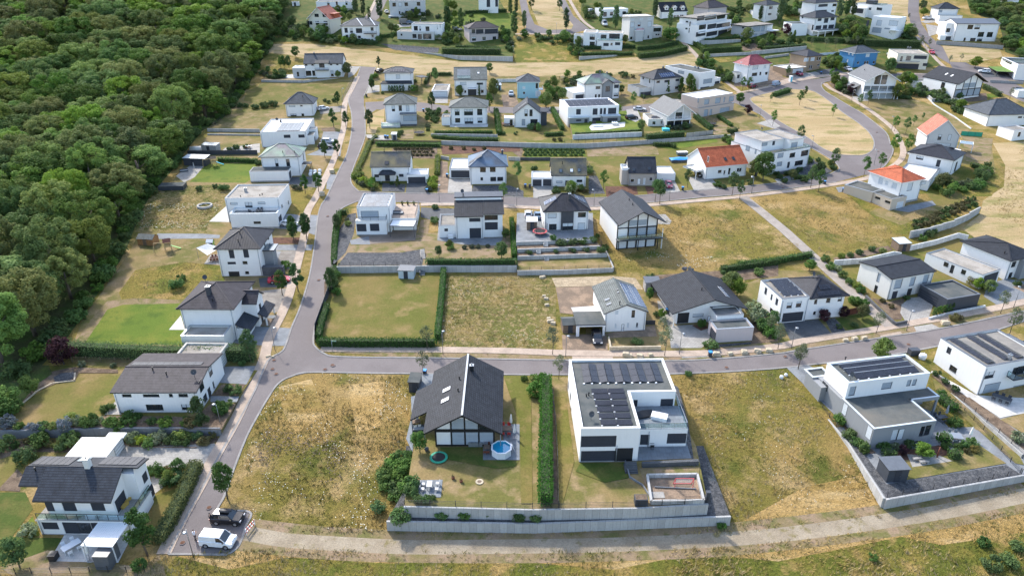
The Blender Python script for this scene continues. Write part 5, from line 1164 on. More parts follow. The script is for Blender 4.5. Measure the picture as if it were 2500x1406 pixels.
# ---- drives, terraces, beds (frame letter, material, pixels)
for f,mt,pts in[
 ('a','pvl',D_('900 400,1620 408,1560 590,1120 590,860 500')),('a','pvl',D_('1135 650,1245 655,1225 740,1160 790,1140 700')),
 ('a','soil',D_('0 420,140 390,330 400,560 430,500 500,170 470,60 540,0 640')),('a','lawn',D_('-100 560,170 470,510 475,500 510,200 560,0 770,-150 1000')),('a','soil',D_('-20 760,130 600,170 640,150 770')),('a','lawndk',D_('-200 775,190 775,250 900,90 1110,480 1120,400 1330,-200 1330')),
 ('a','soil',D_('900 330,1600 320,1650 380,1600 410,990 435,890 400')),('a','lawn',D_('1160 800,1350 740,1400 760,1200 1100,1120 1150')),('a','tan',D_('360 1210,700 1300,1080 1330,1200 1240,1250 1406,100 1406,0 1340')),
 ('a','pvw',D_('485 1095,720 1095,1000 1090,890 1305,370 1292')),('a','lawng',D_('120 1100,245 955,300 1095,290 1105')),
 ('e','pvg',D_('985 1010,1215 1005,1155 1120,985 1110')),('e','soil',D_('1000 1120,1150 1120,1100 1190,940 1190')),('e','pvg',D_('930 1192,1110 1195,1095 1230,930 1230')),('e','soil',D_('940 1235,1085 1240,1000 1400,700 1400,830 1330')),
 ('e','pvg',D_('990 820,1150 755,1320 765,1285 880,990 855')),('e','pvg',D_('1330 765,1440 770,1390 880,1300 880')),('e','pvg',D_('1190 690,1370 688,1365 710,1150 705')),('e','soilr',D_('1250 710,1360 712,1345 760,1230 755')),('e','gvl',D_('1235 540,1420 520,1385 670,1215 670')),
 ('e','pvd',D_('1230 460,1430 435,1430 515,1240 515')),('e','gvl',D_('1330 290,1475 285,1440 400,1330 400')),('e','mulch',D_('1310 205,1490 205,1485 245,1310 245')),('e','pvg',D_('1310 250,1485 250,1570 250,1560 285,1310 285')),('e','pvg',D_('1310 285,1370 290,1330 400,1300 400')),
 ('e','pvw',[(670,780),(745,690),(770,780)]),('e','pvl',D_('890 370,930 310,990 310,995 375')),('e','pvg',D_('600 180,880 182,990 190,985 210,580 215')),
 ('e','pvg',D_('1360 90,1600 65,1580 170,1490 170,1340 140')),('e','soil',D_('1640 480,1710 480,1660 590,1640 600')),
 ('i','pvg',D_('1190 1205,1500 1215,1470 1385,1330 1340,1150 1330')),('i','pvw',[(565,1270),(720,1130),(740,1275)]),('i','pvd',D_('1270 890,1530 880,1560 990,1240 950')),('i','pvg',D_('1545 500,1660 500,1720 510,1690 710,1400 700,1500 660')),('i','pvg',D_('1580 860,1660 870,1610 1000,1570 990')),
 ('i','pvl',D_('280 880,400 790,520 795,440 890,350 935')),('i','pvl',D_('660 680,700 640,1000 600,1000 680')),('i','gvl',D_('1500 290,1700 280,1690 330,1520 350')),('i','meag',D_('1270 1000,1470 1000,1390 1230,1260 1200')),('i','lawn',D_('1480 400,1690 400,1690 450,1500 450')),('i','soil',D_('1520 470,1640 460,1650 500,1540 500')),('i','pvw',D_('1060 20,1350 5,1400 40,1140 45')),
 ('f','gvd',D_('220 420,300 280,360 270,340 420,280 560,200 640,190 640')),('f','gvd',D_('300 555,690 560,860 530,840 650,220 655')),('f','pvb',D_('360 410,600 400,800 390,790 470,540 490,440 500')),('f','pvg',D_('310 470,450 440,460 500,320 500')),
 ('f','tan',D_('300 520,540 500,790 480,830 320,900 320,860 520,690 560,290 560')),('f','pvd',D_('830 230,1090 240,1080 340,960 340,830 300')),('f','pvg',D_('950 470,960 330,990 330,1090 460,1280 455,1430 450,1400 510,1130 500')),
 ('f','pvl',D_('1035 20,1200 20,1205 125,1025 125')),('f','gvd',D_('1210 70,1480 70,1580 110,1580 155,1200 125')),('f','pvd',D_('730 55,875 55,880 125,720 120')),('f','pvd',D_('550 50,610 55,600 115,545 115')),('f','soilr',D_('960 0,1035 0,1025 128,950 128')),('f','gvd',D_('600 55,720 60,710 120,600 115')),
 ('g','pvl',D_('155 75,300 75,300 125,225 165,155 160')),('g','gvd',D_('560 0,620 0,680 130,560 130')),('g','mulch',D_('680 75,910 75,920 135,690 155')),('g','mulch',D_('970 75,1040 80,1040 130,990 135')),('g','pvl',D_('1100 40,1190 40,1230 115,1120 120')),('g','pvl',D_('1280 10,1450 5,1520 95,1330 110')),
 ('g','pvg',D_('80 300,230 280,250 440,140 460')),('g','pvl',D_('1070 280,1120 280,1165 330,1150 355,1060 350')),('g','soilr',D_('320 815,640 800,620 940,450 1010,350 1000')),('g','drs',D_('290 745,730 730,900 745,960 830,620 800,320 812')),('g','soilr',D_('365 1160,690 1150,700 1275,370 1275')),('g','paving',D_('440 1300,730 1300,740 1345,440 1345')),('g','soilr',D_('690 1150,1040 1090,1060 1170,710 1180')),('g','pvw',D_('430 960,640 945,640 985,450 1000')),
 ('g','pvl',D_('1140 1095,1320 1085,1430 1110,1490 1190,1380 1255,1160 1255')),('g','pvl',D_('1240 1285,1430 1275,1440 1320,1240 1330')),('g','pvl',D_('1060 910,1100 920,1190 1050,1170 1090,1120 1090,1080 1040')),('g','mulch',D_('1310 1090,1400 1080,1440 1110,1380 1130')),('g','gvd',D_('1500 1230,1760 1210,1760 1225,1510 1250')),('g','soil',D_('1700 1160,1944 1170,1944 1210,1760 1225')),('g','soil',D_('960 730,1540 690,1570 740,1480 790,1100 830,960 800')),('g','soil',D_('1570 690,1944 650,1944 730,1700 760')),
 ('h','pvd',D_('325 1075,590 1045,700 1165,390 1205')),('h','lawndk',D_('715 1040,950 1000,1040 1080,830 1145')),('h','gvd',D_('640 1050,710 1035,800 1140,700 1165')),('h','soil',D_('980 890,1110 920,1220 890,1200 1050,1140 1050')),('h','pvl',D_('1200 940,1260 890,1360 880,1430 940,1400 1030,1240 1080,1190 1000')),('h','pvl',D_('1290 1100,1420 1080,1480 1110,1310 1145')),('h','paving',D_('1040 1165,1190 1135,1210 1160,1060 1185')),
 ('h','pvg',D_('1830 790,1960 750,2094 770,2094 900,1900 945,1800 880')),('h','soilr',[(2010,810),(2094,790),(2094,850)]),('h','pvg',D_('1140 250,1250 215,1430 180,1500 200,1250 265')),('h','pvg',D_('720 85,790 75,800 115,740 120')),('h','soil',D_('100 1010,180 960,290 1150,100 1230')),('h','soil',D_('700 600,940 540,1100 510,1140 540,720 640')),
 ('l','pvl',D_('430 650,530 620,600 670,560 690')),('l','pvg',D_('560 1050,680 1020,700 1050,590 1085')),('l','soilr',D_('240 300,300 270,560 240,640 340,430 400,300 370')),('l','pvl',D_('730 300,850 280,940 310,790 340')),('l','pvd',D_('880 270,1000 255,1060 290,950 310')),('l','gvd',D_('600 960,700 940,830 900,1000 980,870 1040,600 1010')),('l','lawn',D_('800 830,900 880,1010 960,990 1000,850 920')),('l','pvl',D_('1500 860,1560 830,1600 860,1540 890')),('l','pvg',[(300,1180),(0,0),(0,0)]),
 ('l','soil',D_('960 370,1080 350,1200 440,1100 460')),('l','pvl',D_('1110 460,1220 450,1230 490,1140 490')),('l','tan',D_('1900 740,2120 760,2100 920,1930 920')),('l','lawn',D_('1640 1150,1900 1130,1900 1220,1720 1240')),
 ('k','pvl',D_('360 475,510 475,500 500,440 510,340 500')),('k','pvl',D_('1090 500,1190 490,1230 590,1180 620,1100 590')),('k','pvw',D_('735 670,760 640,1080 620,1075 665,880 695,755 700')),('k','tan',D_('1930 620,2050 640,2060 730,1920 740')),('k','pvl',D_('1440 400,1700 400,1700 430,1440 440')),('k','pvl',D_('530 400,740 390,740 410,520 420')),
 ('k','gvl',D_('0 395,40 395,70 470,0 470')),('k','tan',D_('710 870,1380 850,1400 930,720 950')),('k','lawng',D_('110 870,690 865,700 945,130 960')),('k','lawng',D_('1350 830,1950 780,1960 810,1560 880,1380 860')),('k','soil',D_('0 850,110 870,90 950,60 950,0 900')),
 ('j','soilr',D_('1460 360,1590 360,1640 470,1480 475')),('j','pvl',D_('800 370,950 370,950 440,830 440')),('j','pvw',D_('975 640,1335 640,1330 665,965 680')),('j','straw',D_('180 560,350 490,330 720,180 725')),('j','pvl',D_('170 740,340 745,420 790,300 790,180 770')),('j','soil',D_('420 870,850 860,850 970,430 960')),('j','mulch',D_('880 850,1640 850,1640 900,900 930')),('j','pvd',D_('560 1200,750 1190,770 1295,550 1295')),('j','soilr',D_('880 990,950 1000,950 1300,870 1290')),
 ('j','tan',D_('510 700,640 690,620 780,500 780')),('j','pvl',D_('200 270,300 270,300 330,170 350')),('j','lawn',D_('220 345,690 300,690 360,380 370')),('j','pvl',D_('0 90,110 90,60 170,0 200')),
 ('o','soilr',D_('1100 870,1300 900,1500 830,1700 870,1560 930,1340 970,1100 960')),('o','paving',D_('1480 950,1700 870,2100 830,2400 800,2400 830,2100 860,1780 900,1540 980')),('o','pvl',D_('1720 840,1900 810,2080 830,1800 880')),('o','pvd',D_('2010 790,2120 770,2230 810,2060 830')),('o','meag',D_('850 640,1130 610,1130 680,950 700')),
 ('o','lawn',D_('1640 150,1830 170,1800 210,1640 220')),('o','soil',D_('1180 490,1330 480,1420 560,1200 570')),
 ('p','pvl',D_('1240 270,1380 220,1500 270,1300 290')),('p','pvl',D_('1300 300,1500 330,1500 400,1340 450')),('p','straw',D_('1500 560,2200 600,2240 700,1900 770,1600 760')),('p','pvd',D_('1970 880,2150 870,2300 940,2000 950')),('p','soil',D_('1760 1150,2040 1140,2050 1230,1780 1250')),('p','lawng',D_('2040 1150,2150 1140,2200 1190,2060 1200')),('p','soil',D_('100 1000,340 1080,360 1180,250 1170')),
 ('m','pvl',D_('1130 810,1300 815,1240 900,1130 860')),('m','pvl',D_('1700 300,1930 310,1900 330,1760 340')),('m','gvd',D_('1560 540,2260 590,2240 680,1700 610')),('n','lawng',D_('110 150,800 150,860 330,650 350,90 330')),('n','lawndk',D_('2050 470,2500 450,2500 600,2210 640')),
 ]:
 if pts[-1]==(0,0):continue
 nm={'pv':'paving','te':'paving','pa':'paving','gv':'gravel','so':'soil','mu':'mulch_bed','la':'lawn','st':'field','me':'meadow','ta':'bare_ground','dr':'rock_bank'}.get(mt[:2],'ground_patch')
 onter=None
 pc=Q(f,sum(p[0]for p in pts)/len(pts),sum(p[1]for p in pts)/len(pts))
 for poly,tz in TER:
  if ins_(pc.x,pc.y,poly)and tz>=T(pc.x,pc.y)-.02 and abs(G(pc.x,pc.y)-tz)<.01:onter=tz
 if onter is not None:ar_(nm,f,pts,mt,False,z=onter)
 ar_(nm,f,pts,mt)
def AT(nm,mt,z,f,*pts):ar_(nm,f,pts,mt,False,z=z);ar_(nm,f,pts,mt)
AT('paving','terrace',zA2,'b',*D_('1020 300,1060 290,1180 250,1180 160,1090 160,1060 190,1060 270,990 560,1030 640,1030 560'));AT('paving','terrace',zA2,'b',*D_('1590 470,1690 470,1690 690,1465 690,1460 610,1590 590'));AT('paving','terrace',zA2,'b',*D_('1060 815,1215 812,1205 920,1070 920'));AT('lawn','lawndk',zA2,'b',*D_('1200 612,1465 610,1465 690,1690 695,1660 730,1560 745,1420 720,1260 690,1205 650'))  # last patch: green lawn by the timber front, house shadow in its colour
AT('paving','terrace',zA2,'c',*D_('905 590,1205 585,1235 680,900 695'));AT('lawn','lawndk',zA2,'c',*D_('545 712,820 705,850 800,700 830,520 760'));AT('lawn','lawn',zA2,'c',*D_('385 300,460 300,510 700,440 960,415 960'));AT('soil','soil',zA2,'c',*D_('360 250,385 250,410 960,380 960'));AT('gravel','gvd',zA2,'c',*D_('1130 230,1150 240,1210 440,1250 700,1330 955,1300 955,1240 700,1205 590'))  # dark lawn patch before the front wall: house shadow put into the green
AT('bare_ground','tan',zA2,'c',*D_('910 740,1285 730,1280 790,960 790,950 850'));AT('lawn','lawn',zA2,'b',*D_('1590 170,1760 170,1770 960,1700 960,1690 470'))
AT('paving','pvg',zB,'d',*D_('190 320,320 300,1180 620,1300 760,1170 780,760 800,780 880'));AT('lawn','lawnb',zB,'d',*D_('950 920,1290 880,1420 800,1640 950,980 1060'));AT('gravel','gvd',zB,'d',*D_('850 1090,980 1065,1640 960,1745 1030,850 1180,615 830,700 880'));AT('soil','soil',zB,'d',*D_('560 690,650 760,780 880,700 890,610 800'));AT('soil','mulch',zB,'d',*D_('860 880,1200 830,1270 860,1240 900,880 940'));AT('lawn','lawnb',zB,'d',*D_('1150 390,1200 420,1700 850,1758 960,1700 950,1310 600,1180 480'));AT('paving','pvl',zB,'d',*D_('985 890,1200 900,1290 935,1020 975'))
AT('paving','pvw',zC,'d',*D_('1150 340,1440 500,1758 520,1758 620,1600 650,1140 350'));AT('soil','soil',zC,'d',*D_('1145 370,1180 360,1758 770,1758 860'));AT('lawn','lawnb',zC,'d',(1600,660),(1758,620),(1800,780))
AT('soil','soil',zD,'q',*D_('0 560,400 540,1200 560,1600 400,1850 410,2700 420,3300 500,3300 590,1080 600,0 640'));AT('paving','pvl',zD,'q',(1600,390),(1760,190),(1860,390));AT('soil','soil',zD,'v',*D_('560 980,850 920,1350 950,1350 990,900 990,860 1080,640 1110,430 1200,200 1390,100 1390,420 1120'));AT('gravel','gvd',zD,'v',*D_('610 1040,700 990,840 975,865 1020,780 1090,640 1105'));AT('earth','ugr',zD,'v',*D_('-300 900,560 900,600 1000,420 1120,200 1390,-300 1500'))
# == THE HOUSES
# --- lower left house with balcony and pergola (frame a)
h=Hs('a',(318,1090),(275,985),(978,998),None,D=12.6,lb='white two-storey house with dark tiled roof, wraparound balcony and white slatted pergola, lower left corner',srt='the lower left balcony house')
ax0,ay0=h.at(350,918,h.H);ax1=h.at(868,915,h.H)[0];h.D=5.7;HH=h.H;yr=4.2;ax0,ay0,ax1=1.2,.8,10.3
gv=h.vol(0,h.L,0,h.D,0,HH,'white');gv.F('f',*D_('318 1000 438 1052 s,478 1000 590 1085 s,592 1003 690 1082 d,692 1003 762 1088 s'));gv.C('r',(1040,1000,1.0,1.0,'d'))
h.slb(-.1,h.L+.1,-.12,h.D,HH,HH+.16,'ofw','balcony','pvl')
uv=h.vol(ax0+.2,ax1,ay0,yr+.4,HH+.16,HH+2.75,'white','upper_wall');uv.F('f',(345,842,402,915,'s'),(470,842,570,915,'s'),(686,842,785,912,'s'));uv.W('r',(1.6,HH+.2,2.4,2.1,'s'))
mb=MB();ez,zr,rb=5.85,7.9,7.25
uw=h.vol(-.9,h.L-.4,yr-.2,h.D+1.2,0,rb-.2,'white','rear_wall');uw.W('r',(2.0,HH+1.5,1.2,1.5,'s'),(2.2,.9,1.6,1.9,'s'))
h.slope(mb,[(ax0-.9,ay0-.7,ez-.15),(ax1+.3,ay0-.7,ez-.15),(ax1+.3,yr,zr),(ax0-.9,yr,zr)],'tile_d')
h.slope(mb,[(-2.4,ay0+1.1,ez+.74),(ax0-.9,ay0+1.1,ez+.74),(ax0-.9,yr,zr-.002),(-2.4,yr,zr-.002)],'tile_d')
h.slope(mb,[(h.L+.2,h.D+1.3,rb),(-2.2,h.D+1.3,rb),(-2.2,yr+.01,zr+.05),(h.L+.2,yr+.01,zr+.05)],'tile_d');mb.bd('roof',h.o)
h.pln((h.L+.2,h.D+1.3,rb),(-1.0,h.D+1.3,rb),(-1.0,yr,zr+.05));uv.tri+=[[(ax1,ay0,HH+2.75),(ax1,yr,HH+2.75),(ax1,yr,zr-.2),(ax1,ay0,ez-.1)],[(ax0+.2,ay0,HH+2.75),(ax0+.2,yr,HH+2.75),(ax0+.2,yr,zr-.2)]]
uw.tri+=[[(x,yr-.2,rb-.22),(x,h.D+1.2,rb-.22),(x,h.D+1.2,rb-.1),(x,yr,zr-.1)]for x in(h.L-.4,-.4)]
h.pln((-1.0,yr,zr+.05),(h.L+.2,yr,zr+.05),(h.L+.2,h.D+1.3,rb));h.pan(-1,(240,568),(600,512),6,1,gap=.05);h.pan(-1,(735,568),(1095,512),6,1,gap=.05);h.pan(-1,(575,545),(700,515),2,1,'glassl')
h.pln((ax0-.9,ay0-.7,ez-.15),(ax1+.3,ay0-.7,ez-.15),(ax1+.3,yr,zr));h.vent(-1,268,612);h.chp(-1,665,578,1.3,.7,'ofw')
h.rail([(.1,.05),(h.L-.05,.05),(h.L-.05,h.D)],HH+.16,glass='glassc',step=1.3);h.done()
p_=hz_(*Z('a',(790,1000)),h.z0)
pgl('a',(650,1292),(885,1300),7.2,2.55,'pvc','pvc',lb='white slatted pergola roof over the lower left terrace, closed white wall on its right')
bxt('a',(820,1300),1.9,2.4,2.2,'capd','garden_storage','','storage',h.ang,lb='dark grey storage block under the front end of the white pergola')
table('a',(545,1200),.9,2.2,1.1,'pvc',4,dsc='white garden table on the pale terrace',cdesc='white garden chair at the table on the pale terrace');psl('a',(682,1290),3.4,dsc='tall closed white parasol on the pale terrace');bxt('a',(410,1275),.9,.9,.9,'black','barbecue','','barbecue',lb='covered black barbecue at the left edge of the pale terrace')
for i,(u,v)in enumerate(D_('985 800,965 835,940 880,885 895')):q=hz_(*Z('a',(u,v)),h.z0+HH+.18);o=bxt('a',(u,v),1.1,.45,.3,'cushion','sun_lounger','yellow cushioned lounger on the balcony','sun lounger',1.1+i*.1,z=q.z)
h=Hs('a',None,(505,500),(790,502),(870,372),H=2.6,lb='low white double garage with bright white flat roof behind the lower left balcony house',srt='the white garage',cat='garage',name='garage',wall='ofw')
v=h.vol(0,h.L,0,h.D,0,2.4);h.slb(-.2,h.L+.3,-.2,h.D+.3,2.4,2.62,'wroof','roof');h.slb(h.L*.6,h.L+.5,h.D+.31,h.D+1.5,2.35,2.6,'wroof','canopy');v.W('r',(3.5,.05,2.6,2.1,'GW'));h.done(False)
# --- long house with brown tiles (frame e)
h=gbd('e',(355,1305),(300,1170),(842,1168),None,'long white house with brown-grey tiled roof and four small upper windows','the long brown-tiled house',2.6,'x',rdg=1008,mt='tile_br',D=11.5,ov=.35,og=.3,wn=D_('378 1180 436 1197 d,508 1180 610 1197 d,670 1178 694 1197 d,730 1178 788 1197 d,528 1245 634 1280 d,748 1243 808 1277 d'))
h.v.C('r',*D_('872 1125 1.5 2.0 d,898 1203 1.3 1.3 d,930 1040 1.2 1.5 d,950 1122 .6 1.3 d,925 1175 1.0 2.1 D'));h.pan(1,(430,1003),(890,982),9,2);h.dish(0,832,1075);h.vent(0,571,1032);h.vent(0,655,1058);h.done()
h=cube('e',None,(690,962),(962,966),None,'low white garage with gravel roof behind the long brown-tiled house','the gravel-roofed garage',H=3.0,D=5.5,wall='ofw',cat='garage');h.v.W('r',(2.8,.05,3.2,2.2,'GW'));h.done(False)
# --- house with porch and box annex (frame e): hip roof with cross gable
h=vla('e',*D_('795 858,712 650,1075 652,1210 470'),'white house with brown hip roof, dark chimney, front gable and low gravel-roofed annex','the brown-roofed porch house',mt='tile_br',D=11.5,lift=-.2,apx=488)
h.vol(1.6,h.L-1.2,-3.4,.55,0,3.1,'ofw','annex_wall');h.flat(1.6,h.L-1.2,-3.4,.5,3.1,'groof','zinc','ofw');h.chp(0,922,555,1.5,.75);h.dish(3,900,480);h.vent(0,943,600)
v=h.vol(h.L-.55,h.L+2.0,5.2,8.8,0,5.6,'white','gable_wall');h.gable(h.L-3.2,h.L+2.3,4.8,9.2,5.6,1.7,'x','tile_br',vol=v,name='gable_roof');v.W('r',(1.8,3.2,1.1,1.3,'d'),(1.8,.1,1.1,2.1,'D'))
h.vol(h.L-.55,h.L+1.2,.8,4.8,0,2.6,'white','bay_wall');mb=MB();h.slope(mb,[(h.L+2.2,.3,2.4),(h.L+2.2,5.2,2.4),(h.L-.5,5.2,3.7),(h.L-.5,.3,3.7)],'tile_d');h.slope(mb,[(h.L+3.6,5.2,2.5),(h.L+3.6,10.5,2.5),(h.L+1.9,10.5,3.4),(h.L+1.9,5.2,3.4)],'tile_d');mb.bd('porch_roof',h.o)
for y in(5.6,10.1):h.post(h.L+3.3,y,0,2.5,.25,'ofw','porch_column')
h.done()
# --- villa with three storeys on the slope side (frame e)
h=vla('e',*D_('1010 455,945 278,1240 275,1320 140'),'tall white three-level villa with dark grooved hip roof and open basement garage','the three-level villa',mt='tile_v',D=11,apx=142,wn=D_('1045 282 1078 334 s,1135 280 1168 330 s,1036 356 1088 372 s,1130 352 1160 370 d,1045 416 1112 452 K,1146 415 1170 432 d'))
h.v.C('r',(1268,244,.9,.9,'d'),(1290,205,.9,.9,'d'),(1303,268,1.0,2.2,'d'));h.vent(0,1103,228);h.vent(0,1114,180);v=h.vol(h.L-.55,h.L+1.4,3.0,5.6,0,5.0,'grey','entrance_wall');h.slb(h.L-.5,h.L+2.0,2.4,6.0,5.0,5.25,'trim','canopy','glassl');h.vol(h.L-.5,h.L+4.0,.3,1.5,0,2.2,'gabion','gabion_wall');h.done()
# --- white cube with roof terrace (frame i)
h=cube('i',*D_('730 1270,697 1068,1160 1062,1245 945'),'white cube house with beige gravel roof and a walled roof terrace in front','the beige-roofed cube house',H=None,roof='groof',wn=[(745,1105,808,1125,'lb'),(872,1102,935,1156,'d'),(982,1100,1046,1120,'lb')])
h.v.C('r',(1245,1103,.8,.9,'d'),(1190,1135,1.1,.8,'d'));y0=-4.2;v=h.vol(2.0,h.L+.3,y0,-.01,0,2.9,'white','terrace_wall');v.F('f',(946,1268,1008,1288,'d'));v.W('r',(2.0,.05,2.8,2.2,'G'));h.flat(2.0,h.L+.3,y0,0,2.9,'pvl','capl',ph=.75,name='roof_terrace');h.chp(0,880,1015,1.0,.6,'zinc');h.vent(0,835,1058,.3);h.vent(0,1000,1050,.3);h.vent(0,1020,1040,.3);h.done()
zz=h.z0+3.0
table('i',(1000,1190),.2,1.6,.9,'anth',4,dsc='dark table on the walled roof terrace',cdesc='dark chair on the walled roof terrace',z=zz);sofa('i',(925,1190),2.4,1.6,.7,.7,z=zz,dsc='dark lounger on the walled roof terrace');
# --- villa with greenish sheen + garage (frame i)
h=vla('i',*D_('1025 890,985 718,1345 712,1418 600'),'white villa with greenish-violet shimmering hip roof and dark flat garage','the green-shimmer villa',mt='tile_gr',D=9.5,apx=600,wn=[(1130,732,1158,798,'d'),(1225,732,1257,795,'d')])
h.v.C('r',(1392,660,.7,.9,'d'),(1375,715,1.0,2.0,'d'));v=h.vol(-2.0,h.L-3.0,-3.6,.55,0,2.7,'white','garage_wall');h.flat(-2.0,h.L-3.0,-3.6,.54,2.7,'btm','capd',ph=.15,pw=.2);v.W('r',(2.0,.05,2.6,2.1,'G'));h.vent(0,1197,680);h.vent(0,1298,680);h.slb(h.L-.5,h.L+1.9,3.2,5.4,2.6,2.75,'trim','canopy');h.post(h.L+1.7,3.4,0,2.6);h.post(h.L+1.7,5.2,0,2.6);h.done()
# --- big flat house with white roof (frame i)
h=cube('i',*D_('1020 632,1000 502,1395 492,1485 380'),'large white flat-roofed house with near-white roof and a small grid of solar panels','the white-roofed flat house',roof='wroof',wn=[(1205,526,1262,553,'s'),(1330,524,1384,551,'s')])
h.v.C('r',(1475,450,.5,.9,'d'),(1443,492,.6,.9,'d'),(1458,475,.5,1.3,'d'));h.pan(0,(1140,496),(1385,422),4,3,'sold',lift=.16);h.dish(0,1148,418);h.chp(0,1180,418,.8,.5);v=h.vol(h.L,h.L+1.9,1.0,5.5,0,3.0,'white','garage_wall');h.flat(h.L,h.L+1.9,1.0,5.5,3.0,'btm','capd',ph=.15,pw=.15);v.W('r',(2.2,.05,2.4,2.1,'G'));v=h.vol(h.L,h.L+2.2,5.6,8.5,0,3.6,'white','porch_wall');h.flat(h.L,h.L+2.2,5.6,8.5,3.6,'groof2','capd');h.done()
# --- small villa top left (frame i)
h=vla('i',*D_('1230 372,1200 262,1462 258,1520 182'),'compact white villa with dark hip roof above the white-roofed flat house','the upper left villa',mt='tile_g',D=9,apx=158,wn=D_('1250 272 1303 287 lb,1345 270 1367 284 d,1263 346 1315 374 d,1358 344 1380 372 d'))
h.v.C('r',*D_('1483 280 .6 1.4 d,1505 262 .6 1.4 d,1487 345 .6 1.0 d,1499 328 .9 2.0 d'));h.vent(0,1368,200);h.done()
# --- black half-timbered house in the middle (frame s)
zh=0
h=Hs('s',(437,1185),(437,1000),(1175,1000),None,D=14.9,lb='black half-timbered house with huge dark pitched roof and left lean-to, pool beside it',srt='the black timber house',wall='white')
v=h.vol(0,h.L,0,h.D-1.2,0,3.1,'white');xa,za=h.L*.475,h.zp(h.L*.47,-1.5,800)
rz=za;ov=1.5;ez=2.75;xl,xr=-1.7,h.L+1.3
sl_=(rz-.65-(h.zp(0,-1.5,968)-.65))/xa;ez=rz-(xa-xl)*sl_;er=rz-(xr-xa)*sl_
mb=MB();h.slope(mb,[(xl,h.D,ez),(xl,-ov,ez),(xa,-ov,rz),(xa,h.D,rz)],'tile_b',.25,'tdark');h.slope(mb,[(xr,-ov,er),(xr,h.D,er),(xa,h.D,rz),(xa,-ov,rz)],'tile_b',.25,'tdark')
el=ez-2.6*sl_;h.slope(mb,[(xl-2.6,11.3,el),(xl-2.6,3.8,el),(xl-.0,3.8,ez-.003),(xl,11.3,ez-.003)],'tile_b',.22,'tdark');mb.bd('roof',h.o)
h.pln((xl,h.D,ez),(xl,-ov,ez),(xa,-ov,rz));h.sky(-1,577,475,1.0,1.5,'foam');h.sky(-1,558,608,1.0,1.5,'foam');h.vent(-1,738,345);h.vent(-1,720,495)
h.pln((xr,-ov,er),(xr,h.D,er),(xa,h.D,rz));h.chp(-1,895,225,.9,.6,'black');mb=MB();mb.bar((xa,-ov,rz+.03),(xa,h.D,rz+.03),.3,'zinc',.08);mb.bd('ridge_cap',h.o)
g=MB();zt=lambda x:(rz-.35)-abs(x-xa)*sl_;g.poly([(0,-.02,3.1),(h.L,-.02,3.1),(h.L,-.02,max(3.1,zt(h.L))),(xa,-.02,zt(xa)),(0,-.02,max(3.12,zt(0)))],'white');g.poly([(0,h.D-1.2,3.1),(h.L,h.D-1.2,3.1),(h.L,h.D-1.2,max(3.1,zt(h.L))),(xa,h.D-1.2,zt(xa)),(0,h.D-1.2,max(3.12,zt(0)))],'white');g.bd('gable_wall',h.o)
t=MB();b=.28
for z in(.12,2.95):t.box(-.1,h.L+.1,-.1,-.03,z-b/2,z+b/2,'tdark')
t.box(-.1,h.L+.1,-.09,-.03,2.55,2.8,'tdark')
for x in(-.05,h.L*.265,h.L*.5,h.L*.74,h.L):t.box(x-.11,x+.11,-.12,-.04,0,min(zt(x),9),'tdark')
t.bar((0,-.06,zt(0)-.05),(xa,-.06,zt(xa)-.05),.1,'tdark',.3);t.bar((h.L,-.06,zt(h.L)-.05),(xa,-.06,zt(xa)-.05),.1,'tdark',.3);t.box(xa-1.6,xa+1.6,-.1,-.03,zt(xa)-1.1,zt(xa)-.9,'tdark');t.bd('timber_frame',h.o)
for i in range(3):
 x0,x1=h.L*(.265,.5,.74)[i]+.13,h.L*(.5,.74,1.0)[i]-.13
 q=MB();q.box(x0,x1,-.07,-.025,.28,2.5,'blind');q.bd('window',h.o);za_,zb_=zt(x0)-.35,zt(x1)-.35
 if i<2:zz=min(za_,zb_,zt(xa)-1.15);q=MB();q.box(x0,x1,-.07,-.025,3.12,zz,'blind');q.bd('window',h.o)
 else:q=MB();q.mesh([(x0,-.05,3.12),(x1,-.05,3.12),(x1,-.05,max(3.2,zb_)),(x0,-.05,za_)],[(0,1,2,3)],'glass');q.bd('window',h.o)
for(x,y)in((xl-2.4,4.0),(xl-2.4,11.1),(xl+.2,-1.2),(xr-.3,-1.2)):h.post(x,y,0,(el if x<xl else er if x>h.L else ez)-.2,.14,'zinc')
h.done(False)
TIMB=h
# --- big white flat house with solar rows (frame c)
h=Hs('c',*D_('548 702,552 495,920 490,1140 268'),lb='large white flat-roofed house with rows of dark solar panels, recessed roof terrace and grey patio',srt='the big white solar house')
xr,yr=h.at(1140,268,h.H);yb=h.at(1050,62,h.H)[1];xk,yk=h.at(840,268,h.H);W1=h.L;X2=xr
zf=h.zp(W1,0,512)
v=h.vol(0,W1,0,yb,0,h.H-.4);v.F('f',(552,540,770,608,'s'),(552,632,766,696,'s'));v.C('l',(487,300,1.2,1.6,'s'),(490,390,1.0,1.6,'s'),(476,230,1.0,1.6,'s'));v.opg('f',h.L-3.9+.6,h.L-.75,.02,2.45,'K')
v2=h.vol(W1,xr,yk,yb,0,h.H-.4,name='side_wall');v2.F('f',(875,318,900,380,'s'),(1042,312,1120,376,'s'))
z1=3.05;xg,yg=h.at(1213,492,z1+.35)
v3=h.vol(W1+.002,xg,yg,yk,0,z1,name='lower_wall');v3.F('f',(918,532,975,595,'s'),(1084,525,1202,586,'s'))
mb=MB();z=h.H-.4;mb.prism([(.3,.3),(W1-.3,.3),(W1-.3,yk+.3),(xr-.3,yk+.3),(xr-.3,yb-.3),(.3,yb-.3)],z,z+.06,'btm');ro=mb.bd('roof',h.o);p=MB();t=.32
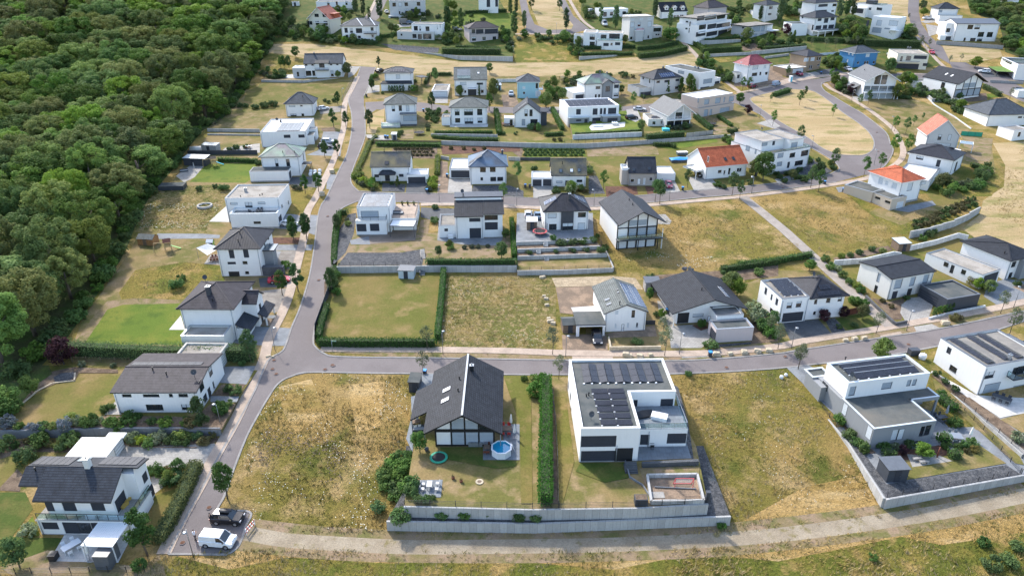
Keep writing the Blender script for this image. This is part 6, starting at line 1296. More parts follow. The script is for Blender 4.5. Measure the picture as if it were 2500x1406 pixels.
for(a,b,c,d)in((0,W1,0,t),(0,t,t,yb),(t,xr,yb-t,yb),(xr-t,xr,yk+t,yb-t),(W1-t,xr,yk,yk+t),(W1-t,W1,t,yk)):p.box(a,b,c,d,z+.001,h.H-.05,'white');p.box(a-.03,b+.03,c-.03,d+.03,h.H-.05,h.H,'wroof')
p.bd('parapet',ro)
h.planes.append((V((0,0,z+.06)),V((1,0,0)),V((0,1,0))));f0=lambda u,v_:h.at(u,v_,z+.1)
ya,yb2=f0(560,215)[1],f0(560,100)[1];xa_,xb_=f0(570,215)[0],f0(1060,200)[0]
k=10
for i in range(k):
 w_=(xb_-xa_)/k;x0=xa_+i*w_
 for j in range(3):
  y0=ya+(yb2-ya)*j/3;y1=ya+(yb2-ya)*(j+1)/3-.05;q=MB();s_=1 if i%2==0 else-1;a,b=z+.16+(.0 if s_>0 else.2),z+.16+(.2 if s_>0 else.0)
  vs=[(x0+.04,y0,a),(x0+w_-.04,y0,b),(x0+w_-.04,y1,b),(x0+.04,y1,a)];q.mesh(vs+[(c[0],c[1],c[2]-.05)for c in vs],D_('0 1 2 3,0 4 5 1,1 5 6 2,2 6 7 3,3 7 4 0'),'solar');q.bd('solar_panel',h.o)
 q=MB();q.box(x0-.14,x0+.14,ya-.3,ya-.05,z+.06,z+.2,'foam');q.bd('ballast_block',h.o)
rows=[]
for(u0,v_,u1)in((618,280,822),*D_('630 314 834,640 354 842,652 392 852,664 434 862,675 476 872')):a=f0(u0,v_);b=f0(u1,v_);rows.append((a[0],a[1],b[0]))
h.tilted(z+.06,rows,0,0,depth=.95,w=1.75);h.vent(len(h.planes)-1,600,292,.5);h.vent(len(h.planes)-1,585,298,.4);h.dish(len(h.planes)-1,614,440)
h.slb(W1+.01,xg+.02,yg-.02,yk-.01,z1,z1+.25,'white','roof_terrace','terrace');h.rail([(W1+.1,yg+.15),(xg-.15,yg+.15),(xg-.15,yk+2)],z1+.25,1.0,'zinc','glassc')
zt_=h.z0+z1+.25;h.pipe((h.L-3.3+.2,-.08),(W1+2.1,yg-.08),z=z1);h.done(False)
SOL=h;bxt('c',(1035,432),2.3,1.4,.55,'foam','covered_lounger','','lounge seat',-.35,z=zt_,lb='white covered lounge seat on the roof terrace of the big white solar house');
mb=MB();vs=[(cos(a)*1.4,.5*sin(a*1)-.3*cos(2*a),.55+.45*(a>pi)*0+.35*abs(cos(a)))for a in[pi*i/8 for i in range(9)]]
mb.mesh([(x,-.35,.3)for x,y,zz in vs]+[(x,.35+.3*(1-abs(x)/1.4),zz+.3*(1-abs(x)/1.4))for x,y,zz in vs],[(i,i+1,10+i,9+i)for i in range(8)],'black');mb.box(-.8,.8,-.3,.2,0,.3,'black');obj1(mb,'daybed',hz_(*Z('c',(940,425)),zt_),.3,'','daybed',lb='black curved daybed shell on the roof terrace of the big white solar house')
# --- grey and white house (frame d)
h=Hs('d',None,(602,418),(1140,352),(985,225),H=6.3,lb='flat-roofed house with white upper box over a long grey ground floor',srt='the grey and white house',wall='white')
Y1=h.D;v=h.vol(0,h.L,0,Y1,3.3,5.95);v.F('f',*D_('820 415 885 458 g,985 398 1012 438 g,1022 394 1048 434 g,605 442 645 502 g'));h.flat(0,h.L,0,Y1,5.95,'btm','capl');k=0
z=6.0
for(u0,v0,u1)in((560,335,965),(590,362,1010),(650,392,1050)):
 a,b=h.at(u0,v0,z),h.at(u1,v0-58,z);h.tilted(z,[(a[0],(a[1]+b[1])/2-.4,b[0])],0,0,depth=1.25,w=1.7,tilt=.3);h.slb(a[0],b[0],(a[1]+b[1])/2+.9,(a[1]+b[1])/2+1.0,z+.1,z+.45,'zinc','wind_guard')
h.dish(0,612,395);h.vent(0,577,265)
xg,yg=h.at(782,718,3.6);xg2=h.at(1180,662,3.6)[0];xe=h.at(1195,497,3.6)[0];yk=h.at(1015,520,3.6)[1];xk=h.at(1015,520,3.6)[0];x0_=h.at(575,508,3.6)[0];X0=min(x0_,-.6)
g1=h.vol(X0,xg2,yg,.0,0,3.25,'grey','grey_wall');g1.F('f',*D_('885 728 925 798 lb,925 722 962 790 lb,1072 705 1100 768 d,1105 698 1140 760 d'));g1.C('l',(735,745,1.2,2.2,'lb'),(575,590,1.1,2.2,'lb'))
g2=h.vol(X0,h.L+.3,.01,Y1+.6,0,3.25,'grey','grey_rear_wall');g2.C('l',(435,435,.8,1.5,'d'),(455,450,.5,1.2,'d'))
mb=MB();mb.prism([(X0+.3,yg+.3),(xg2-.3,yg+.3),(xg2-.3,yk),(xe-.3,yk),(xe-.3,-.01),(X0+.3,-.01)],3.26,3.32,'btm');r2=mb.bd('lower_roof',h.o);p=MB()
for(a,b,c,d)in((X0,xg2,yg,yg+.3),(X0,X0+.3,yg+.3,0),(xg2-.3,xg2,yg+.3,yk),(xg2-.3,xe,yk-.3,yk-.001),(xe-.3,xe,yk,0)):p.box(a-.02,b+.02,c,d,3.25,3.55,'grey','capl')
p.bd('parapet',r2);h.slb(xg2-.2,xe,yk-.28,-.02,2.9,3.24,'grey','canopy');h.post(xe-.2,yk-.1,0,2.9,.3,'grey');h.vol(X0-1.0,X0+.8,Y1-2,Y1+2.4,0,3.0,'grey','carport_wall');h.flat(X0-1.0,X0+2.4,Y1+.6,Y1+3.2,3.0,'btm','capl',wall='grey',ph=.3);h.done(False,False);GW=h
# --- white house right edge (frame d)
h=Hs('d',*D_('1440 497,1510 312,1790 262,1525 70'),lb='white flat-roofed house with three long solar rows at the right edge',srt='the right-edge solar house')
h.L+=3.5;v=h.vol(0,h.L,0,h.D,0,h.H-.3);v.F('f',*D_('1498 345 1560 385 d,1680 318 1712 375 D,1712 308 1758 360 d,1495 422 1590 485 g,1680 430 1800 500 g'));v.C('l',(1262,205,.9,1.2,'s'),(1290,325,1.5,1.0,'d'));h.flat(0,h.L,0,h.D,h.H-.3,'groof2','capd')
for(a,b)in(((1355,110),(1500,270)),):pass
for u0,v0,u1,v1 in((1290,125,1550,280),(1400,105,1660,255),(1470,92,1745,245)):
 a,b=h.at(u0,v0,h.H),h.at(u1,v1,h.H);xm=(a[0]+b[0])/2;y0,y1=sorted((a[1],b[1]));nn=9
 for i in range(nn):
  q=MB();ys=y0+(y1-y0)*i/nn;ye=ys+(y1-y0)/nn-.06;zz=h.H-.12;vs=[(xm-.9,ys,zz),(xm-.1,ys,zz+.22),(xm-.1,ye,zz+.22),(xm-.9,ye,zz)];q.mesh(vs,[(0,1,2,3)],'solar');vs=[(xm-.08,ys,zz+.22),(xm+.8,ys,zz),(xm+.8,ye,zz),(xm-.08,ye,zz+.22)];q.mesh(vs,[(0,1,2,3)],'sold');q.bd('solar_panel',h.o)
h.chp(0,1658,262,.9,.5,'zinc');h.slb(h.L*.42,h.L,-1.4,0,2.75,2.9,'anth');h.rail([(h.L*.42,-.05),(h.L*.42,-1.35),(h.L,-1.35)],2.9,1.0,'anth','glassc');h.done();RS=h
h=cube('d',None,(1650,190),(1790,165),(1690,118),'low flat annex with solar panels behind the right-edge solar house','the solar annex',H=3.0,D=4,roof='btm');h.pan(0,(1660,175),(1758,140),3,2,'sold');h.done(False)
# --- white and grey house with pergola (frame f)
h=cube('f',*D_('372 412,360 224,603 222,650 122'),'white stepped cube house with ribbed glass-like roof, roof terrace and white patio awning','the stepped patio house',roof='zinc',cap='capd',wn=[(392,255,522,305,'g')])
for i in range(4):
 a=h.at(380+i*0,215-i*22,h.H);h.tilted(h.H-.3,[(.8,.9+i*(h.D-1.8)/4,h.L-.8)],0,0,'glassl',tilt=.35,depth=(h.D-2)/4*.85,w=1.5)
zb=h.zp(0,-1.2,322);v=h.vol(-.3,h.L-.9,-1.6,0,0,max(zb-.1,2.6),'white','bay_wall');v.F('f',(362,350,432,405,'s'),(458,348,526,402,'s'));zb=v.z1;h.slb(-.35,h.L-.85,-1.65,-.01,zb,zb+.1,'ofw','balcony');h.rail([(-.3,-.02),(-.3,-1.6),(h.L-.9,-1.6),(h.L-.9,-.02)],zb+.1,.9)
xr=h.at(820,200,3.2)[0];v=h.vol(h.L,xr,1.0,h.D+1.2,0,3.1,'white','annex_wall');v.W('r',(3,1.1,1.0,1.0,'d'));h.slb(h.L,xr,1.0,h.D+1.2,3.1,3.2,'white','roof_terrace','paving');h.rail([(h.L+.1,1.1),(xr-.1,1.1),(xr-.1,h.D+1.1)],3.2,.9,'anth');h.done()
z_=h.z0+3.2;sofa('f',(655,275),0,1.8,.8,.7,z=z_,dsc='dark lounge sofa on the beige roof terrace');sofa('f',(690,275),pi/2,1.4,.8,.7,z=z_,dsc='second dark sofa on the beige roof terrace',back=False);[pot('f',(u,212),.35,'lf_wi','woodd','grass pot at the rear of the beige roof terrace',z_,.9)for u in(695,735,780)]
pgl('f',(606,445),(785,448),4.0,2.7,'anth','pvc',lb='anthracite patio pergola with white awning at the stepped patio house',slats=False)
# --- modern house with pent roofs (frame f)
h=Hs('f',(1098,460),(1083,292),(1285,288),None,D=9,lb='white modern house with two dark pent roofs, flat side wing and wide solar strip',srt='the pent-roofed white house')
v=h.vol(0,h.L,0,7.5,0,h.H);v.F('f',(1183,306,1265,334,'s'),(1186,380,1270,455,'s'));xr=h.at(1425,272,h.H)[0];v2=h.vol(h.L,xr,.5,7.5,0,h.H+.3,name='right_wall');v2.F('f',(1295,286,1392,320,'d'),(1298,337,1392,392,'s'))
mb=MB();z1=h.zp(3,5.2,188);z2=h.zp(9,5.2,196);h.slope(mb,[(-.3,-.5,h.H),(h.L+.1,-.5,h.H),(h.L+.1,5.4,h.H+1.9),(-.3,5.4,h.H+1.9)],'tile_b');h.slope(mb,[(h.L+.12,.0,h.H+.3),(xr+.4,.0,h.H+.3),(xr+.4,5.4,h.H+1.9),(h.L+.12,5.4,h.H+1.9)],'tile_b');mb.box(-.3,xr+.4,5.5,9.2,h.H+2.4,h.H+2.7,'trim','solar');mb.bd('roof',h.o)
v3=h.vol(.0,xr,5.42,9,h.H-.1,h.H+2.4,name='clerestory_wall');h.planes.append((V((0,0,h.H+2.7)),V((1,0,0)),V((0,1,0))));h.dish(0,1132,138);h.vent(0,1140,142)
xl=h.at(965,338,3.0)[0];v4=h.vol(xl,-.002,.8,8.6,0,2.8,name='wing_wall');v4.F('f',(1002,383,1028,404,'s'));h.flat(xl,0,.8,8.6,2.8,'groof2','capd',ph=.4);mb=MB();mb.box(-1.9,-.7,-.2,.4,.2,1.1,'pvc');mb.bd('heat_pump',h.o);h.done()
# --- villa with solar hip and black glazed front (frame g)
h=vla('g',*D_('258 405,225 262,580 252,545 120'),'white villa with solar panels on both hips and a tall black glazed centre front','the glazed-centre villa',mt='tile_v',apx=125,D=10,wn=D_('262 272 325 308 lb,482 265 540 300 d,270 350 325 398 d,480 342 532 398 lb'))
v=h.vol(h.L*.385,h.L*.64,.1,.6,0,h.H-.2,'anth','centre_bay');v.F('f',(368,342,446,402,'d'));h.chp(0,420,165,1.2,.6,'anth');h.pan(3,(240,215),(330,140),4,2,'solb');h.pan(1,(548,205),(448,132),3,3,'solb');h.done()
# --- second timber house (frame g)
def tmb(f,base,top,right,D,lb,srt,rf,rdg,H=None,ovf=1.6,ovs=(.3,1.6,1.0),rows=((.15,2.3,'blind'),(2.9,5.2,'blind')),timb='tdark',wall='white',cols=(0,.28,.62,1.0),lift=0):
 h=Hs(f,base,top,right,None,H=H,D=D,lb=lb,srt=srt,wall=wall,lift=lift);v=h.v=h.vol(0,h.L,0,h.D,0,h.H);ol,orr,eh=ovs;xa=(h.L+orr-ol)/2;ez=h.H+eh
 rz=max(h.zp(xa,-ovf,rdg),ez+1.2);sl=(rz-ez)/(xa+ol);mb=MB();und=None
 h.slope(mb,[(-ol,h.D+.8,ez),(-ol,-ovf,ez),(xa,-ovf,rz),(xa,h.D+.8,rz)],rf,.22,und or timb);h.slope(mb,[(h.L+orr,-ovf,ez),(h.L+orr,h.D+.8,ez),(xa,h.D+.8,rz),(xa,-ovf,rz)],rf,.22,und or timb);mb.bd('roof',h.o);h.pln((-ol,h.D+.8,ez),(-ol,-ovf,ez),(xa,-ovf,rz))
 h.pln((h.L+orr,-ovf,ez),(h.L+orr,h.D+.8,ez),(xa,h.D+.8,rz));zt=lambda x:rz-.33-abs(x-xa)*sl;v.tri+=[[(0,y,h.H-.05),(h.L,y,h.H-.05),(h.L,y,zt(h.L)),(xa,y,zt(xa)),(0,y,zt(0))]for y in(0,h.D)]+[[(x,0,h.H-.05),(x,h.D,h.H-.05),(x,h.D,zt(x)),(x,0,zt(x))]for x in(0,h.L)]
 t=MB()
 for r in rows:t.box(-.06,h.L+.06,-.1,-.02,r[1]+.05,r[1]+.3,timb)
 t.box(-.06,h.L+.06,-.1,-.02,0,.12,timb)
 for c in cols:x=c*h.L;t.box(x-.12,x+.12,-.12,-.03,0,zt(x)-.05,timb)
 t.bar((0,-.06,zt(0)-.1),(xa,-.06,zt(xa)-.1),.1,timb,.3);t.bar((h.L,-.06,zt(h.L)-.1),(xa,-.06,zt(xa)-.1),.1,timb,.3);t.bd('timber_frame',h.o)
 for r in rows:
  for i in range(len(cols)-1):
   if(i,r[0])in SKIP:continue
   x0,x1=cols[i]*h.L+.14,cols[i+1]*h.L-.14;q=MB();q.box(x0,x1,-.06,-.012,r[0],r[1],'trim');o=q.bd('window',h.o);q=MB();q.box(x0+.08,x1-.08,-.075,-.055,r[0]+.08,r[1]-.08,r[2]);q.bd('pane',o)
 return h,xa,rz,sl
SKIP={(0,2.95)}
h,xa,rz,sl=tmb('g',(782,535),(772,372),(1058,352),13.5,'black and white timber house with grey gable roof and long balcony','the balcony timber house','tile_d',262,rows=((.15,2.2,'lblind'),(2.95,5.0,'blind')),cols=(0,.27,.5,.75,1.0))
q=MB();q.box(h.L*.27+.14,h.L*.5-.12,-.07,-.02,h.H+.05,h.H+1.4,'blind');q.bd('window',h.o);q=MB();q.box(h.L*.5+.12,h.L*.73,-.07,-.02,h.H+.05,h.H+1.4,'blind');q.bd('window',h.o)
h.slb(-.3,h.L+1.2,-1.5,-.13,2.5,2.75,'tdark','balcony','pvg');h.rail([(-.2,-1.4),(h.L+1.1,-1.4)],2.75,1.0,'tdark','glassc',2.2)
for x in(0,h.L*.5,h.L,h.L+1.0):h.post(x,-1.4,0,2.5 if x<h.L+.5 else 5.0,.16,'tdark' if x<=h.L else 'ofw')
h.vent(0,855,178);h.vent(0,880,212);h.done(False)
# --- house with solar gable + carport (frame g)
h=gbd('g',(690,1145),(670,1005),(998,990),None,'small white gable house with blue solar panels and a carport on its left','the carport house',3,'y',rdg=938,mt='tile_pl',ov=.35,og=.25,D=11.5,wn=D_('752 980 778 1012 wb,870 975 900 1034 w,748 1075 764 1108 wb,838 1070 856 1105 wb,905 1070 922 1103 w,798 1080 818 1135 DW'))
h.pan(1,(985,965),(780,775),9,2,'solb',fm='pvc');h.sky(0,695,902,.8,1.1);h.sky(0,708,935,.8,1.1);h.sky(0,775,850,.5,.5);h.sky(0,770,830,.4,.5);h.vent(0,786,940,.7);h.done()
h=Hs('g',None,(470,1085),(685,1080),(655,985),H=2.6,lb='flat-roofed open carport with pale posts left of the carport house',srt='the carport',cat='carport',name='carport',wall='pvc');h.slb(0,h.L,0,max(h.D,5),2.35,2.6,'capd','roof','btm');h.slb(0,h.L,0,.12,2.12,2.34,'pvc','beam');h.slb(.05,.6,.05,.35,-.2,2.11,'pvc','pillar');h.slb(h.L-.5,h.L-.1,.05,.35,-.2,2.11,'pvc','pillar');h.slb(.1,h.L-.1,max(h.D,5)-.2,max(h.D,5)-.05,-.2,2.3,'woodd','rear_wall')
shd('g',(372,1150),(475,1145),3.0,1.9,'woodd','btm','small brown wooden shed beside the carport',gablr=.5)
# --- dark bungalow (frame g)
h=Hs('g',(1180,1080),(1182,995),(1705,962),None,D=13,H=3.1,lb='wide white bungalow with broad dark gable roof and six bright-framed solar panels',srt='the dark-roofed bungalow');xa=h.L*.54;rz=max(h.zp(xa,-.6,905),h.H+1.5);v=h.vol(.9,h.L-.3,.9,h.D-.6,0,h.H);k=h.gable(-.5,h.L+.3,-.5,h.D,h.H,rz-h.H,'y','tile_b',rp=(xa+.5)/(h.L+.8));v.tri.append([(.9,.9,h.H-.02),(h.L-.3,.9,h.H-.02),(xa,.9,rz-.3)])
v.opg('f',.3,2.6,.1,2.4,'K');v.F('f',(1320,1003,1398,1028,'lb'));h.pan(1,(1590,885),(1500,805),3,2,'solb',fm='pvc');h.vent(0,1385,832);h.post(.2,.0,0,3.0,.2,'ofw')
v=h.vol(h.L*.52,h.L*.89,-2.8,.9,0,3.1,'white','annex_wall');h.flat(h.L*.52,h.L*.89,-2.8,.89,3.1,'groof2','capd',ph=.3);v.F('f',(1428,1020,1446,1055,'g'));h.done(False)
h=cube('g',None,(1492,1118),(1768,1102),(1722,1032),'low pale rose garage with grey flat roof in front of the dark-roofed bungalow','the rose garage',H=2.9,wall='rose',roof='btm',cap='zinc',cat='garage',name='garage');h.o.name='garage';h.o['category']='garage';h.v.W('l',(2.4,.05,2.6,2.1,'G'));h.done(False)
# --- white double house with solar (frame h)
h=Hs('h',*D_('312 1078,328 898,530 880,375 742'),lb='long white house with flat solar-panelled left half and dark hipped right half',srt='the half-flat solar house');v=h.vol(0,h.L,0,h.D,0,h.H-.3);v.F('f',(362,922,400,962,'h'),(430,914,468,955,'h'),(330,995,478,1060,'G'));v.C('l',*D_('208 840 .9 1.5 s,250 884 .6 1.3 s,288 918 .9 1.5 s,255 985 1.7 .8 d'));h.flat(0,h.L,0,h.D,h.H-.3,'groof2','capd')
for i,(u,v0,u1,v1)in enumerate(((340,870,488,858),(310,840,455,826),(285,812,425,795),(262,785,395,770))):a,b=h.at(u,v0,h.H),h.at(u1,v1,h.H);h.tilted(h.H-.24,[(a[0],(a[1]+b[1])/2,b[0])],0,0,depth=1.4,w=1.3)
xr=h.at(820,872,h.H)[0];v=h.vol(h.L,xr,.3,h.D,0,h.H-.5,name='right_wall');v.F('f',*D_('562 902 584 932 d,650 892 680 922 d,735 882 765 912 d,555 988 574 1010 d,612 980 648 1034 D,654 976 666 1008 d'));h.hip(h.L,xr+.6,-.3,h.D+.6,h.H-.35,2.2,'tile_v');k=len(h.planes)-4;h.pan(k,(580,880),(765,830),7,2,'solar');h.pan(k,(605,830),(670,790),3,2,'solar');h.dish(k+3,550,745);h.pan(k+3,(485,810),(560,770),2,2,'solar');h.done()
# --- white house with big plain gable roof + black garage (frame h)
h=gbd('h',(1105,912),(1130,752),(1458,692),None,'cream-white two-storey house with dark ribbed gable roof','the cream gable house',3,'x',mt='tile_b',rdg=645,D=9,wall='ofw',ov=.3,wn=D_('1150 755 1202 820 g,1262 738 1298 800 g,1358 720 1395 782 g,1130 842 1165 900 s,1240 822 1270 876 D'));h.v.C('l',(1032,742,.8,2.0,'g'),(1010,830,.7,2.0,'d'));h.done()
h=cube('h',None,(1538,900),(1778,860),(1585,752),'black timber-clad double garage with flat grey roof beside the cream gable house','the black garage',H=3.0,wall='anth',roof='btm',cap='capd',cat='garage');h.o.name='garage';h.o['category']='garage';h.v.W('l',(2.6,.05,4.6,2.2,'G'));h.done(False)
# --- white house with long garage wing (frame h)
h=vla('h',*D_('1955 770,2002 622,2200 575,1915 445'),'white villa with dark hip roof and grey entrance at the right edge','the right-edge villa',mt='tile_b',D=12,L=None,wn=[(2005,625,2035,662,'d'),(1982,705,2008,742,'d'),(2062,618,2094,670,'d')]);h.vol(h.L*.42,h.L*.9,-.6,.56,0,h.H-.2,'grey','grey_bay');h.vent(3,1950,565);h.done()
h=Hs('h',*D_('1782 790,1795 722,1925 680,1530 518'),H=3.2,lb='long low white garage wing with beige gravel roof running back from the street',srt='the long garage wing',wall='white');v=h.vol(0,h.L,0,h.D,0,2.9);h.flat(0,h.L,0,h.D,2.9,'groof','capd',ph=.3,pw=.15);v.F('f',(1800,715,1895,780,'G'));v.C('l',(1652,700,1.0,1.0,'d'),(1525,645,1.0,1.0,'d'),(1568,680,.8,1.9,'D'));h.done(False)
# --- orange hip + beige annexes (frame l)
h=vla('l',*D_('1445 1145,1470 1075,1645 1045,1235 992'),'white villa with bright orange-red hip roof above beige flat annexes','the orange-roofed villa',mt='tile_r',D=11,H=5.6,apx=955,under='pvc',wn=[(1510,1075,1545,1130,'lb'),(1600,1065,1640,1088,'lb')],sw=[(1415,1095,1.6,1.6,'wb'),(1360,1075,1.0,1.2,'wb'),(1318,1060,1.4,1.8,'wb')]);h.done()
h=cube('l',*D_('1395 1272,1400 1190,1508 1168,1275 1135'),'lower beige flat-roofed annex with two slit windows','the beige annex',H=None,wall='beige',roof='btm',cap='zinc',wn=[(1432,1210,1475,1260,'wb')],sw=[(1368,1210,1.6,.6,'d'),(1297,1182,1.6,.6,'d')]);h.done(False)
h=cube('l',*D_('1240 1215,1262 1142,1350 1110,1085 1078'),'long beige garage with grey flat roof left of the lower beige annex','the beige garage',H=None,wall='beige',roof='btm',cap='zinc');h.done(False)
# --- villa solar dark with annex (l)
h=vla('l',*D_('1800 1040,1850 915,1935 858,1565 862'),'white villa with dark hip roof and solar panels beyond the orange-roofed villa','the dark right villa',mt='tile_v',D=12.5,apx=800,wn=[(1850,930,1862,985,'d')],sw=[(1598,895,1.9,1.0,'d'),(1730,935,1.0,2.0,'s')]);h.pan(1,(1925,855),(1790,805),5,2,'solar');v=h.vol(h.L-.5,h.L+1.8,2,4.5,2.8,5.2,'white','bay_wall');h.done()
h=cube('l',None,(1668,1062),(1742,970),(1490,960),'low white annex with pale flat roof left of the dark right villa','the white annex',H=2.8,D=8.5,roof='wroof');h.done(False)
# --- pale terracotta gable (l)
h=gbd('l',(1640,815),(1648,735),(1895,745),None,'beige house with faded terracotta gable roof and white glazed veranda','the terracotta gable house',2.6,'y',mt='tile_rp',rdg=625,D=9,H=5.2,wall='lgrey',under='pvc',wn=[(1728,728,1752,768,'d'),(1798,728,1822,772,'lb'),(1700,790,1820,812,'lb')]);h.done()
pgl('l',(1868,850),(1965,862),3.4,2.5,'pvc','glassl',lb='white framed glass veranda at the terracotta gable house',slats=False)
# --- red roof small house (l)
h=gbd('l',(60,1030),(70,965),(375,938),None,'small white house with orange-red tiled gable roof and two skylights','the red-roofed small house',3.2,'x',mt='tile_r',rdg=815,D=11.5,H=3.6,under='pvc',wn=D_('155 982 182 1005 w,195 985 208 1015 w,228 968 245 1015 w,290 968 325 995 w'));h.v.C('l',(85,905,.8,1.6,'w'));h.sky(0,208,905,.8,1.1,'glass');h.sky(0,265,900,.8,1.1,'glass');h.done()
h=cube('l',None,(0,990),(78,975),(0,925),'white flat carport roof left of the red-roofed small house','the white carport',H=2.6,D=5.5,L=6.5,roof='wroof');h.vols.clear();
for x,y in((.2,.2),(5.5,.2)):h.post(x,y,0,2.3,.15,'pvc')
h.o['category']='carport'
# --- big white apartment villa with terraces (l)
h=Hs('l',(600,968),(515,875),(815,825),None,H=5.6,D=15,lb='large white three-level apartment villa with set-back top floor and roof terraces beside the loop road',srt='the large terraced villa');v=h.vol(0,h.L,0,h.D,0,5.4);v.F('f',*D_('515 870 560 905 g,582 862 622 895 g,668 860 706 892 d,750 842 800 880 d,575 925 612 955 g,650 925 668 968 s,705 915 762 948 d'));v.C('l',(368,828,1.6,1.5,'g'),(424,850,.6,1.4,'g'),(445,905,1.2,1.4,'g'));h.flat(0,h.L,0,h.D,5.4,'pvl','capd',ph=.5)
a=h.vol(.6,h.L*.55,3.5,h.D-.5,5.46,8.3,name='upper_wall');b=h.vol(h.L*.55+.01,h.L-1.5,1.5,h.D-3,5.46,8.3,name='upper_right_wall');a.F('f',(470,780,508,810,'g'),(545,768,562,805,'s'));b.F('f',(678,785,722,822,'g'));h.flat(.4,h.L*.55,3.0,h.D-.4,8.3,'groof','capd',ph=.2);h.flat(h.L*.55+.02,h.L-1.2,1.2,h.D-2.8,8.3,'groof','capd',ph=.2);h.dish(1,463,708);h.rail([(.2,.2),(h.L-.2,.2),(h.L-.2,h.D*.6)],5.9,.6,'zinc','glassc');h.done()
# --- third row (frame j)
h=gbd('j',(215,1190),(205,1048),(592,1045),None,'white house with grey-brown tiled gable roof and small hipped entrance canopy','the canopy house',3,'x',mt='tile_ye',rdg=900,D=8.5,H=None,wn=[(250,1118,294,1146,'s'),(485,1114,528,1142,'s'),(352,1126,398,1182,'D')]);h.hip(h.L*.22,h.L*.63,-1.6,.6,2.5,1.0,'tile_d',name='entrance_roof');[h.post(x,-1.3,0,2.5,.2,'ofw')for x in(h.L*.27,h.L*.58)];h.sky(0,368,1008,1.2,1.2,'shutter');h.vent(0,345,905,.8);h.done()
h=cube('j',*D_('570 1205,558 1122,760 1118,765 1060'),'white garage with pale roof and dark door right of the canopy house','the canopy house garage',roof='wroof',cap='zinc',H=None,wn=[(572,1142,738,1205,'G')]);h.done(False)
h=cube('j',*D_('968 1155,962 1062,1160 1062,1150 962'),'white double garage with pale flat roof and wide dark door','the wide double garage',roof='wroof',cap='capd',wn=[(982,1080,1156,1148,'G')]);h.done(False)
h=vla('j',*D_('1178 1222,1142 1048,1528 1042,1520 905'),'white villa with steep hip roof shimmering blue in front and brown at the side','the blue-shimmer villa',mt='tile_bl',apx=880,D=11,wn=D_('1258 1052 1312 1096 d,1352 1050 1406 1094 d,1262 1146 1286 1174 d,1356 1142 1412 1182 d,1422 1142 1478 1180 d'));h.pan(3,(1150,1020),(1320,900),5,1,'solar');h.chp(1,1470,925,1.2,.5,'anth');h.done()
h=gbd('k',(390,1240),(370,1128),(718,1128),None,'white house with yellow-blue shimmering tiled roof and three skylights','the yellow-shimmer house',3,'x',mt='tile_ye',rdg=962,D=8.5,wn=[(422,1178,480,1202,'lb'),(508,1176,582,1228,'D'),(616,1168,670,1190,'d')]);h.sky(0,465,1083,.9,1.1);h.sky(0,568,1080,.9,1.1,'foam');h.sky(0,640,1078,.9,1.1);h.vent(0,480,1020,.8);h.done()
h=cube('k',*D_('196 1232,185 1148,382 1150,375 1088'),'pair of white garages with pale flat roofs and two dark doors','the twin garages',roof='wroof',cap='zinc',wn=[(198,1166,282,1230,'G'),(296,1164,378,1228,'G')]);h.done(False)
h=gbd('k',(1115,1230),(1110,1105),(1385,1105),None,'taupe house with striped dark gable roof and white door','the taupe house',3,'x',mt='tile_d',rdg=950,D=8.5,wall='taupe',wn=D_('1130 1160 1166 1194 w,1196 1158 1226 1214 DW,1252 1152 1272 1214 wb,1308 1146 1342 1180 w'));h.sky(0,1160,1072,.9,1.1,'glass');h.sky(0,1308,1062,.9,1.1,'glass');v=h.vol(-1.6,.3,1.0,5,0,4.2,'taupe','stair_wall');h.flat(-1.6,.3,1,5,4.2,'wroof','zinc',wall='pvc',ph=.6);h.done()
h=cube('k',*D_('1385 1180,1383 1110,1560 1110,1490 1048'),'white flat garage right of the taupe house','the taupe house garage',roof='wroof',cap='zinc',D=7);h.done(False)
h=vla('j',*D_('352 605,332 452,655 445,695 365'),'white villa with grey hip roof, covered deck and grey basement garage','the deck villa',mt='tile_pl',D=10,H=6.2,apx=345,wn=[(416,462,446,518,'d'),(482,460,512,514,'d'),(552,458,582,516,'lb')])
v=h.vol(h.L*.5,h.L-.3,-2.0,.56,0,3.1,'lgrey','bay_wall');v.F('f',(526,556,654,610,'g'));h.slb(h.L*.48,h.L-.2,-2.2,.5,3.1,3.3,'capd','bay_roof');v=h.vol(-.8,h.L*.48,-5.2,-.2,-2.6,.25,'lgrey','garage_wall',base=-4);v.opg('f',.9,5.0,-2.5,-.4,'G');h.rail([(-.7,-.3),(-.7,-5.1),(h.L*.48,-5.1)],.25,.9,'zinc','glassc');h.vol(h.L*.48,h.L-.3,-3.6,-3.3,-2.4,.1,'gabion','garden_wall',base=-4);h.done();pgl('j',(362,610),(480,612),3.0,2.5,'trim','anth',lb='dark covered deck roof at the deck villa',z=h.z0+.25,slats=False)
h=vla('j',*D_('985 645,958 480,1338 478,1328 385'),'symmetrical white villa with grey hip roof and three tall windows on each floor','the symmetrical villa',mt='tile_pl',apx=380,D=11,wn=D_('1017 496 1062 556 d,1105 496 1190 556 d,1230 494 1278 554 d,1020 582 1068 626 d,1110 580 1192 636 d,1234 578 1280 628 d'));h.done()
h=cube('j',None,(890,572),(970,572),(960,512),'low white annex left of the symmetrical villa','the low annex',H=2.8,D=5,roof='groof2');h.done(False)
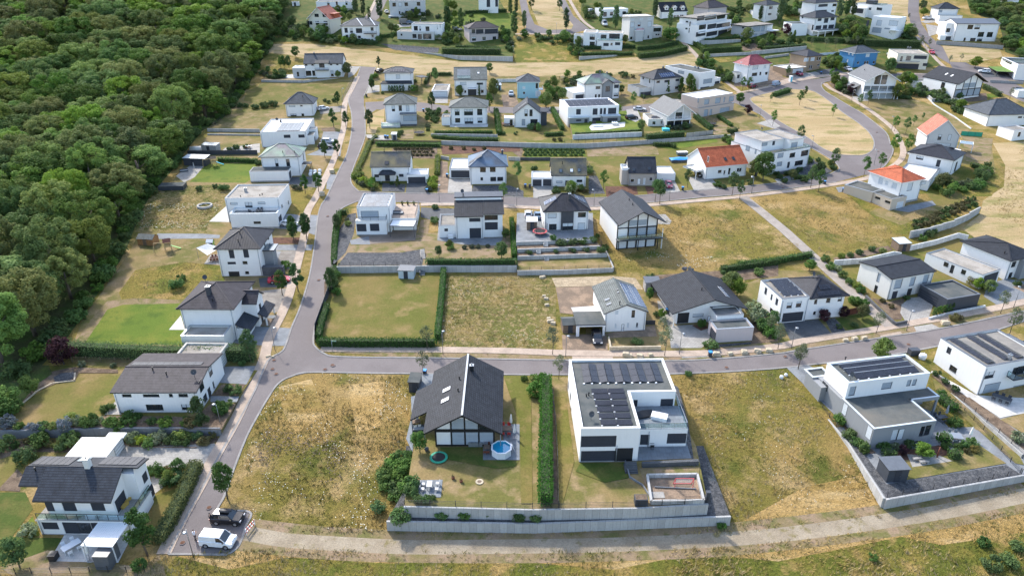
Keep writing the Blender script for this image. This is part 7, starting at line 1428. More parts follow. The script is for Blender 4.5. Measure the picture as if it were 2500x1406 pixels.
h=gbd('j',(1598,655),(1572,545),(1852,545),None,'white gable-fronted house with steep dark roof and twin upper windows','the gable-fronted white house',3,'y',mt='tile_d',rdg=440,D=10,H=4.4,ov=.5,wn=D_('1682 500 1712 564 d,1730 500 1758 564 d,1656 592 1688 652 g,1738 592 1806 650 d'));h.pan(0,(1620,500),(1700,425),1,5,'solar');v=h.vol(h.L-.5,h.L+1.6,2.5,7,0,4.6,'anth','side_bay');h.slb(h.L-.5,h.L+2.2,1.8,7.4,4.6,4.8,'tile_d','bay_roof');v=h.vol(-3.0,.4,2.5,6,0,2.6,'white','annex_wall');v.W('f',(2.4,.05,1.0,2.0,'d'));h.done()
h=Hs('k',*D_('552 662,535 478,1022 458,975 385'),lb='white and grey cube house with bright lawn and a roof full of tilted solar panels',srt='the white and grey cube house',wall='white');v=h.vol(0,h.L,0,h.D,0,h.H-.3);v.F('f',*D_('612 495 656 548 s,770 490 816 550 s,838 488 862 545 s,872 486 896 545 s,916 484 994 542 s,765 578 845 640 s'));h.flat(0,h.L,0,h.D,h.H-.3,'wroof','pvc')
for i in range(4):h.tilted(h.H-.24,[(.8+i*.2,1.0+i*(h.D-1.8)/4,h.L-.9)],0,0,depth=1.3,w=1.8,tilt=.3)
v=h.vol(.1,h.L*.4,-1.5,-.01,0,3.1,'grey','grey_left_bay');v.F('f',(612,594,660,612,'s'),(690,590,720,648,'s'));h.slb(0,h.L*.42,-1.7,-.02,3.1,3.3,'capl','bay_roof');v=h.vol(h.L*.66,h.L+.1,-1.9,-.01,0,3.3,'grey','grey_right_bay');v.F('f',(910,580,1006,638,'s'));h.slb(h.L*.64,h.L+.2,-2.1,-.02,3.3,3.5,'capl','bay_roof');h.done(False);zz=G(*(h.mw@V((6,-3,0))).xy)
sofa('k',(815,662),.1,3.2,1.2,.7,'foam','white covered lounge group on the pale patio');table('k',(980,645),0,2.0,1.0,'pvc',6,dsc='white dining table on the pale patio',cdesc='white chair at the white patio table');bxt('k',(780,640),1.2,.7,1.0,'black','barbecue','covered black barbecue on the pale patio','barbecue')
h,xa,rz,sl=tmb('k',(1470,655),(1478,575),(1700,560),13,'light grey gable lodge with white bargeboards and a white balcony under the point','the light grey lodge','tile_lg',448,H=3.6,ovf=1.2,ovs=(.2,1.8,.7),rows=((.2,2.3,'glass'),),timb='pvc',cols=(0,.33,.66,1.0),wall='lgrey');h.slb(0,h.L,-1.1,-.13,2.7,2.9,'pvc','balcony');h.rail([(0,-1.0),(h.L,-1.0)],2.9,.9,'pvc',step=1.5);q=MB();q.box(h.L*.36,h.L*.64,-.06,-.01,3.0,5.0,'glass');q.bd('window',h.o);h.done(False)
h=cube('k',*D_('1300 660,1302 590,1448 588,1385 510'),'low beige annex with solar panels left of the light grey lodge','the beige lodge annex',H=None,D=8.5,wall='ofw',roof='groof2',cap='ofw',wn=[(1338,612,1370,645,'w'),(1418,605,1438,640,'w')]);h.tilted(h.H-.28,[(1.5,1.5,5.5),(2.0,3.2,5.5)],0,0,depth=1.2);h.done(False)
h=Hs('k',(1790,598),(1782,492),(2118,438),None,H=3.4,D=9.5,lb='pinkish beige flat-roofed house with set-back upper floor and grey roller blinds',srt='the pink flat house',wall='pink');v=h.vol(0,h.L,0,h.D,0,3.2);v.F('f',(1830,500,1868,568,'g'),(1884,496,1906,562,'g'),(1982,480,2072,540,'g'));h.flat(0,h.L,0,h.D,3.2,'groof2','zinc',ph=.3);v=h.vol(.2,h.L-.2,1.0,h.D-.2,3.26,6.5,name='upper_wall');v.F('f',*D_('1834 402 1880 452 g,1938 388 1988 440 g,2016 382 2032 430 g,2070 374 2114 422 g'));v.C('l',(1775,412,.6,1.6,'g'));h.flat(.2,h.L-.2,1.0,h.D-.2,6.5,'wroof','pvc',ph=.3);v=h.vol(h.L*.75,h.L+2.6,-3.5,-.01,-2.2,.4,'pink','garage_wall',base=-3);v.opg('f',1.0,4.0,-2.1,-.1,'g');h.done(False)
h=vla('j',*D_('345 315,330 152,615 150,652 55'),'white villa with solar panels on every hip and a lower tiled roof skirt','the skirt-roofed villa',mt='tile_g',D=9,H=5.6,apx=90,wn=[(456,166,494,206,'lb')]);h.pan(0,(395,140),(550,115),4,1,'sold');h.pan(1,(640,100),(560,60),3,2,'solb');h.pan(3,(345,130),(480,65),4,2,'sold');mb=MB();h.slope(mb,[(-1.2,-1.4,2.7),(h.L-.2,-1.4,2.7),(h.L-.6,.5,3.5),(-.2,.5,3.5)],'tile_d');mb.bd('skirt_roof',h.o);v=h.vol(-.9,h.L-.6,-1.0,.5,0,2.7,'white','front_wall');v.F('f',(500,258,532,278,'lb'));h.done();pgl('j',(640,245),(700,262),3.2,2.5,'trim','solar',dsc='dark patio roof with solar panels')
h=cube('j',*D_('800 382,796 318,948 318,940 258'),'white garage with tall pale door between the first-row houses','the first-row garage',roof='groof2',cap='pvc',wn=[(800,326,944,380,'GW')]);h.done(False)
h=gbd('j',(1030,370),(1005,218),(1328,215),None,'white house with pale pent roof cut open for a roof terrace','the roof-terrace house',3,'x',mt='tile_pl',rdg=95,D=8.5,rp=.85,H=5.2,wn=D_('1068 238 1126 268 lb,1226 244 1286 264 s,1142 292 1222 368 D,1108 318 1126 342 d,1266 312 1292 342 d'));h.sky(0,1242,152,.9,1.1,'foam')
a,b=h.onp(0,1040,200),h.onp(0,1165,115);O,U,W_=h.planes[0];mb=MB();n_=U.cross(W_);q=[O+U*a[0]+W_*a[1],O+U*b[0]+W_*a[1],O+U*b[0]+W_*b[1],O+U*a[0]+W_*b[1]];zl=q[0].z+.1;mb.poly([V((p.x,p.y,p.z))+n_*.02 for p in q],'terrace');mb.bd('roof_terrace',h.o);h.slb(q[0].x,q[1].x,q[0].y+.05,q[0].y+.12,q[0].z,q[0].z+.9,'glassc','glass_panel');h.slb(h.L*.42,h.L*.68,-.9,.35,2.6,2.8,'pvc','entrance_canopy');h.done()
h=vla('k',*D_('60 388,38 238,270 238,335 165'),'turquoise blue rendered villa with grey hip roof','the turquoise villa',mt='tile_g',D=9,wall='sky',H=6.0,apx=155,under='pvc',wn=D_('100 282 126 304 wb,224 248 250 302 w,104 330 126 355 w,224 322 274 378 wb'));h.slb(h.L-.5,h.L+1.2,2,5,2.7,2.9,'pvc');h.rail([(h.L,2.1),(h.L+1.1,2.1),(h.L+1.1,5)],2.9,.9,'pvc');h.done()
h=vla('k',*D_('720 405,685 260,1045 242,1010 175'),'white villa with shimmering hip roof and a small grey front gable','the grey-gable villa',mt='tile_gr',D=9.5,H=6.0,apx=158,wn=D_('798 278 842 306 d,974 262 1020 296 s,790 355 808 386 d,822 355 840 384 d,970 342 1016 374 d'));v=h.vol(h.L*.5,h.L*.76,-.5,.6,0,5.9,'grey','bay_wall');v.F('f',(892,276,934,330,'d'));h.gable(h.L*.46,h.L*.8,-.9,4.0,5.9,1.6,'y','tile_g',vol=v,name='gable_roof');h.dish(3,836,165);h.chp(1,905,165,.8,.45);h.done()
h=cube('k',*D_('590 408,585 340,748 328,690 278'),'low white garage with pale flat roof left of the grey-gable villa','the grey-gable garage',roof='wroof',cap='pvc',H=3.0,wn=[(606,356,728,404,'G')]);h.done(False)
h=vla('k',None,(1352,215),(1628,188),(1440,105),'light grey villa with dark hip roof, solar panels and a grey double garage','the light grey villa',mt='tile_d',D=10,H=6.2,wall='lgrey',apx=110,wn=D_('1378 226 1410 248 d,1454 218 1504 242 s,1560 208 1594 230 s,1555 280 1586 304 d'),sw=[(1252,198,.8,1.0,'d'),(1312,230,.7,1.4,'d')]);h.pan(0,(1425,195),(1530,145),4,2,'solb');h.chp(0,1440,115,1.0,.5);h.done()
h=cube('k',*D_('1218 388,1215 298,1350 285,1105 240'),'grey flat-roofed double garage in front of the light grey villa','the grey double garage',H=3.2,D=8,wall='lgrey',roof='btm',cap='zinc',wn=[(1224,330,1350,382,'G')]);h.dish(0,1222,245);h.done(False)
h=Hs('k',*D_('1795 325,1795 150,1942 130,1520 75'),H=6.6,lb='tall white block house with solar roof and broad blind window, longest wall facing left',srt='the white block house');v=h.vol(0,h.L,0,h.D,0,h.H-.3);v.F('f',(1824,208,1908,250,'g'),(1795,284,1880,318,'s'));v.C('l',(1612,145,3.4,1.2,'g'));h.flat(0,h.L,0,h.D,h.H-.3,'btm','pvc',ph=.3);h.pan(0,(1600,85),(1700,70),4,3,'sold');h.chp(0,1775,112,.7,.5);h.chp(0,1745,100,.5,.6,'zinc');v=h.vol(h.L,h.L+4.5,1,6,0,2.9,'white','garage_wall');v.opg('f',1.5,4.2,.05,2.2,'G');h.flat(h.L,h.L+4.5,1,6,2.9,'groof2','pvc',ph=.5);h.done(False)
h=vla('l',*D_('290 325,372 238,545 222,290 185'),'white villa with dark red hip roof at the head of the loop road','the dark red-roofed villa',mt='tile_dr',D=9,H=6.2,apx=158,under='pvc',wn=D_('398 288 435 312 d,452 282 464 306 d,492 282 510 302 d,402 236 442 264 lb,482 232 500 258 wb'),sw=[(375,245,1.0,1.6,'wb'),(320,225,1.0,1.6,'wb')]);v=h.vol(-1.6,.6,4,7,0,3.0,'ofw','bay_wall');h.flat(-1.6,.6,4,7,3.0,'capd','capd',ph=.1);v.W('f',(1.0,.8,1.3,1.4,'d'));h.done()
h=vla('l',*D_('770 275,795 172,912 162,655 148'),'brown brick villa with dark hip roof','the brown brick villa',mt='tile_v',D=10.5,H=6.0,wall='brownwall',apx=118,wn=D_('770 182 802 208 wb,818 178 846 204 wb,862 174 890 200 w,806 234 830 262 w,865 226 880 240 w'));h.done()
h=cube('l',*D_('650 305,650 258,790 245,600 222'),'brown garage with white flat roof in front of the brown brick villa','the brown garage',H=2.9,D=8,wall='brownwall',roof='wroof',cap='pvc',wn=[(690,258,765,290,'GW')]);h.done(False)
h=vla('l',*D_('1120 258,1135 150,1315 140,1070 125'),'bright blue villa with dark grey hip roof','the bright blue villa',mt='tile_g',D=10,H=6.0,wall='blue',apx=92,under='pvc',wn=D_('1212 152 1240 176 wb,1200 205 1215 228 w,1218 205 1232 228 w,1262 204 1278 222 w,1150 208 1165 226 w'),sw=[(1092,150,.9,1.1,'wb'),(1118,155,.9,1.1,'wb'),(1080,200,.9,1.2,'wb')]);h.done()
h=Hs('p',*D_('920 860,965 655,1345 665,770 595'),H=6.3,lb='cream flat-roofed house with black glazed ground floor and corner balcony',srt='the cream flat house',wall='cream');v=h.vol(0,h.L,0,h.D,0,h.H-.3);v.F('f',*D_('990 690 1018 750 d,1060 685 1120 745 d,1155 682 1315 725 s,912 780 1215 845 s,1265 775 1320 810 d'));v.C('l',(830,665,1.1,1.6,'d'),(787,650,.6,1.3,'d'));h.flat(0,h.L,0,h.D,h.H-.3,'groof','capd',ph=.3);h.slb(-.3,h.L*.75,-1.3,-.01,3.0,3.3,'cream','ledge','groof2');h.chp(0,1080,598,.6,.6);h.chp(0,1110,600,.6,.6);h.done(False)
h,xa,rz,sl=tmb('p',(600,1205),(560,1010),(930,1010),14,'white timber lodge with light grey roof and glazed gable beside the loop road','the white loop lodge','tile_lg',870,H=5.0,ovf=1.5,ovs=(.4,1.2,.8),rows=((.2,2.2,'blind'),(2.7,4.6,'glassl')),timb='pvc',cols=(0,.22,.5,.78,1.0));h.slb(0,h.L+1.5,-1.6,-.13,2.3,2.5,'pvc','balcony');h.rail([(0,-1.5),(h.L+1.4,-1.5),(h.L+1.4,4)],2.5,.9,'pvc',step=1.4);q=MB();q.mesh([(h.L*.3,-.05,5.2),(h.L*.7,-.05,5.2),(h.L*.7,-.05,rz-1.7),(h.L*.3,-.05,rz-1.7)],[(0,1,2,3)],'glass');q.bd('window',h.o);[h.post(x,-1.5,0,2.4,.18,'pvc')for x in(0,h.L*.5,h.L,h.L+1.3)];mb=MB();h.slope(mb,D_('-2.5 2.5 3.4,-2.5 9 3.4,.0 9 4.6,.0 2.5 4.6'),'tile_lg');mb.bd('side_roof',h.o);h.vent(0,552,862,.4);h.done(False)
h,xa,rz,sl=tmb('p',(1680,1130),(1675,1045),(1990,1020),15,'dark-roofed black and white timber house with two skylights near the right edge','the far timber house','tile_b',893,H=4.4,ovf=1.2,ovs=(.1,1.5,.6),rows=((.2,2.6,'blind'),),cols=(0,.27,.5,.75,1.0));q=MB();q.box(h.L*.3,h.L*.74,-.07,-.02,3.2,4.9,'blind');q.bd('window',h.o);h.sky(0,1555,908,.8,1.4,'foam');h.sky(0,1622,928,.8,1.4,'foam');h.v.C('l',(1510,1045,1.6,2.2,'d'));h.done(False)
h=cube('p',None,(1160,990),(1400,985),None,'small white garden wing with dark roof left of the far timber house','the dark-roofed wing',H=2.6,D=5,roof='btm',cap='capd');h.done(False)
h=vla('l',*D_('2040 640,2090 590,2420 582,1950 510'),'wide white bungalow with big grey hip roof at the right edge','the right-edge bungalow',mt='tile_g',D=13,H=3.6,apx=472,wn=[(2300,600,2330,612,'d'),(2340,600,2380,612,'d')]);h.done()
h=cube('l',None,(2275,700),(2400,690),(2260,660),'small pale flat house cut off at the right edge beside the slatted garden roof','the small right-edge house',H=3.4,D=6,roof='groof2',cap='zinc',wn=[(2300,712,2318,745,'d')]);h.done(False)
h=Hs('p',*D_('2260 975,2430 790,2560 795,2220 700'),H=4.5,lb='white flat-roofed house with green carport roof, cut off at the right edge',srt='the green-carport house');h.L+=6;v=h.vol(0,h.L,0,h.D,0,h.H-.3);v.C('l',(2310,770,6.5,.5,'d'));h.flat(0,h.L,0,h.D,h.H-.3,'btm','pvc',ph=.3);h.pan(0,(2330,765),(2500,720),6,2,'sold');h.slb(-6.0,-.01,2,h.D-.5,2.4,2.65,'trim','carport_roof','groofg');[h.post(x,y,0,2.4,.25,'anth')for x in(-5.8,-.5)for y in(2.3,h.D-.8)];h.done(False)
h=cube('p',None,(2440,1110),(2600,1110),None,'small white garage at the right edge below the green-carport house','the right-edge white garage',H=2.6,D=4,roof='wroof',cap='zinc');h.done(False)
h=vla('p',*D_('1425 285,1455 110,1722 112,1400 70'),'white villa with dark hip roof and a flat-roofed front wing near the top right','the top right villa',mt='tile_d',D=9,H=6.4,apx=32,wn=[(1465,125,1502,155,'g')]);v=h.vol(.2,h.L+.5,-3,.5,0,3.3,'white','wing_wall');h.flat(.2,h.L+.5,-3,.5,3.3,'groof2','capd',ph=.3);v.C('l',(1405,235,.9,1.4,'d'));h.done()
h=Hs('p',(1665,535),(1685,290),(2208,292),None,H=8.2,D=10,lb='very long white three-level house with grey shed roof at the top right',srt='the long three-level house');v=h.vol(0,h.L,0,h.D,0,h.H);v.F('f',*D_('1812 308 1878 362 d,1898 306 1965 362 d,1938 395 2010 455 d,2048 395 2118 458 d,1762 465 1788 505 d,1842 468 1908 508 d,1926 468 1990 508 d'));mb=MB();h.slope(mb,[(-.3,-.4,h.H),(h.L+.3,-.4,h.H),(h.L+.3,h.D*.62,h.H+1.6),(-.3,h.D*.62,h.H+1.6)],'capd',.2);h.slope(mb,[(h.L+.3,h.D+.4,h.H),(-.3,h.D+.4,h.H),(-.3,h.D*.62,h.H+1.6),(h.L+.3,h.D*.62,h.H+1.6)],'capd',.2);mb.bd('roof',h.o);v.tri+=[[(x,0,h.H-.02),(x,h.D,h.H-.02),(x,h.D*.62,h.H+1.4)]for x in(0,h.L)];v2=h.vol(-3.0,-.01,3,h.D,0,h.H-.2,name='stair_wall');v2.W('f',(1.4,4.0,1.8,1.8,'d'));v3=h.vol(-5.5,-.02,1.0,2.9,0,3.0,'white','garage_wall');v3.opg('f',2.6,5.0,.1,2.5,'G');h.done()
h=Hs('p',*D_('600 415,655 200,965 225,480 190'),H=7.0,lb='white cubic house with tall pale blinds on a terraced garden, behind the bright blue villa',srt='the pale-blind cube',wall='white');v=h.vol(0,h.L,0,max(h.D,9),0,h.H-.3);v.F('f',*D_('700 250 762 318 lb,852 255 960 318 lb,645 340 758 405 g,795 345 865 362 g'));v.C('l',(585,320,2.6,5,'g'));h.flat(0,h.L,0,max(h.D,9),h.H-.3,'wroof','pvc',ph=.3);h.slb(h.L*.8,h.L+2.2,-2,2,2.5,2.7,'capl','patio_roof');h.done(False)
h=cube('p',None,(440,40),(770,70),None,'white stepped house with rooftop terrace at the very top right','the top terrace house',H=4.5,D=8,roof='groof2',cap='zinc',wn=[(445,90,498,122,'lb'),(585,90,638,126,'d'),(702,96,768,130,'d')]);v=h.vol(-.5,h.L*.55,-2.2,-.01,0,2.8,'white','front_wall');v.opg('f',.7,h.L*.5,.2,2.3,'G');h.rail([(h.L*.68,.2),(h.L-.2,.2),(h.L-.2,4)],h.H,.8,'zinc','glassc');h.vol(h.L*.3,h.L*.55,2,6,h.H-.3,h.H+1.6,'anth','roof_room');h.done(False)
h=Hs('p',None,(2305,10),(2440,8),None,H=3.4,D=5,lb='small pale garage cut off by the top edge at far right',srt='the far right garage');v=h.vol(0,h.L,0,5,0,3.1);h.flat(0,h.L,0,5,3.1,'groof2','zinc',ph=.3);h.done(False)
h=vla('o',*D_('2005 425,2005 205,2262 188,1838 160'),'white three-level villa with dark hip roof, square side block and veranda below','the veranda villa',mt='tile_d',D=10,H=8.4,apx=120,wn=D_('2030 208 2072 238 s,2100 205 2146 258 s,2172 198 2216 230 s,2005 288 2068 330 s,2086 282 2134 325 s,2148 278 2208 320 s'),sw=[(1862,190,.9,1.2,'d'),(1972,310,1.0,2.4,'d')]);h.slb(.2,h.L+2.5,-3,.5,2.7,3.2,'white','veranda_roof','groof2');[h.post(x,-2.8,0,2.7,.25,'white')for x in(.4,h.L*.33,h.L*.66,h.L,h.L+2.3)];h.done()
h=cube('o',*D_('1755 405,1745 265,1925 262,1800 235'),'plain white side block left of the veranda villa','the plain white block',H=4.6,D=8,roof='btm',cap='zinc');h.done(False)
h=Hs('o',*D_('700 405,705 290,1072 230,530 200'),H=6.0,lb='white stepped three-storey house with wide dark window bands and a dark-edged roof',srt='the three-storey terrace house');h.D=11;v=h.vol(0,h.L,0,h.D,0,5.8);v.F('f',*D_('680 355 782 405 s,795 348 912 400 s,925 338 1022 392 s,712 278 786 330 d,805 270 900 322 d,905 260 1055 305 d'));v.C('l',*D_('578 245 1.2 .7 d,612 270 .5 2.0 d,572 322 1.2 .7 d,602 340 .5 2.0 d'));h.slb(-.1,h.L+1.2,-1.2,-.01,2.8,3.1,'white','balcony');h.flat(0,h.L,0,h.D,5.8,'groof2','pvc',ph=.5);v=h.vol(.8,h.L-1.0,2,h.D-.6,5.86,8.7,name='upper_wall');v.F('f',(690,180,770,230,'d'),(780,170,900,222,'d'),(910,160,1000,212,'d'));h.slb(.2,h.L-.4,1.0,h.D-.2,8.7,9.1,'trim','top_roof','groof2');h.done(False)
h=Hs('o',(1250,440),(1255,262),(1480,240),None,H=5.6,D=9,lb='grey and white split-level house with dark flat roof behind the leafy hedge',srt='the split-level house',wall='lgrey');v=h.vol(0,h.L,0,h.D,0,5.4);v.F('f',*D_('1258 300 1292 345 g,1308 292 1390 355 g,1402 290 1440 352 g,1318 380 1352 435 g,1390 375 1425 430 g'));v.C('l',(1200,312,1.2,.7,'d'));h.slb(-.6,h.L+3.5,-.6,h.D+.4,5.4,5.8,'trim','roof','groof2');v=h.vol(h.L,h.L+4.5,.6,h.D,0,5.3,'white','right_wall');v.F('f',(1480,370,1512,420,'s'),(1535,368,1570,418,'d'));h.slb(h.L-.2,h.L+6,-2.5,.59,2.7,3.0,'white','balcony');h.done(False)
h=Hs('n',(2140,470),(2125,188),(2392,180),None,D=9,lb='light grey multi-level house with mono-pitch roof and small balcony',srt='the light grey multi-level house',wall='lgrey');v=h.vol(0,h.L+.0,0,h.D,0,h.H-.2);v.F('f',*D_('2130 210 2172 236 wb,2232 208 2268 230 wb,2322 200 2364 228 wb,2124 255 2172 312 lb,2208 255 2240 302 d,2320 245 2365 310 lb,2234 345 2282 400 lb,2122 418 2148 450 d,2230 420 2270 470 d,2318 405 2336 438 d'));h.vol(2.6,6.2,-1.6,-.01,0,4.6,'lgrey','bay_wall');h.slb(2.4,6.4,-1.9,-.01,4.6,4.8,'pvc','balcony');h.rail(D_('2.5 -.1,2.5 -1.8,6.3 -1.8,6.3 -.1'),4.8,.9,'zinc','glassc');mb=MB();h.slope(mb,[(-.5,-.5,h.H),(h.L+.3,-.5,h.H),(h.L+.3,h.D+.3,h.H-1.2),(-.5,h.D+.3,h.H-1.2)],'groof2',.2,'zinc');mb.bd('roof',h.o);v2=h.vol(h.L,h.L+5.2,1,h.D-1,0,5.6,'lgrey','wing_wall');v2.opg('f',.8,4.6,3.6,5.2,'d');v2.W('f',(2.5,2.0,.8,.6,'d'),(3.6,2.0,.8,.6,'d'),(4.4,.2,.9,1.0,'d'));h.flat(h.L,h.L+5.2,1,h.D-1,5.6,'groof2','zinc',ph=.3);h.done(False)
h=Hs('n',(1600,530),(1600,365),(2035,375),None,H=5.6,D=9,lb='white house with beige flat roof and balcony above the green gap',srt='the green-gap house');v=h.vol(0,h.L*.33,-1.2,h.D,0,6.0);v.F('f',(1665,395,1725,455,'d'),(1665,475,1722,528,'d'));v2=h.vol(h.L*.33+.01,h.L,.8,h.D,0,5.7,name='right_wall');v2.F('f',(1790,395,1855,440,'d'),(1885,385,2005,440,'d'));v3=h.vol(h.L*.36,h.L+.3,-2.2,.79,0,2.8,name='lower_wall');v3.F('f',(1820,490,1880,525,'s'),(1900,488,1925,518,'d'),(1952,482,2010,515,'s'));h.slb(h.L*.35,h.L+.4,-2.3,.78,2.8,3.0,'white','balcony','groof2');h.rail([(h.L*.36,-2.2),(h.L+.3,-2.2),(h.L+.3,.7)],3.0,.9,'trim','glassc');h.flat(0,h.L*.33,-1.2,h.D,6.0,'groof','pvc',ph=.2);h.flat(h.L*.33+.01,h.L,.8,h.D,5.7,'groof','pvc',ph=.2);v=h.vol(-4.5,-.01,1,7,0,4.6,'white','left_wall');h.flat(-4.5,-.01,1,7,4.6,'groof2','zinc',ph=.2);h.done(False)
h=cube('n',(1825,215),(1800,110),(2100,100),None,'white cube house with three dark windows above the street, slim trees in front','the three-window cube',H=None,D=8,roof='wroof',cap='pvc',wn=[(1820,140,1858,192,'d'),(1895,138,1930,180,'d'),(2035,132,2075,188,'d')]);h.done(False)
h=gbd('o',(270,240),(290,140),(590,130),None,'white country house with dark roof and three white dormers','the dormer house',3,'x',mt='tile_b',rdg=25,D=9,H=3.8,under='pvc',wn=[(430,172,455,222,'w'),(460,170,490,220,'w'),(500,168,540,215,'w')])
for uu in(350,440,530):
 a,b=h.onp(0,uu,110);O,U,W_=h.planes[0];p=O+U*a+W_*b;v=h.vol(p.x-.9,p.x+.9,p.y-.2,p.y+2.2,p.z-.3,p.z+1.1,'white','dormer_wall');v.W('f',(.9,p.z,1.0,.9,'w'));h.gable(p.x-1.2,p.x+1.2,p.y-.4,p.y+2.6,p.z+1.1,.9,'y','tile_b',vol=v,name='dormer_roof',under='pvc')
h.done()
h=vla('o',None,(820,95),(1040,75),(700,52),'pinkish villa with brown-grey hip roof behind the three-storey terrace house','the brown-grey hip villa',mt='tile_br',D=10,H=5.5,wall='rose',apx=5);h.done()
h=vla('o',*D_('1400 205,1465 62,1640 50,1340 40'),'tall white villa with dark hip roof behind the slim garden trees','the slim-tree villa',mt='tile_d',D=9,H=6.5,apx=5,wn=[(1490,75,1528,106,'d'),(1478,150,1515,172,'d')]);h.done()
h=cube('o',*D_('1315 185,1318 128,1370 128,1225 118'),'small grey garage left of the slim-tree villa','the slim-tree garage',H=None,D=6,wall='lgrey',roof='wroof',cap='zinc');h.done(False)
h=vla('o',*D_('1945 130,2010 38,2270 22,1940 8'),'white two-storey villa cut by the top edge, tall trees to its right','the top-edge villa',mt='tile_d',D=9,H=6,wn=D_('2038 50 2140 80 d,2195 45 2238 75 d,2040 115 2130 135 s,2180 118 2210 135 d'));h.done()
h=cube('o',None,(1815,100),(1990,115),None,'low white garage left of the top-edge villa','the top-edge garage',H=3,D=5,roof='groof2');h.done(False)
h=gbd('m',(625,935),(600,782),(1085,778),None,'white house with grey roof, central dormer balcony and grey annex near the wood','the dormer-balcony house',3,'x',mt='tile_g',rdg=655,D=9,H=5.2,wn=D_('622 785 652 808 d,700 783 730 806 d,925 780 955 802 d,1002 778 1032 800 d,635 868 700 930 d,712 865 748 930 d,938 862 970 935 d,1012 862 1032 895 d,768 875 825 945 d'));v=h.vol(h.L*.31,h.L*.63,-.2,3,0,5.6,'white','dormer_wall');v.F('f',(795,765,860,828,'d'));mb=MB();h.slope(mb,[(h.L*.29,-.7,5.5),(h.L*.65,-.7,5.5),(h.L*.65,4,7.3),(h.L*.29,4,7.3)],'tile_d');mb.bd('dormer_roof',h.o);h.slb(h.L*.3,h.L*.64,-1.4,-.21,2.7,2.9,'anth');h.rail([(h.L*.3,-1.3),(h.L*.64,-1.3)],2.9,.8,'anth');h.chp(0,735,665,.6,.5);v=h.vol(-4.8,.2,1,7,0,3.2,'lgrey','annex_wall');v.W('f',(2.0,.1,.9,1.8,'d'));h.flat(-4.8,.2,1,7,3.2,'wroof','pvc',ph=.3);h.done()
h=gbd('m',(655,318),(640,235),(925,245),None,'cream house with orange-red gable roof and side dormers near the wood','the orange gable house',3,'y',mt='tile_rp',rdg=95,D=12,H=4.2,wall='cream',under='pvc',ov=.6,og=.9,wn=D_('740 172 790 212 d,838 170 885 212 d,752 262 795 310 d,850 260 898 308 d,655 262 712 305 d'));h.slb(h.L*.3,h.L*.85,-.3,.88,2.7,2.9,'pvc');h.rail([(h.L*.3,-.2),(h.L*.85,-.2)],2.9,.9,'pvc');
for sx,xx in((-1,.12),(1,.88)):v=h.vol(h.L*xx-1.2,h.L*xx+1.2,5,10,4.0,6.2,'tile_r','dormer_wall');h.slb(h.L*xx-1.6,h.L*xx+1.6,4.6,10.4,6.2,6.4,'tile_rp','dormer_roof')
h.done()
h=vla('m',*D_('1095 470,1048 322,1510 318,1615 275'),'wide white villa with grey hip roof crossed by pale glazing bars','the wide glazed-bar villa',mt='tile_g',D=13,H=6.0,apx=222,wn=D_('1106 345 1145 405 d,1172 348 1208 405 d,1245 350 1320 408 d,1424 338 1460 380 d,1118 428 1152 462 d,1270 440 1305 472 d,1435 425 1462 462 d'));h.v.C('r',(1548,345,.8,1.8,'d'),(1580,335,.8,1.8,'d'),(1550,420,.7,1.0,'d'));h.slb(h.L*.62,h.L-.6,-1.2,.5,2.7,2.9,'anth');h.rail([(h.L*.62,-1.1),(h.L-.6,-1.1)],2.9,.9,'anth')
for(u0,v0,u1,v1)in((1255,228,1325,322),(1412,222,1480,316)):a,b=h.onp(0,u0,v0),h.onp(0,u1,v1);O,U,W_=h.planes[0];q=MB();q.bar(O+U*a[0]+W_*a[1]+V((0,0,.1)),O+U*b[0]+W_*b[1]+V((0,0,.1)),.35,'pvc',.08);q.bd('glazing_bar',h.o)
h.done()
h=cube('m',(1670,200),(1648,8),(2085,5),None,'lilac-white cube house with four upper windows at the top','the lilac cube house',H=6.2,D=9,wall='lgrey',roof='groof2',cap='zinc',wn=D_('1690 38 1732 85 d,1762 36 1805 82 lb,1838 34 1880 80 d,1988 28 2030 76 d,1768 118 1786 178 d,1845 115 1885 170 d,1915 112 2035 165 s'));v=h.vol(-.6,h.L*.42,-3,-.01,-2.2,.5,'lgrey','garage_wall',base=-4);v.opg('f',1,5,-2.1,.0,'G');h.done(False)
h=Hs('m',(1755,470),(1745,390),(2200,395),None,H=3.0,D=10,lb='white split cube house with flat front wing and dark patio windows',srt='the split cube house',wall='lgrey');v=h.vol(0,h.L,0,h.D,0,2.8);v.F('f',*D_('1790 415 1812 440 d,1935 420 1985 470 d,2002 422 2050 480 d,2065 415 2165 480 d'));h.flat(0,h.L,0,h.D,2.8,'groof2','zinc',ph=.25);v=h.vol(h.L*.38,h.L+3.5,1.5,h.D-1,2.86,6.0,'white','upper_wall');v.F('f',(1952,322,2000,378,'d'),(2018,325,2038,380,'d'),(2095,328,2142,384,'d'));v.C('r',(2240,340,.9,1.6,'d'),(2272,320,.6,1.6,'d'));h.vol(h.L,h.L+3.5,1.5,h.D-1,0,2.85,'white','side_wall');h.flat(h.L*.38,h.L+3.5,1.5,h.D-1,6.0,'groof2','zinc',ph=.3);h.chp(1,2032,270,.7,.5);h.done(False)
h=cube('m',None,(755,25),(1195,22),None,'white flat house with dark glazed ground floor above the orange gable house','the top left flat house',H=3.6,D=9,roof='groof2',wn=[(895,25,922,70,'d'),(1000,22,1022,68,'d'),(1116,18,1142,66,'d')]);h.done(False)
h=cube('m',(475,80),(462,28),(552,26),None,'tiny white garden house with dark door at the edge of the wood, top left','the tiny garden house',H=None,D=3,roof='wroof',wn=[(488,34,514,80,'D')]);h.done(False)
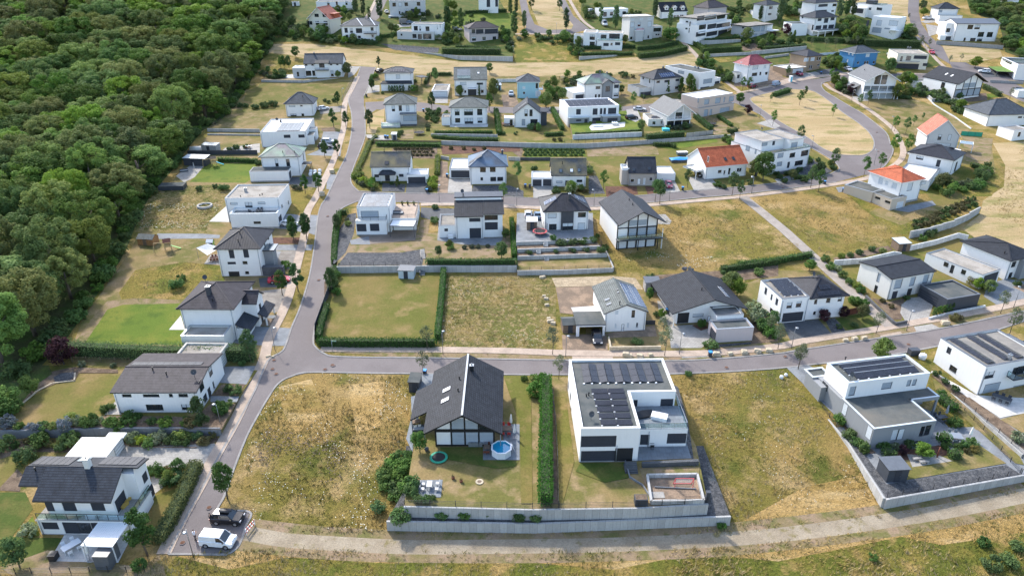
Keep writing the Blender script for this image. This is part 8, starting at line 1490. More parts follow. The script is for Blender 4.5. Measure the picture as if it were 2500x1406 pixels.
h=vla('n',*D_('305 470,295 325,648 310,220 300'),'pale lilac villa with brown-grey hip roof and wide covered loggia','the loggia villa',mt='tile_br',D=10,H=5.8,wall='lilac',apx=245,wn=D_('332 335 372 382 d,380 335 465 385 s,480 330 630 385 s,335 420 380 465 d,452 418 492 462 w,568 416 608 455 d'));h.rail([(h.L*.05,-.0),(h.L*.97,-.0)],2.9,1.0,'anth');h.done()
h=cube('n',(440,85),(408,-40),(630,-40),None,'white and blue-grey house cut by the top edge with tall dark windows','the top-cut house',H=6,D=8,wn=[(500,0,540,84,'s'),(598,0,628,80,'s')]);h.done(False)
# == VEHICLES, PEOPLE, GARDEN THINGS
car('van','r',(748,1192),(1010,1215),'white','white panel van parked on the turning bay by the dirt track',cat='van')
car('suv','r',(862,925),(1045,938),'black','black car with a black roof box parked next to the white van',box=True)
person('r',(472,1150),(620,1090),'shirtw','person in pale shirt and dark trousers standing by the lamp post near the white van')
person('r',(662,952),(860,930),'black','person in dark clothes standing at the rear of the black car with roof box')
CARS=[('kombi','g',(620,1195),(634,1290),'black','black estate car on the brown drive of the carport house'),('sedan','g',(1143,75),(1152,130),'dred','dark red car on the drive right of the taupe house'),('hatch','g',(120,292),(124,240),'white','white small car parked left of the glazed-centre villa'),('sedan','g',(188,300),(192,240),'blue','grey-blue car beside the white small car'),
 ('sedan','i',(1250,1305),(1400,1320),'white','white saloon on the drive of the beige-roofed cube house'),('suv','i',(1560,640),(1690,640),'black','black car on the drive of the white-roofed flat house'),('kombi','i',(1590,595),(1720,598),'silver','silver car behind the black car on the same drive'),('sedan','e',(1360,480),(1460,470),'rose','bright red car half hidden by street trees on the basement drive'),
 ('hatch','i',(1545,310),(1600,300),'white','small white car beside the upper left villa'),('suv','j',(1555,365),(1552,430),'lblue','light blue-grey car in front of the turquoise villa'),('sedan','j',(305,140),(350,120),'black','black car behind the skirt-roofed villa'),('suv','k',(1140,590),(1230,612),'black','black car left of the light grey lodge'),('sedan','k',(1215,508),(1270,512),'silver','silver car behind the beige lodge annex'),
 ('suv','k',(1785,1130),(1830,1180),'black','black car under the white carport roof'),('suv','l',(730,305),(775,330),'dred','dark red car in front of the brown garage'),('sedan','l',(1085,270),(1120,300),'silver','silver car beside the bright blue villa'),('hatch','l',(1682,150),(1700,175),'rose','bright red car on the road behind the cream flat house'),('suv','p',(2010,890),(1930,880),'white','white car under the green carport roof'),
 ('sedan','p',(1322,238),(1400,240),'white','white car in front of the top right villa'),('sedan','m',(1620,160),(1600,120),'white','white car at the top beside the lilac cube house'),('hatch','m',(1905,292),(1960,285),'blue','blue car next to the grey van by the split cube house'),('hatch','n',(1680,135),(1720,125),'white','white car on the drive of the three-window cube'),('hatch','n',(170,345),(230,335),'white','white car parked left of the loggia villa'),('hatch','l',(400,392),(440,380),'dred','dark red car behind the young trees below the dark red-roofed villa'),('hatch','p',(2450,1120),(2500,1130),'black','dark car beside the right-edge white garage')]
for c in CARS:car(*c)
car('van','l',(570,378),(625,352),'lblue','pale blue van driving along the upper end of the loop road',cat='van');car('transporter','n',(1830,290),(1860,330),'white','white transporter van below the three-window cube',cat='van');car('transporter','m',(1840,295),(1900,290),'grey','grey box van by the split cube house',cat='van')
p=hz_(*Z('s',(1272,1285)),zA2);o=emp('pool',p,pi/8,'round white above-ground pool with bright blue water beside the black timber house','pool');mb=MB();n=8;rg=lambda r,z:[(cos(2*pi*i/n)*r,sin(2*pi*i/n)*r,z)for i in range(n)]
mb.mesh(rg(1.5,0)+rg(1.5,1.2),[(i,(i+1)%n,n+(i+1)%n,n+i)for i in range(n)],'pvc');mb.mesh(rg(1.44,.1)+rg(1.44,1.2),[(i,(i+1)%n,n+(i+1)%n,n+i)for i in range(n)],'aqua');mb.bd('pool_wall',o)
mb=MB();mb.mesh(rg(1.6,1.22)+rg(1.36,1.22)+rg(1.6,1.15),[(i,(i+1)%n,n+(i+1)%n,n+i)for i in range(n)]+[(i,(i+1)%n,2*n+(i+1)%n,2*n+i)for i in range(n)],'pvc');mb.bd('rim',o);mb=MB();mb.mesh(rg(1.43,1.0),[tuple(range(n))],'water');mb.bd('water',o)
mb=MB();[mb.bar((1.5+x,y,0),(1.5+x*.2,y,1.35),.05,'pvc')for x in(.5,)for y in(-.25,.25)];[mb.bar((1.5+.5-.1*k,-.25,.3*k),(1.5+.5-.1*k,.25,.3*k),.05,'pvc')for k in(1,2,3,4)];mb.bd('ladder',o)
trm('s',(475,1345),1.3,.22,'green',dsc='flat green-rimmed trampoline on the lawn');psl('s',(1437,1085),2.6,z=zA2,dsc='closed white parasol by the pool, front');psl('s',(1393,955),2.6,z=zA2,dsc='closed white parasol by the pool, rear')
table('s',(1330,1010),0,1.8,1.2,'woodd',4,'red','dark dining table on the pool side patio','reddish chair at the pool side patio',z=zA2);table('s',(1085,1250),0,.9,.9,'woodd',4,'woodr','small brown table before the pool','brown chair at the small table before the pool',z=zA2);table('b',(1135,860),0,.7,1.2,'zinc',0,dsc='silver table on the square stone patch',z=zA2)
for u,v in((1095,850),(1185,845),(1092,880),(1180,880)):q=hz_(*Z('b',(u,v)),zA2);chair(q,pi/2 if u>1130 else-pi/2,'zinc','silver chair on the square stone patch')
shd('s',(97,505),(228,512),2.4,2.0,'anth','btm','anthracite flat-roofed bike shed at the rear left corner',z=None);bins('s',(300,285));bag('s',(250,298),'white sack heap by the thin street tree',.6);sofa('s',(225,985),.1,1.9,.8,.7,dsc='dark sofa under the lean-to roof',z=zA2);table('s',(190,925),.3,1.3,.9,'woodd',4,'cloth','round table under the lean-to roof','white cushioned chair under the lean-to roof',z=zA2)
mb=MB();mb.blob((0,0,.3),(.35,.35,.35),'anth',3,2,.02);obj1(mb,'garden_ball',hz_(*Z('s',(322,1245)),zA2),0,'dark garden sphere beside the small bright tree','garden ornament')
for i,u in enumerate((878,920,965,1005,1075)):bxt('s',(u,1195),.55,.3,.75,'zinc','folded_chair','pale folded chair leaning at the glazed front','folded chair',z=zA2)
for u,v in((1280,805),(1330,825)):pot('b',(u,v),.35,'lf_br','woodr','terracotta pot on the lawn',zA2,.5)
mb=MB();mb.tube([(0,0,0),(0,0,.12)],[.55,.55],'stone',14);mb.tube([(0,0,.12),(0,0,.13)],[.3,.3],'woodd',12);obj1(mb,'manhole_cover',hz_(*Z('b',(1443,825)),zA2),0,'round manhole cover in the lawn','manhole')
zp=zA2
def basin():
 o=emp('basin',hz_(*Z('c',(960,960)),zp),0,'unfinished concrete pool basin with rubble in the garden of the big white solar house','basin');c=o.location;q=[hz_(*Z('c',t),zp)-c for t in((985,960),(1308,955),(1268,792),(960,798))];mb=MB()
 for a,b in zip(q,q[1:]+q[:1]):mb.bar(a+V((0,0,.25)),b+V((0,0,.25)),.3,'conc',.75)
 mb.bd('wall',o);mb=MB();mb.mesh([p+V((0,0,.06))for p in q],[(0,1,2,3)],'soilr');mb.bd('floor',o);mb=MB();mb.bar(q[3]*.6+q[0]*.4+V((.8,0,.2)),q[2]*.5+q[1]*.5+V((-.6,0,.15)),.12,'metal');mb.bd('pipe',o)
 mb=MB();mb.box(.5,2.6,1.0,2.2,.07,.12,'pvl');mb.bd('loose_slab',o)
basin()
o=emp('football_goal',hz_(*Z('c',(1130,862)),zp+.1),0,'pink football goal frame standing in the concrete basin','goal');L=(hz_(*Z('c',(1240,858)),zp)-hz_(*Z('c',(1130,862)),zp)).length
for nm,a,b in(('post',(0,0,0),(0,0,1.7)),('post',(L,0,0),(L,0,1.7)),('crossbar',(0,0,1.7),(L,0,1.7)),('ground_bar',(0,.9,.0),(L,.9,.0)),('brace',(0,0,1.7),(0,.9,0)),('brace',(L,0,1.7),(L,.9,0))):mb=MB();mb.bar(a,b,.07,'pinkish');mb.bd(nm,o)
mb=MB();[mb.bar((0,.9*(1-t),1.7*t),(L,.9*(1-t),1.7*t),.015,'foam')for t in(.2,.4,.6,.8)];mb.bd('net',o)
def strs(fr,a,b,n,w,rise,mt,dsc,z0):
 p=hz_(*Z(fr,a),z0);q=hz_(*Z(fr,b),z0+rise*n);d=V((q.x-p.x,q.y-p.y,0));u=d.normalized();mb=MB();L=d.length/n
 for i in range(n):mb.box(-w/2,w/2,i*L,(i+1)*L+.02,-.5,(i+1)*rise,mt)
 mb.box(-w/2-.12,-w/2-.001,0,n*L,-.5,rise*n*.6,mt);o=mb.bd('outdoor_stairs',loc=p,rz=atan2(u.y,u.x)-pi/2);auto(o,dsc,'stairs',p)
strs('c',(868,775),(858,700),7,1.7,.09,'pvd','dark garden stairs',zp);wob('c',[(930,738),(1278,722)],.75,.5,'gabion','dark stone gabion wall below the grey patio',z=zp);wob('c',D_('822 700,850 800,930 850,1000 960'),.3,.15,'concd','low curved kerb wall of the lawn',z=zp)
o=emp('garden_container',hz_(*Z('c',(920,958)),zp),0,'open dark raised bed box by the upper concrete wall','planter');mb=MB();mb.box(-.85,.85,-.5,.6,0,1.1,'anth');mb.bd('body',o);mb=MB();mb.box(-.75,.75,-.4,.5,1.0,1.12,'soil');mb.bd('soil',o)
bxt('c',(1330,945),.55,.45,1.7,'anth','waste_box','slim anthracite cabinet at the end of the upper concrete wall','cabinet',z=zp);bins('c',(1348,50));table('c',(985,600),0,.7,.7,'black',2,dsc='tiny black table on the grey patio',cdesc='black chair on the grey patio',z=zp)
zb_=zB;sofa('d',(1020,800),.15,2.2,.9,.6,'black','covered black garden box',False,zb_);bxt('d',(458,525),1.3,.9,1.0,'black','covered_barbecue','black covered barbecue by the long grey wall','barbecue',-.9);shd('d',(845,1075),(980,1068),2.6,2.2,'anth','capd','anthracite cube shed with grey roof in the corner garden',z=zb_,lean=.05);bxt('d',(790,825),.8,.6,.9,'pvc','heat_pump','pale outdoor heat pump','heat pump',z=zb_)
table('d',(1300,790),-.2,1.8,1.4,'zinc',4,dsc='low grey lounge table by the pale pergola',cdesc='grey chair by the pale pergola',z=zb_);psl('d',(1395,790),2.4,z=zb_);psl('d',(1235,650),2.6,'clothg','closed grey parasol',zb_);table('d',(1210,665),.2,1.6,.8,'anth',4,dsc='dark dining table on the side terrace',cdesc='dark dining chair on the side terrace',z=zb_)
for u,v in((1050,930),(1095,950)):mb=MB();mb.box(-.7,.7,-.22,.22,.4,.5,'stoneg');mb.box(-.6,-.4,-.2,.2,0,.4,'stoneg');mb.box(.4,.6,-.2,.2,0,.4,'stoneg');obj1(mb,'stone_bench',hz_(*Z('d',(u,v)),zb_),.1,'grey stone bench on the pale square','bench')
mb=MB();mb.tube([(0,0,0),(0,0,1.9)],[.12,.1],'woodr',7);obj1(mb,'rusty_column',hz_(*Z('d',(1183,910)),zb_),0,'rust red garden column','garden ornament');bxt('d',(1025,230),1.7,1.1,1.1,'anth','bin_store','dark bin store box by the street','bin store',.1);bag('d',(1085,258),s=1.1);bag('d',(155,388),'white bag lying at the corner of the meadow',.6);bag('d',(185,372),'white sack lying at the kerb of the meadow',.5)
table('d',(1605,535),-.75,2.8,1.0,'anth',6,dsc='long grey dining table on the pale terrace',cdesc='grey dining chair on the pale terrace',z=zC);strs('d',(1150,850),(1140,815),4,1.4,-.12,'pvg','pale sunken garden steps',zb_)
shd('f',(668,748),(778,752),2.4,1.9,'capl','capd','grey garden pavilion with dark door on the big lawn',lean=.1);strs('f',(843,728),(845,620),9,1.0,.16,'metal','metal stairs up the retaining wall',Q('f',843,728).z);strs('f',(850,605),(840,535),8,.9,.1,'pvl','pale slab steps on the gravel bank',Q('f',850,605).z)
for q,a,b in(('g',(255,618),(255,575)),('g',(195,568),(195,525)),('g',(248,515),(248,470))):strs(q,a,b,5,.95,.18,'conc','pale concrete garden steps in the stepped garden',Q(q,*a).z)
shd('e',(480,252),(575,258),2.4,1.7,'wood','tile_pl','honey brown wooden garden house at the edge of the wood',gablr=.7)
def tower(fr,at,s,dsc,sl='green',roof='woodr',mt='woodl'):
 p=Q(fr,*at);o=emp('play_tower',p,.4);f=1.3*s
 for x in(0,f):
  for y in(0,f):mb=MB();mb.bar((x,y,0),(x,y,2.3*s),.1,mt);mb.bd('post',o)
 mb=MB();mb.box(-.05,f+.05,-.05,f+.05,1.15*s,1.25*s,mt);mb.box(0,f,-.03,.03,1.25*s,1.7*s,mt);mb.box(0,f,f-.03,f+.03,1.25*s,1.7*s,mt);mb.bd('platform',o)
 mb=MB();mb.mesh([(-.2,-.2,2.3*s),(f+.2,-.2,2.3*s),(f+.2,f/2,3*s),(-.2,f/2,3*s),(f+.2,f+.2,2.3*s),(-.2,f+.2,2.3*s)],[(0,1,2,3),(3,2,4,5)],roof);mb.mesh([(-.0,0,2.3*s),(0,f,2.3*s),(0,f/2,2.9*s),(f,0,2.3*s),(f,f,2.3*s),(f,f/2,2.9*s)],[(0,1,2),(3,4,5)],roof);mb.bd('roof',o)
 mb=MB();mb.bar((f,f/2,1.2*s),(f+2.0*s,f/2-.3,.25),.5,sl,.08);mb.bd('slide',o);mb=MB();mb.bar((0,f/2,2.2*s),(-2.2*s,f/2,2.2*s),.1,mt);mb.bar((-2.2*s,f/2,2.2*s),(-2.4*s,-.2,0),.09,mt);mb.bar((-2.2*s,f/2,2.2*s),(-2.4*s,f+.2,0),.09,mt);mb.bd('swing_frame',o);auto(o,dsc,'play tower',p)
MC['slg']=basic('slg',(.30,.50,.14),.5);tower('e',(650,295),1.0,'wooden play tower with red roof and light green slide','slg');tower('i',(590,800),1.0,'yellow wooden play tower with pale slide','aqua','woodd');tower('k',(465,250),.9,'orange wooden play house','woodl','woodl')
shd('i',(352,790),(540,795),3.0,2.2,'anth','capl','dark garden shed with grey roof by the wood');shd('i',(505,675),(630,680),2.6,2.2,'stoneg','glassl','grey shed with pale roof by the wood',lean=.15);bxt('i',(255,985),6.5,3.4,1.1,'anth','garden_pool','raised dark rectangular pool with cover by the wood','pool',.1,'btm');psl('i',(440,835),2.6,'clothg','closed grey parasol by the wood');sofa('i',(350,840),.4,2.2,.9,.7)
mb=MB();mb.tube([(-2.2,0,.2),(2.2,0,.2)],[1.15,1.15],'ofw',14);obj1(mb,'round_greenhouse',Q('i',(470),660),.1,'pale barrel-shaped greenhouse by the wood','greenhouse');sofa('i',(770,650),0,2,.9,.6,'black','black lounger on the pale terrace by the lawn');table('i',(900,640),.2,2,1,'pvc',4,'woodr','white table on the pale terrace by the lawn','reddish chair on the pale terrace by the lawn')
for u,v in((1440,850),*D_('1475 850,1435 875,1475 872,1515 845,1512 875')):bag('i',(u,v),'white bulk bag on the dark drive')
for u,v in((1535,1045),(1620,850)):bxt('i',(u,v),1.2,1.0,.9,'stone','stone_pallet','pallet of pale stones on the verge','pallet')
mb=MB();n=20;mb.mesh([(cos(2*pi*i/n)*r,sin(2*pi*i/n)*r,z)for r,z in((2.0,0),(1.9,.45),(1.5,.45),(1.45,.1))for i in range(n)],[(k*n+i,k*n+(i+1)%n,(k+1)*n+(i+1)%n,(k+1)*n+i)for k in range(3)for i in range(n)],'conc');obj1(mb,'concrete_ring',Q('i',528,1140),0,'round pale concrete ring lying in the wild meadow','concrete ring')
mb=MB();mb.mesh(D_('-2.4 -.2 2.7,.4 -1.6 1.5,2.4 1.2 2.2,-.6 1.8 2.9,0 .2 1.9'),D_('0 1 4,1 2 4,2 3 4,3 0 4'),'cloth');[mb.bar((x,y,0),(x,y,z),.06,'zinc')for x,y,z in((-2.4,-.2,2.7),(.4,-1.6,1.5))];obj1(mb,'sun_sail',Q('e',925,335),0,'cream sun sail spanned over a patio corner','sun sail');table('e',(960,345),.2,2,1,'woodr',6,'woodr','red-brown patio table under the sun sail','red-brown patio chair under the sun sail');shd('e',(910,262),(945,262),1.2,1.1,'slg','pvc','pale green toy house',gablr=.5)
trm('g',(203,425),1.7,.85,'pinkish',True,'red-rimmed trampoline with safety net');shd('g',(108,395),(182,395),2.4,2.1,'woodd','pvc','small brown shed with white roof');trm('j',(678,738),1.7,.8,'black',True,'black trampoline with tall net');trm('k',(1895,650),1.8,.8,'black',True,'dark trampoline with tall net');trm('j',(1508,650),1.6,.7,'woodr',False,'dark red trampoline');shd('j',(415,790),(460,790),1.8,1.7,'stoneg','capl','grey bin house')
bxt('k',(1465,700),2.2,2.2,.7,'aqua','paddling_pool','bright turquoise paddling pool by the hedge','pool');shd('j',(1415,320),(1460,318),2.0,2.1,'paleblue','pvc','pale blue garden hut with white roof',gablr=.6);shd('g',(972,850),(1075,848),2.3,2.2,'stoneg','capd','grey box shed behind the bungalow');shd('h',(1170,555),(1255,550),2.8,2.0,'woodd','capl','weathered grey shed at the end of the white garden wall')
def tarp():
 p=Q('k',1520,1010);o=emp('covered_pool',p,.12,'bright blue tarpaulin over a long garden pool left of the red-roofed small house','tarpaulin');mb=MB();n=12;vs=[(x*8.2/n,y*2.6/4,1.15+.12*sin(x*1.1)*cos(y*1.3)-(.35 if y in(0,4)or x in(0,n)else 0))for y in range(5)for x in range(n+1)];mb.mesh(vs,[(j*(n+1)+i,j*(n+1)+i+1,(j+1)*(n+1)+i+1,(j+1)*(n+1)+i)for j in range(4)for i in range(n)],'bluep',True);mb.bd('tarpaulin',o);mb=MB();mb.box(.05,8.1,.05,2.5,0,.8,'anth');mb.bd('pool_frame',o)
tarp();bxt('k',(1620,930),3.2,1.6,.9,'glassl','cold_frame','pale glazed cold frame behind the blue tarpaulin','cold frame',.1,'wroof')
for f,u,v in(('g',97,85),*D_('j 945 1145,j 752 1290,g 130 85,l 915 1085,l 1052 1140,g 688 350,g 1245 105,p 20 910,k 452 535,j 718 520,i 1915 200,g 1132 1000,g 1445 1315,h 135 0,j 355 775,j 378 778')):bins(f,(u,v),'anth','anth' if(u+v)%2 else 'bluep','dark wheeled bin' if(u+v)%2 else 'wheeled bin with blue lid')
mb=MB();o=emp('portable_toilet',Q('l',672,352),.3,'blue and white portable toilet on the pavement by the loop road','portable toilet');mb.box(-.55,.55,-.55,.55,0,2.1,'pvc');mb.bd('wall',o);mb=MB();mb.box(-.3,.3,-.58,-.56,.1,1.95,'aqua');mb.bd('door',o);mb=MB();mb.box(-.58,.58,-.58,.58,2.1,2.3,'foam');mb.bd('roof',o)
p=Q('a',1888,1060);o=emp('barrier',p,1.25,'red and white barrier board at the start of the dirt track','barrier');mb=MB();mb.bar((-.9,0,0),(-.9,0,1.1),.07,'pvc');mb.bar((.9,0,0),(.9,0,1.1),.07,'pvc');mb.bd('post_frame',o)
for k in range(8):mb=MB();mb.box(-.95+k*.2375,-.95+(k+1)*.2375-.004,-.03,.03,.75,1.05,'red' if k%2 else 'pvc');mb.box(-.95+k*.2375,-.95+(k+1)*.2375-.004,-.03,.03,.3,.5,'pvc' if k%2 else 'red');mb.bd('board',o)
p=Q('f',187,1282);o=emp('street_sign',p,0,'small green and white street name sign on a post at the hedge corner','street sign');mb=MB();mb.tube([(0,0,0),(0,0,2.4)],[.035,.035],'zinc',6);mb.bd('post',o);mb=MB();mb.box(0,.85,-.015,.015,2.15,2.35,'signw');mb.box(.03,.82,-.018,-.0155,2.17,2.33,'signg');mb.bd('sign_plate',o)
for q in((830,1310),*D_('860 1316,935 1320,1010 1310,1490 1306,1590 1302,1695 1295,1795 1287,1875 1280')):stn('g',q,random.uniform(.75,1.0))
for q in((50,1290),*D_('148 1284,228 1275,790 1205,855 1195,925 1190,1515 1080')):stn('h',q,1.15 if q[0]==1515 else.85)
for q in((215,745),*D_('230 740,235 880,250 900,255 945,268 1045,290 1060,300 1080,275 1065')):stn('g',q,.7,'rough pale boulder at the edge of the wild meadow')
for q in((1285,950),(1300,945),(1320,950)):stn('e',q,.4,'white stone by the street corner')
lm=dict(a=[(1455,1255),(1668,300)],e=[(1333,908)],h=D_('395 1258,1235 1130,2015 965,105 122'),g=D_('392 1320,1220 1302,1147 182,1748 130,598 222'),f=[(992,1302),(965,192),(1530,220)],l=D_('452 612,822 845,1270 945,1395 700,395 1145,1420 290'),i=[(1712,235)],p=[(390,1255),(1290,585)],k=[(1250,432),(18,0)],n=[(1288,382)])
for f,l in lm.items():[lamp(f,q)for q in l]
fnc('x',D_('988 1233,1300 1241,1560 1237,1726 1228'),1.0,z=zA2,step=3.2,lb='thin dark fence along the upper concrete wall above the dirt track');fnc('c',D_('412 980,408 700,395 450,372 265'),1.1,z=zA2,dsc='thin dark fence beside the tall hedge');fnc('x',[(2165,1214),(2493,1157)],.9,z=zB,dsc='thin dark fence on the front wall of the corner plot');fnc('x',[(2078,1087),(1975,960),(1935,915)],.9,z=zB,dsc='thin dark fence on the slanting wall of the corner plot')
fnc('x',[(2490,1155),(2400,1050),(2330,985)],.9,z=zB,dsc='thin dark fence between two corner gardens');fnc('x',[(2275,918),(2380,1007),(2500,1112)],.9,z=zC,dsc='thin dark fence on the straight wall');fnc('x',[(826,650),(1027,648)],.9,z=zE,dsc='thin dark fence on the retaining wall above the lawn');fnc('x',[(1265,661),(1490,655)],.8,z=zF1,dsc='dark triple rail on the lowest wall of the stepped garden');fnc('g',[(635,470),(735,665)],1.2,dsc='dark fence down the right side of the stepped garden')
fnc('f',[(160,850),(60,1130),(60,1215)],1.6,solid='anth',dsc='dark slatted privacy fence at the street bend');fnc('k',[(700,1000),(800,1150)],1.3,dsc='dark mesh fence right of the yellow-shimmer house');fnc('k',[(500,822),(700,815),(1290,800)],1.2,z=zG,dsc='dark mesh fence on the very long pale wall');fnc('i',[(600,455),(700,370)],1.3,dsc='dark mesh fence at the wood');fnc('i',[(1700,240),(1800,50)],1.3,dsc='brown mesh fence beside the pavement');fnc('v',[(830,860),(1490,870)],1.1,mt='woodd',dsc='weathered post fence below the big hedge')
fnc('i',[(385,700),(980,695)],1.4,solid='anth',dsc='long dark board fence by the wood');fnc('h',[(790,1020),(950,985)],1.4,solid='woodr',dsc='red-brown board fence');fnc('m',[(1560,560),(2260,600)],1.0,dsc='dark mesh fence on the weathered wall');fnc('a',D_('0 1395,240 1385,680 1378,1090 1370'),1.0,dsc='dark garden fence along the bottom left edge');fnc('l',[(1890,735),(2040,745)],1.4,solid='lf' and 'green',dsc='dark green board fence');fnc('l',[(880,165),(1070,150)],1.0,mt='pvc',dsc='white post fence',solid='pvc');fnc('k',[(1660,765),(1915,735)],1.4,solid='zinc',dsc='grey metal sheet fence')
W=wob
W('h',D_('705 655,930 640,1140 590,1190 600'),1.3,.25,'concw','white garden wall above the cream gable house');W('u',D_('190 810,480 745,740 665,850 690'),1.3,.25,'concw','white garden wall with stepped top right of the weathered shed');W('u',D_('190 670,420 620,690 540,860 460,985 380'),1.7,.3,'conc','long curved concrete wall below the planted bank',step=True);W('g',[(710,1275),(1085,1270)],.8,.3,'stone','low sandstone wall in front of the carport house');W('g',[(698,1190),(715,1275)],.6,.3,'stone','short sandstone side wall at the brown drive')
W('h',D_('930 890,1000 960,1130 1080,1155 1095,1240 1080'),.7,.35,'gabion','angled dark stone wall along the paved footpath');W('h',[(1400,1050),(1600,1000),(1810,960)],.5,.25,'concw','low white wall in front of the small conifer row');W('o',[(740,640),(1290,612)],1.2,.3,'conc','concrete wall above the dark red-roofed villa');W('o',[(1290,615),(1900,555)],1.6,.3,'conc','pale concrete wall behind the brown brick villa');W('o',[(1440,655),(1710,620)],.9,.3,'conc','short terraced garden wall');W('p',[(1425,545),(1800,570),(2240,605)],1.6,.3,'stoneg','grey wall below the long three-level house')
W('p',D_('1310 1190,1370 1245,1680 1255,1760 1250'),1.2,.3,'conc','concrete wall below the far timber house');W('l',D_('1650 470,1700 520,1850 610,1960 690'),.3,.3,'concw','low white edging stones down the slope');W('j',[(885,972),(960,985)],1.0,.25,'conc','grey wall behind the wide double garage');W('j',[(1525,985),(1640,990)],1.1,.25,'conc','grey wall right of the blue-shimmer villa');W('k',[(80,985),(370,985)],.9,.3,'gabion','dark stone wall behind the yellow-shimmer house');W('j',[(790,755),(1425,765)],.9,.25,'conc','low concrete wall below the symmetrical villa',step=True)
W('i',[(550,500),(1000,505)],1.1,.25,'conc','concrete wall left of the white-roofed flat house');W('i',[(550,530),(1000,535)],.5,.25,'conc','low parallel concrete wall left of the white-roofed flat house');W('j',[(1380,240),(1610,238)],1.2,.25,'concw','white wall left of the turquoise villa');W('p',[(2080,1010),(2490,1030)],1.0,.3,'stoneg','grey stone wall below the green-carport house');
W('g',[(975,1085),(1045,1083)],.9,.12,'trim','dark glass screen right of the carport house');W('m',[(970,140),(1240,138)],1.4,.3,'conc','grey wall behind the orange gable house');W('q',[(2010,880),(3000,900)],.15,.15,'woodd','dark edging board of the shrub bed');W('v',D_('200 1395,430 1200,600 1110,860 1080,870 985'),.15,.25,'stone','curved line of edging stones around the lawn')
# == HEDGES, SHRUBS, TREES, WOOD, GRASS
H=hedge
H('a',D_('1490 590,1400 800,1290 1010,1190 1170'),1.7,1.6,'lf_ho','long olive-green hedge along the pavement',1.3);H('e',D_('40 930,300 945,600 958,900 962,1215 962'),1.9,2.5,'lf_hd','tall dark green hedge',1.0,wild=.16)
for pts,w,h,mt,ds in(([(300,280),(235,285)],1.2,1.4,'lf_h','short hedge arm at the street corner'),(D_('235 290,215 400,203 520,200 650'),1.2,1.4,'lf_h','curving green hedge along the street'),([(205,690),(185,760),(172,850)],1.4,1.3,'lf_g','loose leafy hedge along the street bend'),([(150,960),(110,1080),(85,1200)],1.0,1.3,'lf_h','green hedge inside the dark street fence'),(D_('80 1235,400 1240,700 1240,945 1240'),1.3,1.5,'lf_h','long clipped hedge in front of the big lawn'),([(950,1200),(975,950),(998,705)],1.0,1.4,'lf_h','clipped hedge between the lawn and the wild meadow'),([(1510,600),(1505,470),(1492,330)],1.0,1.3,'lf_h','narrow hedge right of the pent-roofed white house')):H('f',pts,w,h,mt,ds)
H('f',[(868,640),(1200,645),(1530,640)],1.1,1.2,'lf_h','dark green hedge on top of the long retaining wall')
H('c',D_('332 975,332 700,335 450,333 220'),1.6,2.2,'lf_h','tall narrow evergreen hedge between the two lower middle gardens',1.2,z=zA2,wild=.14)
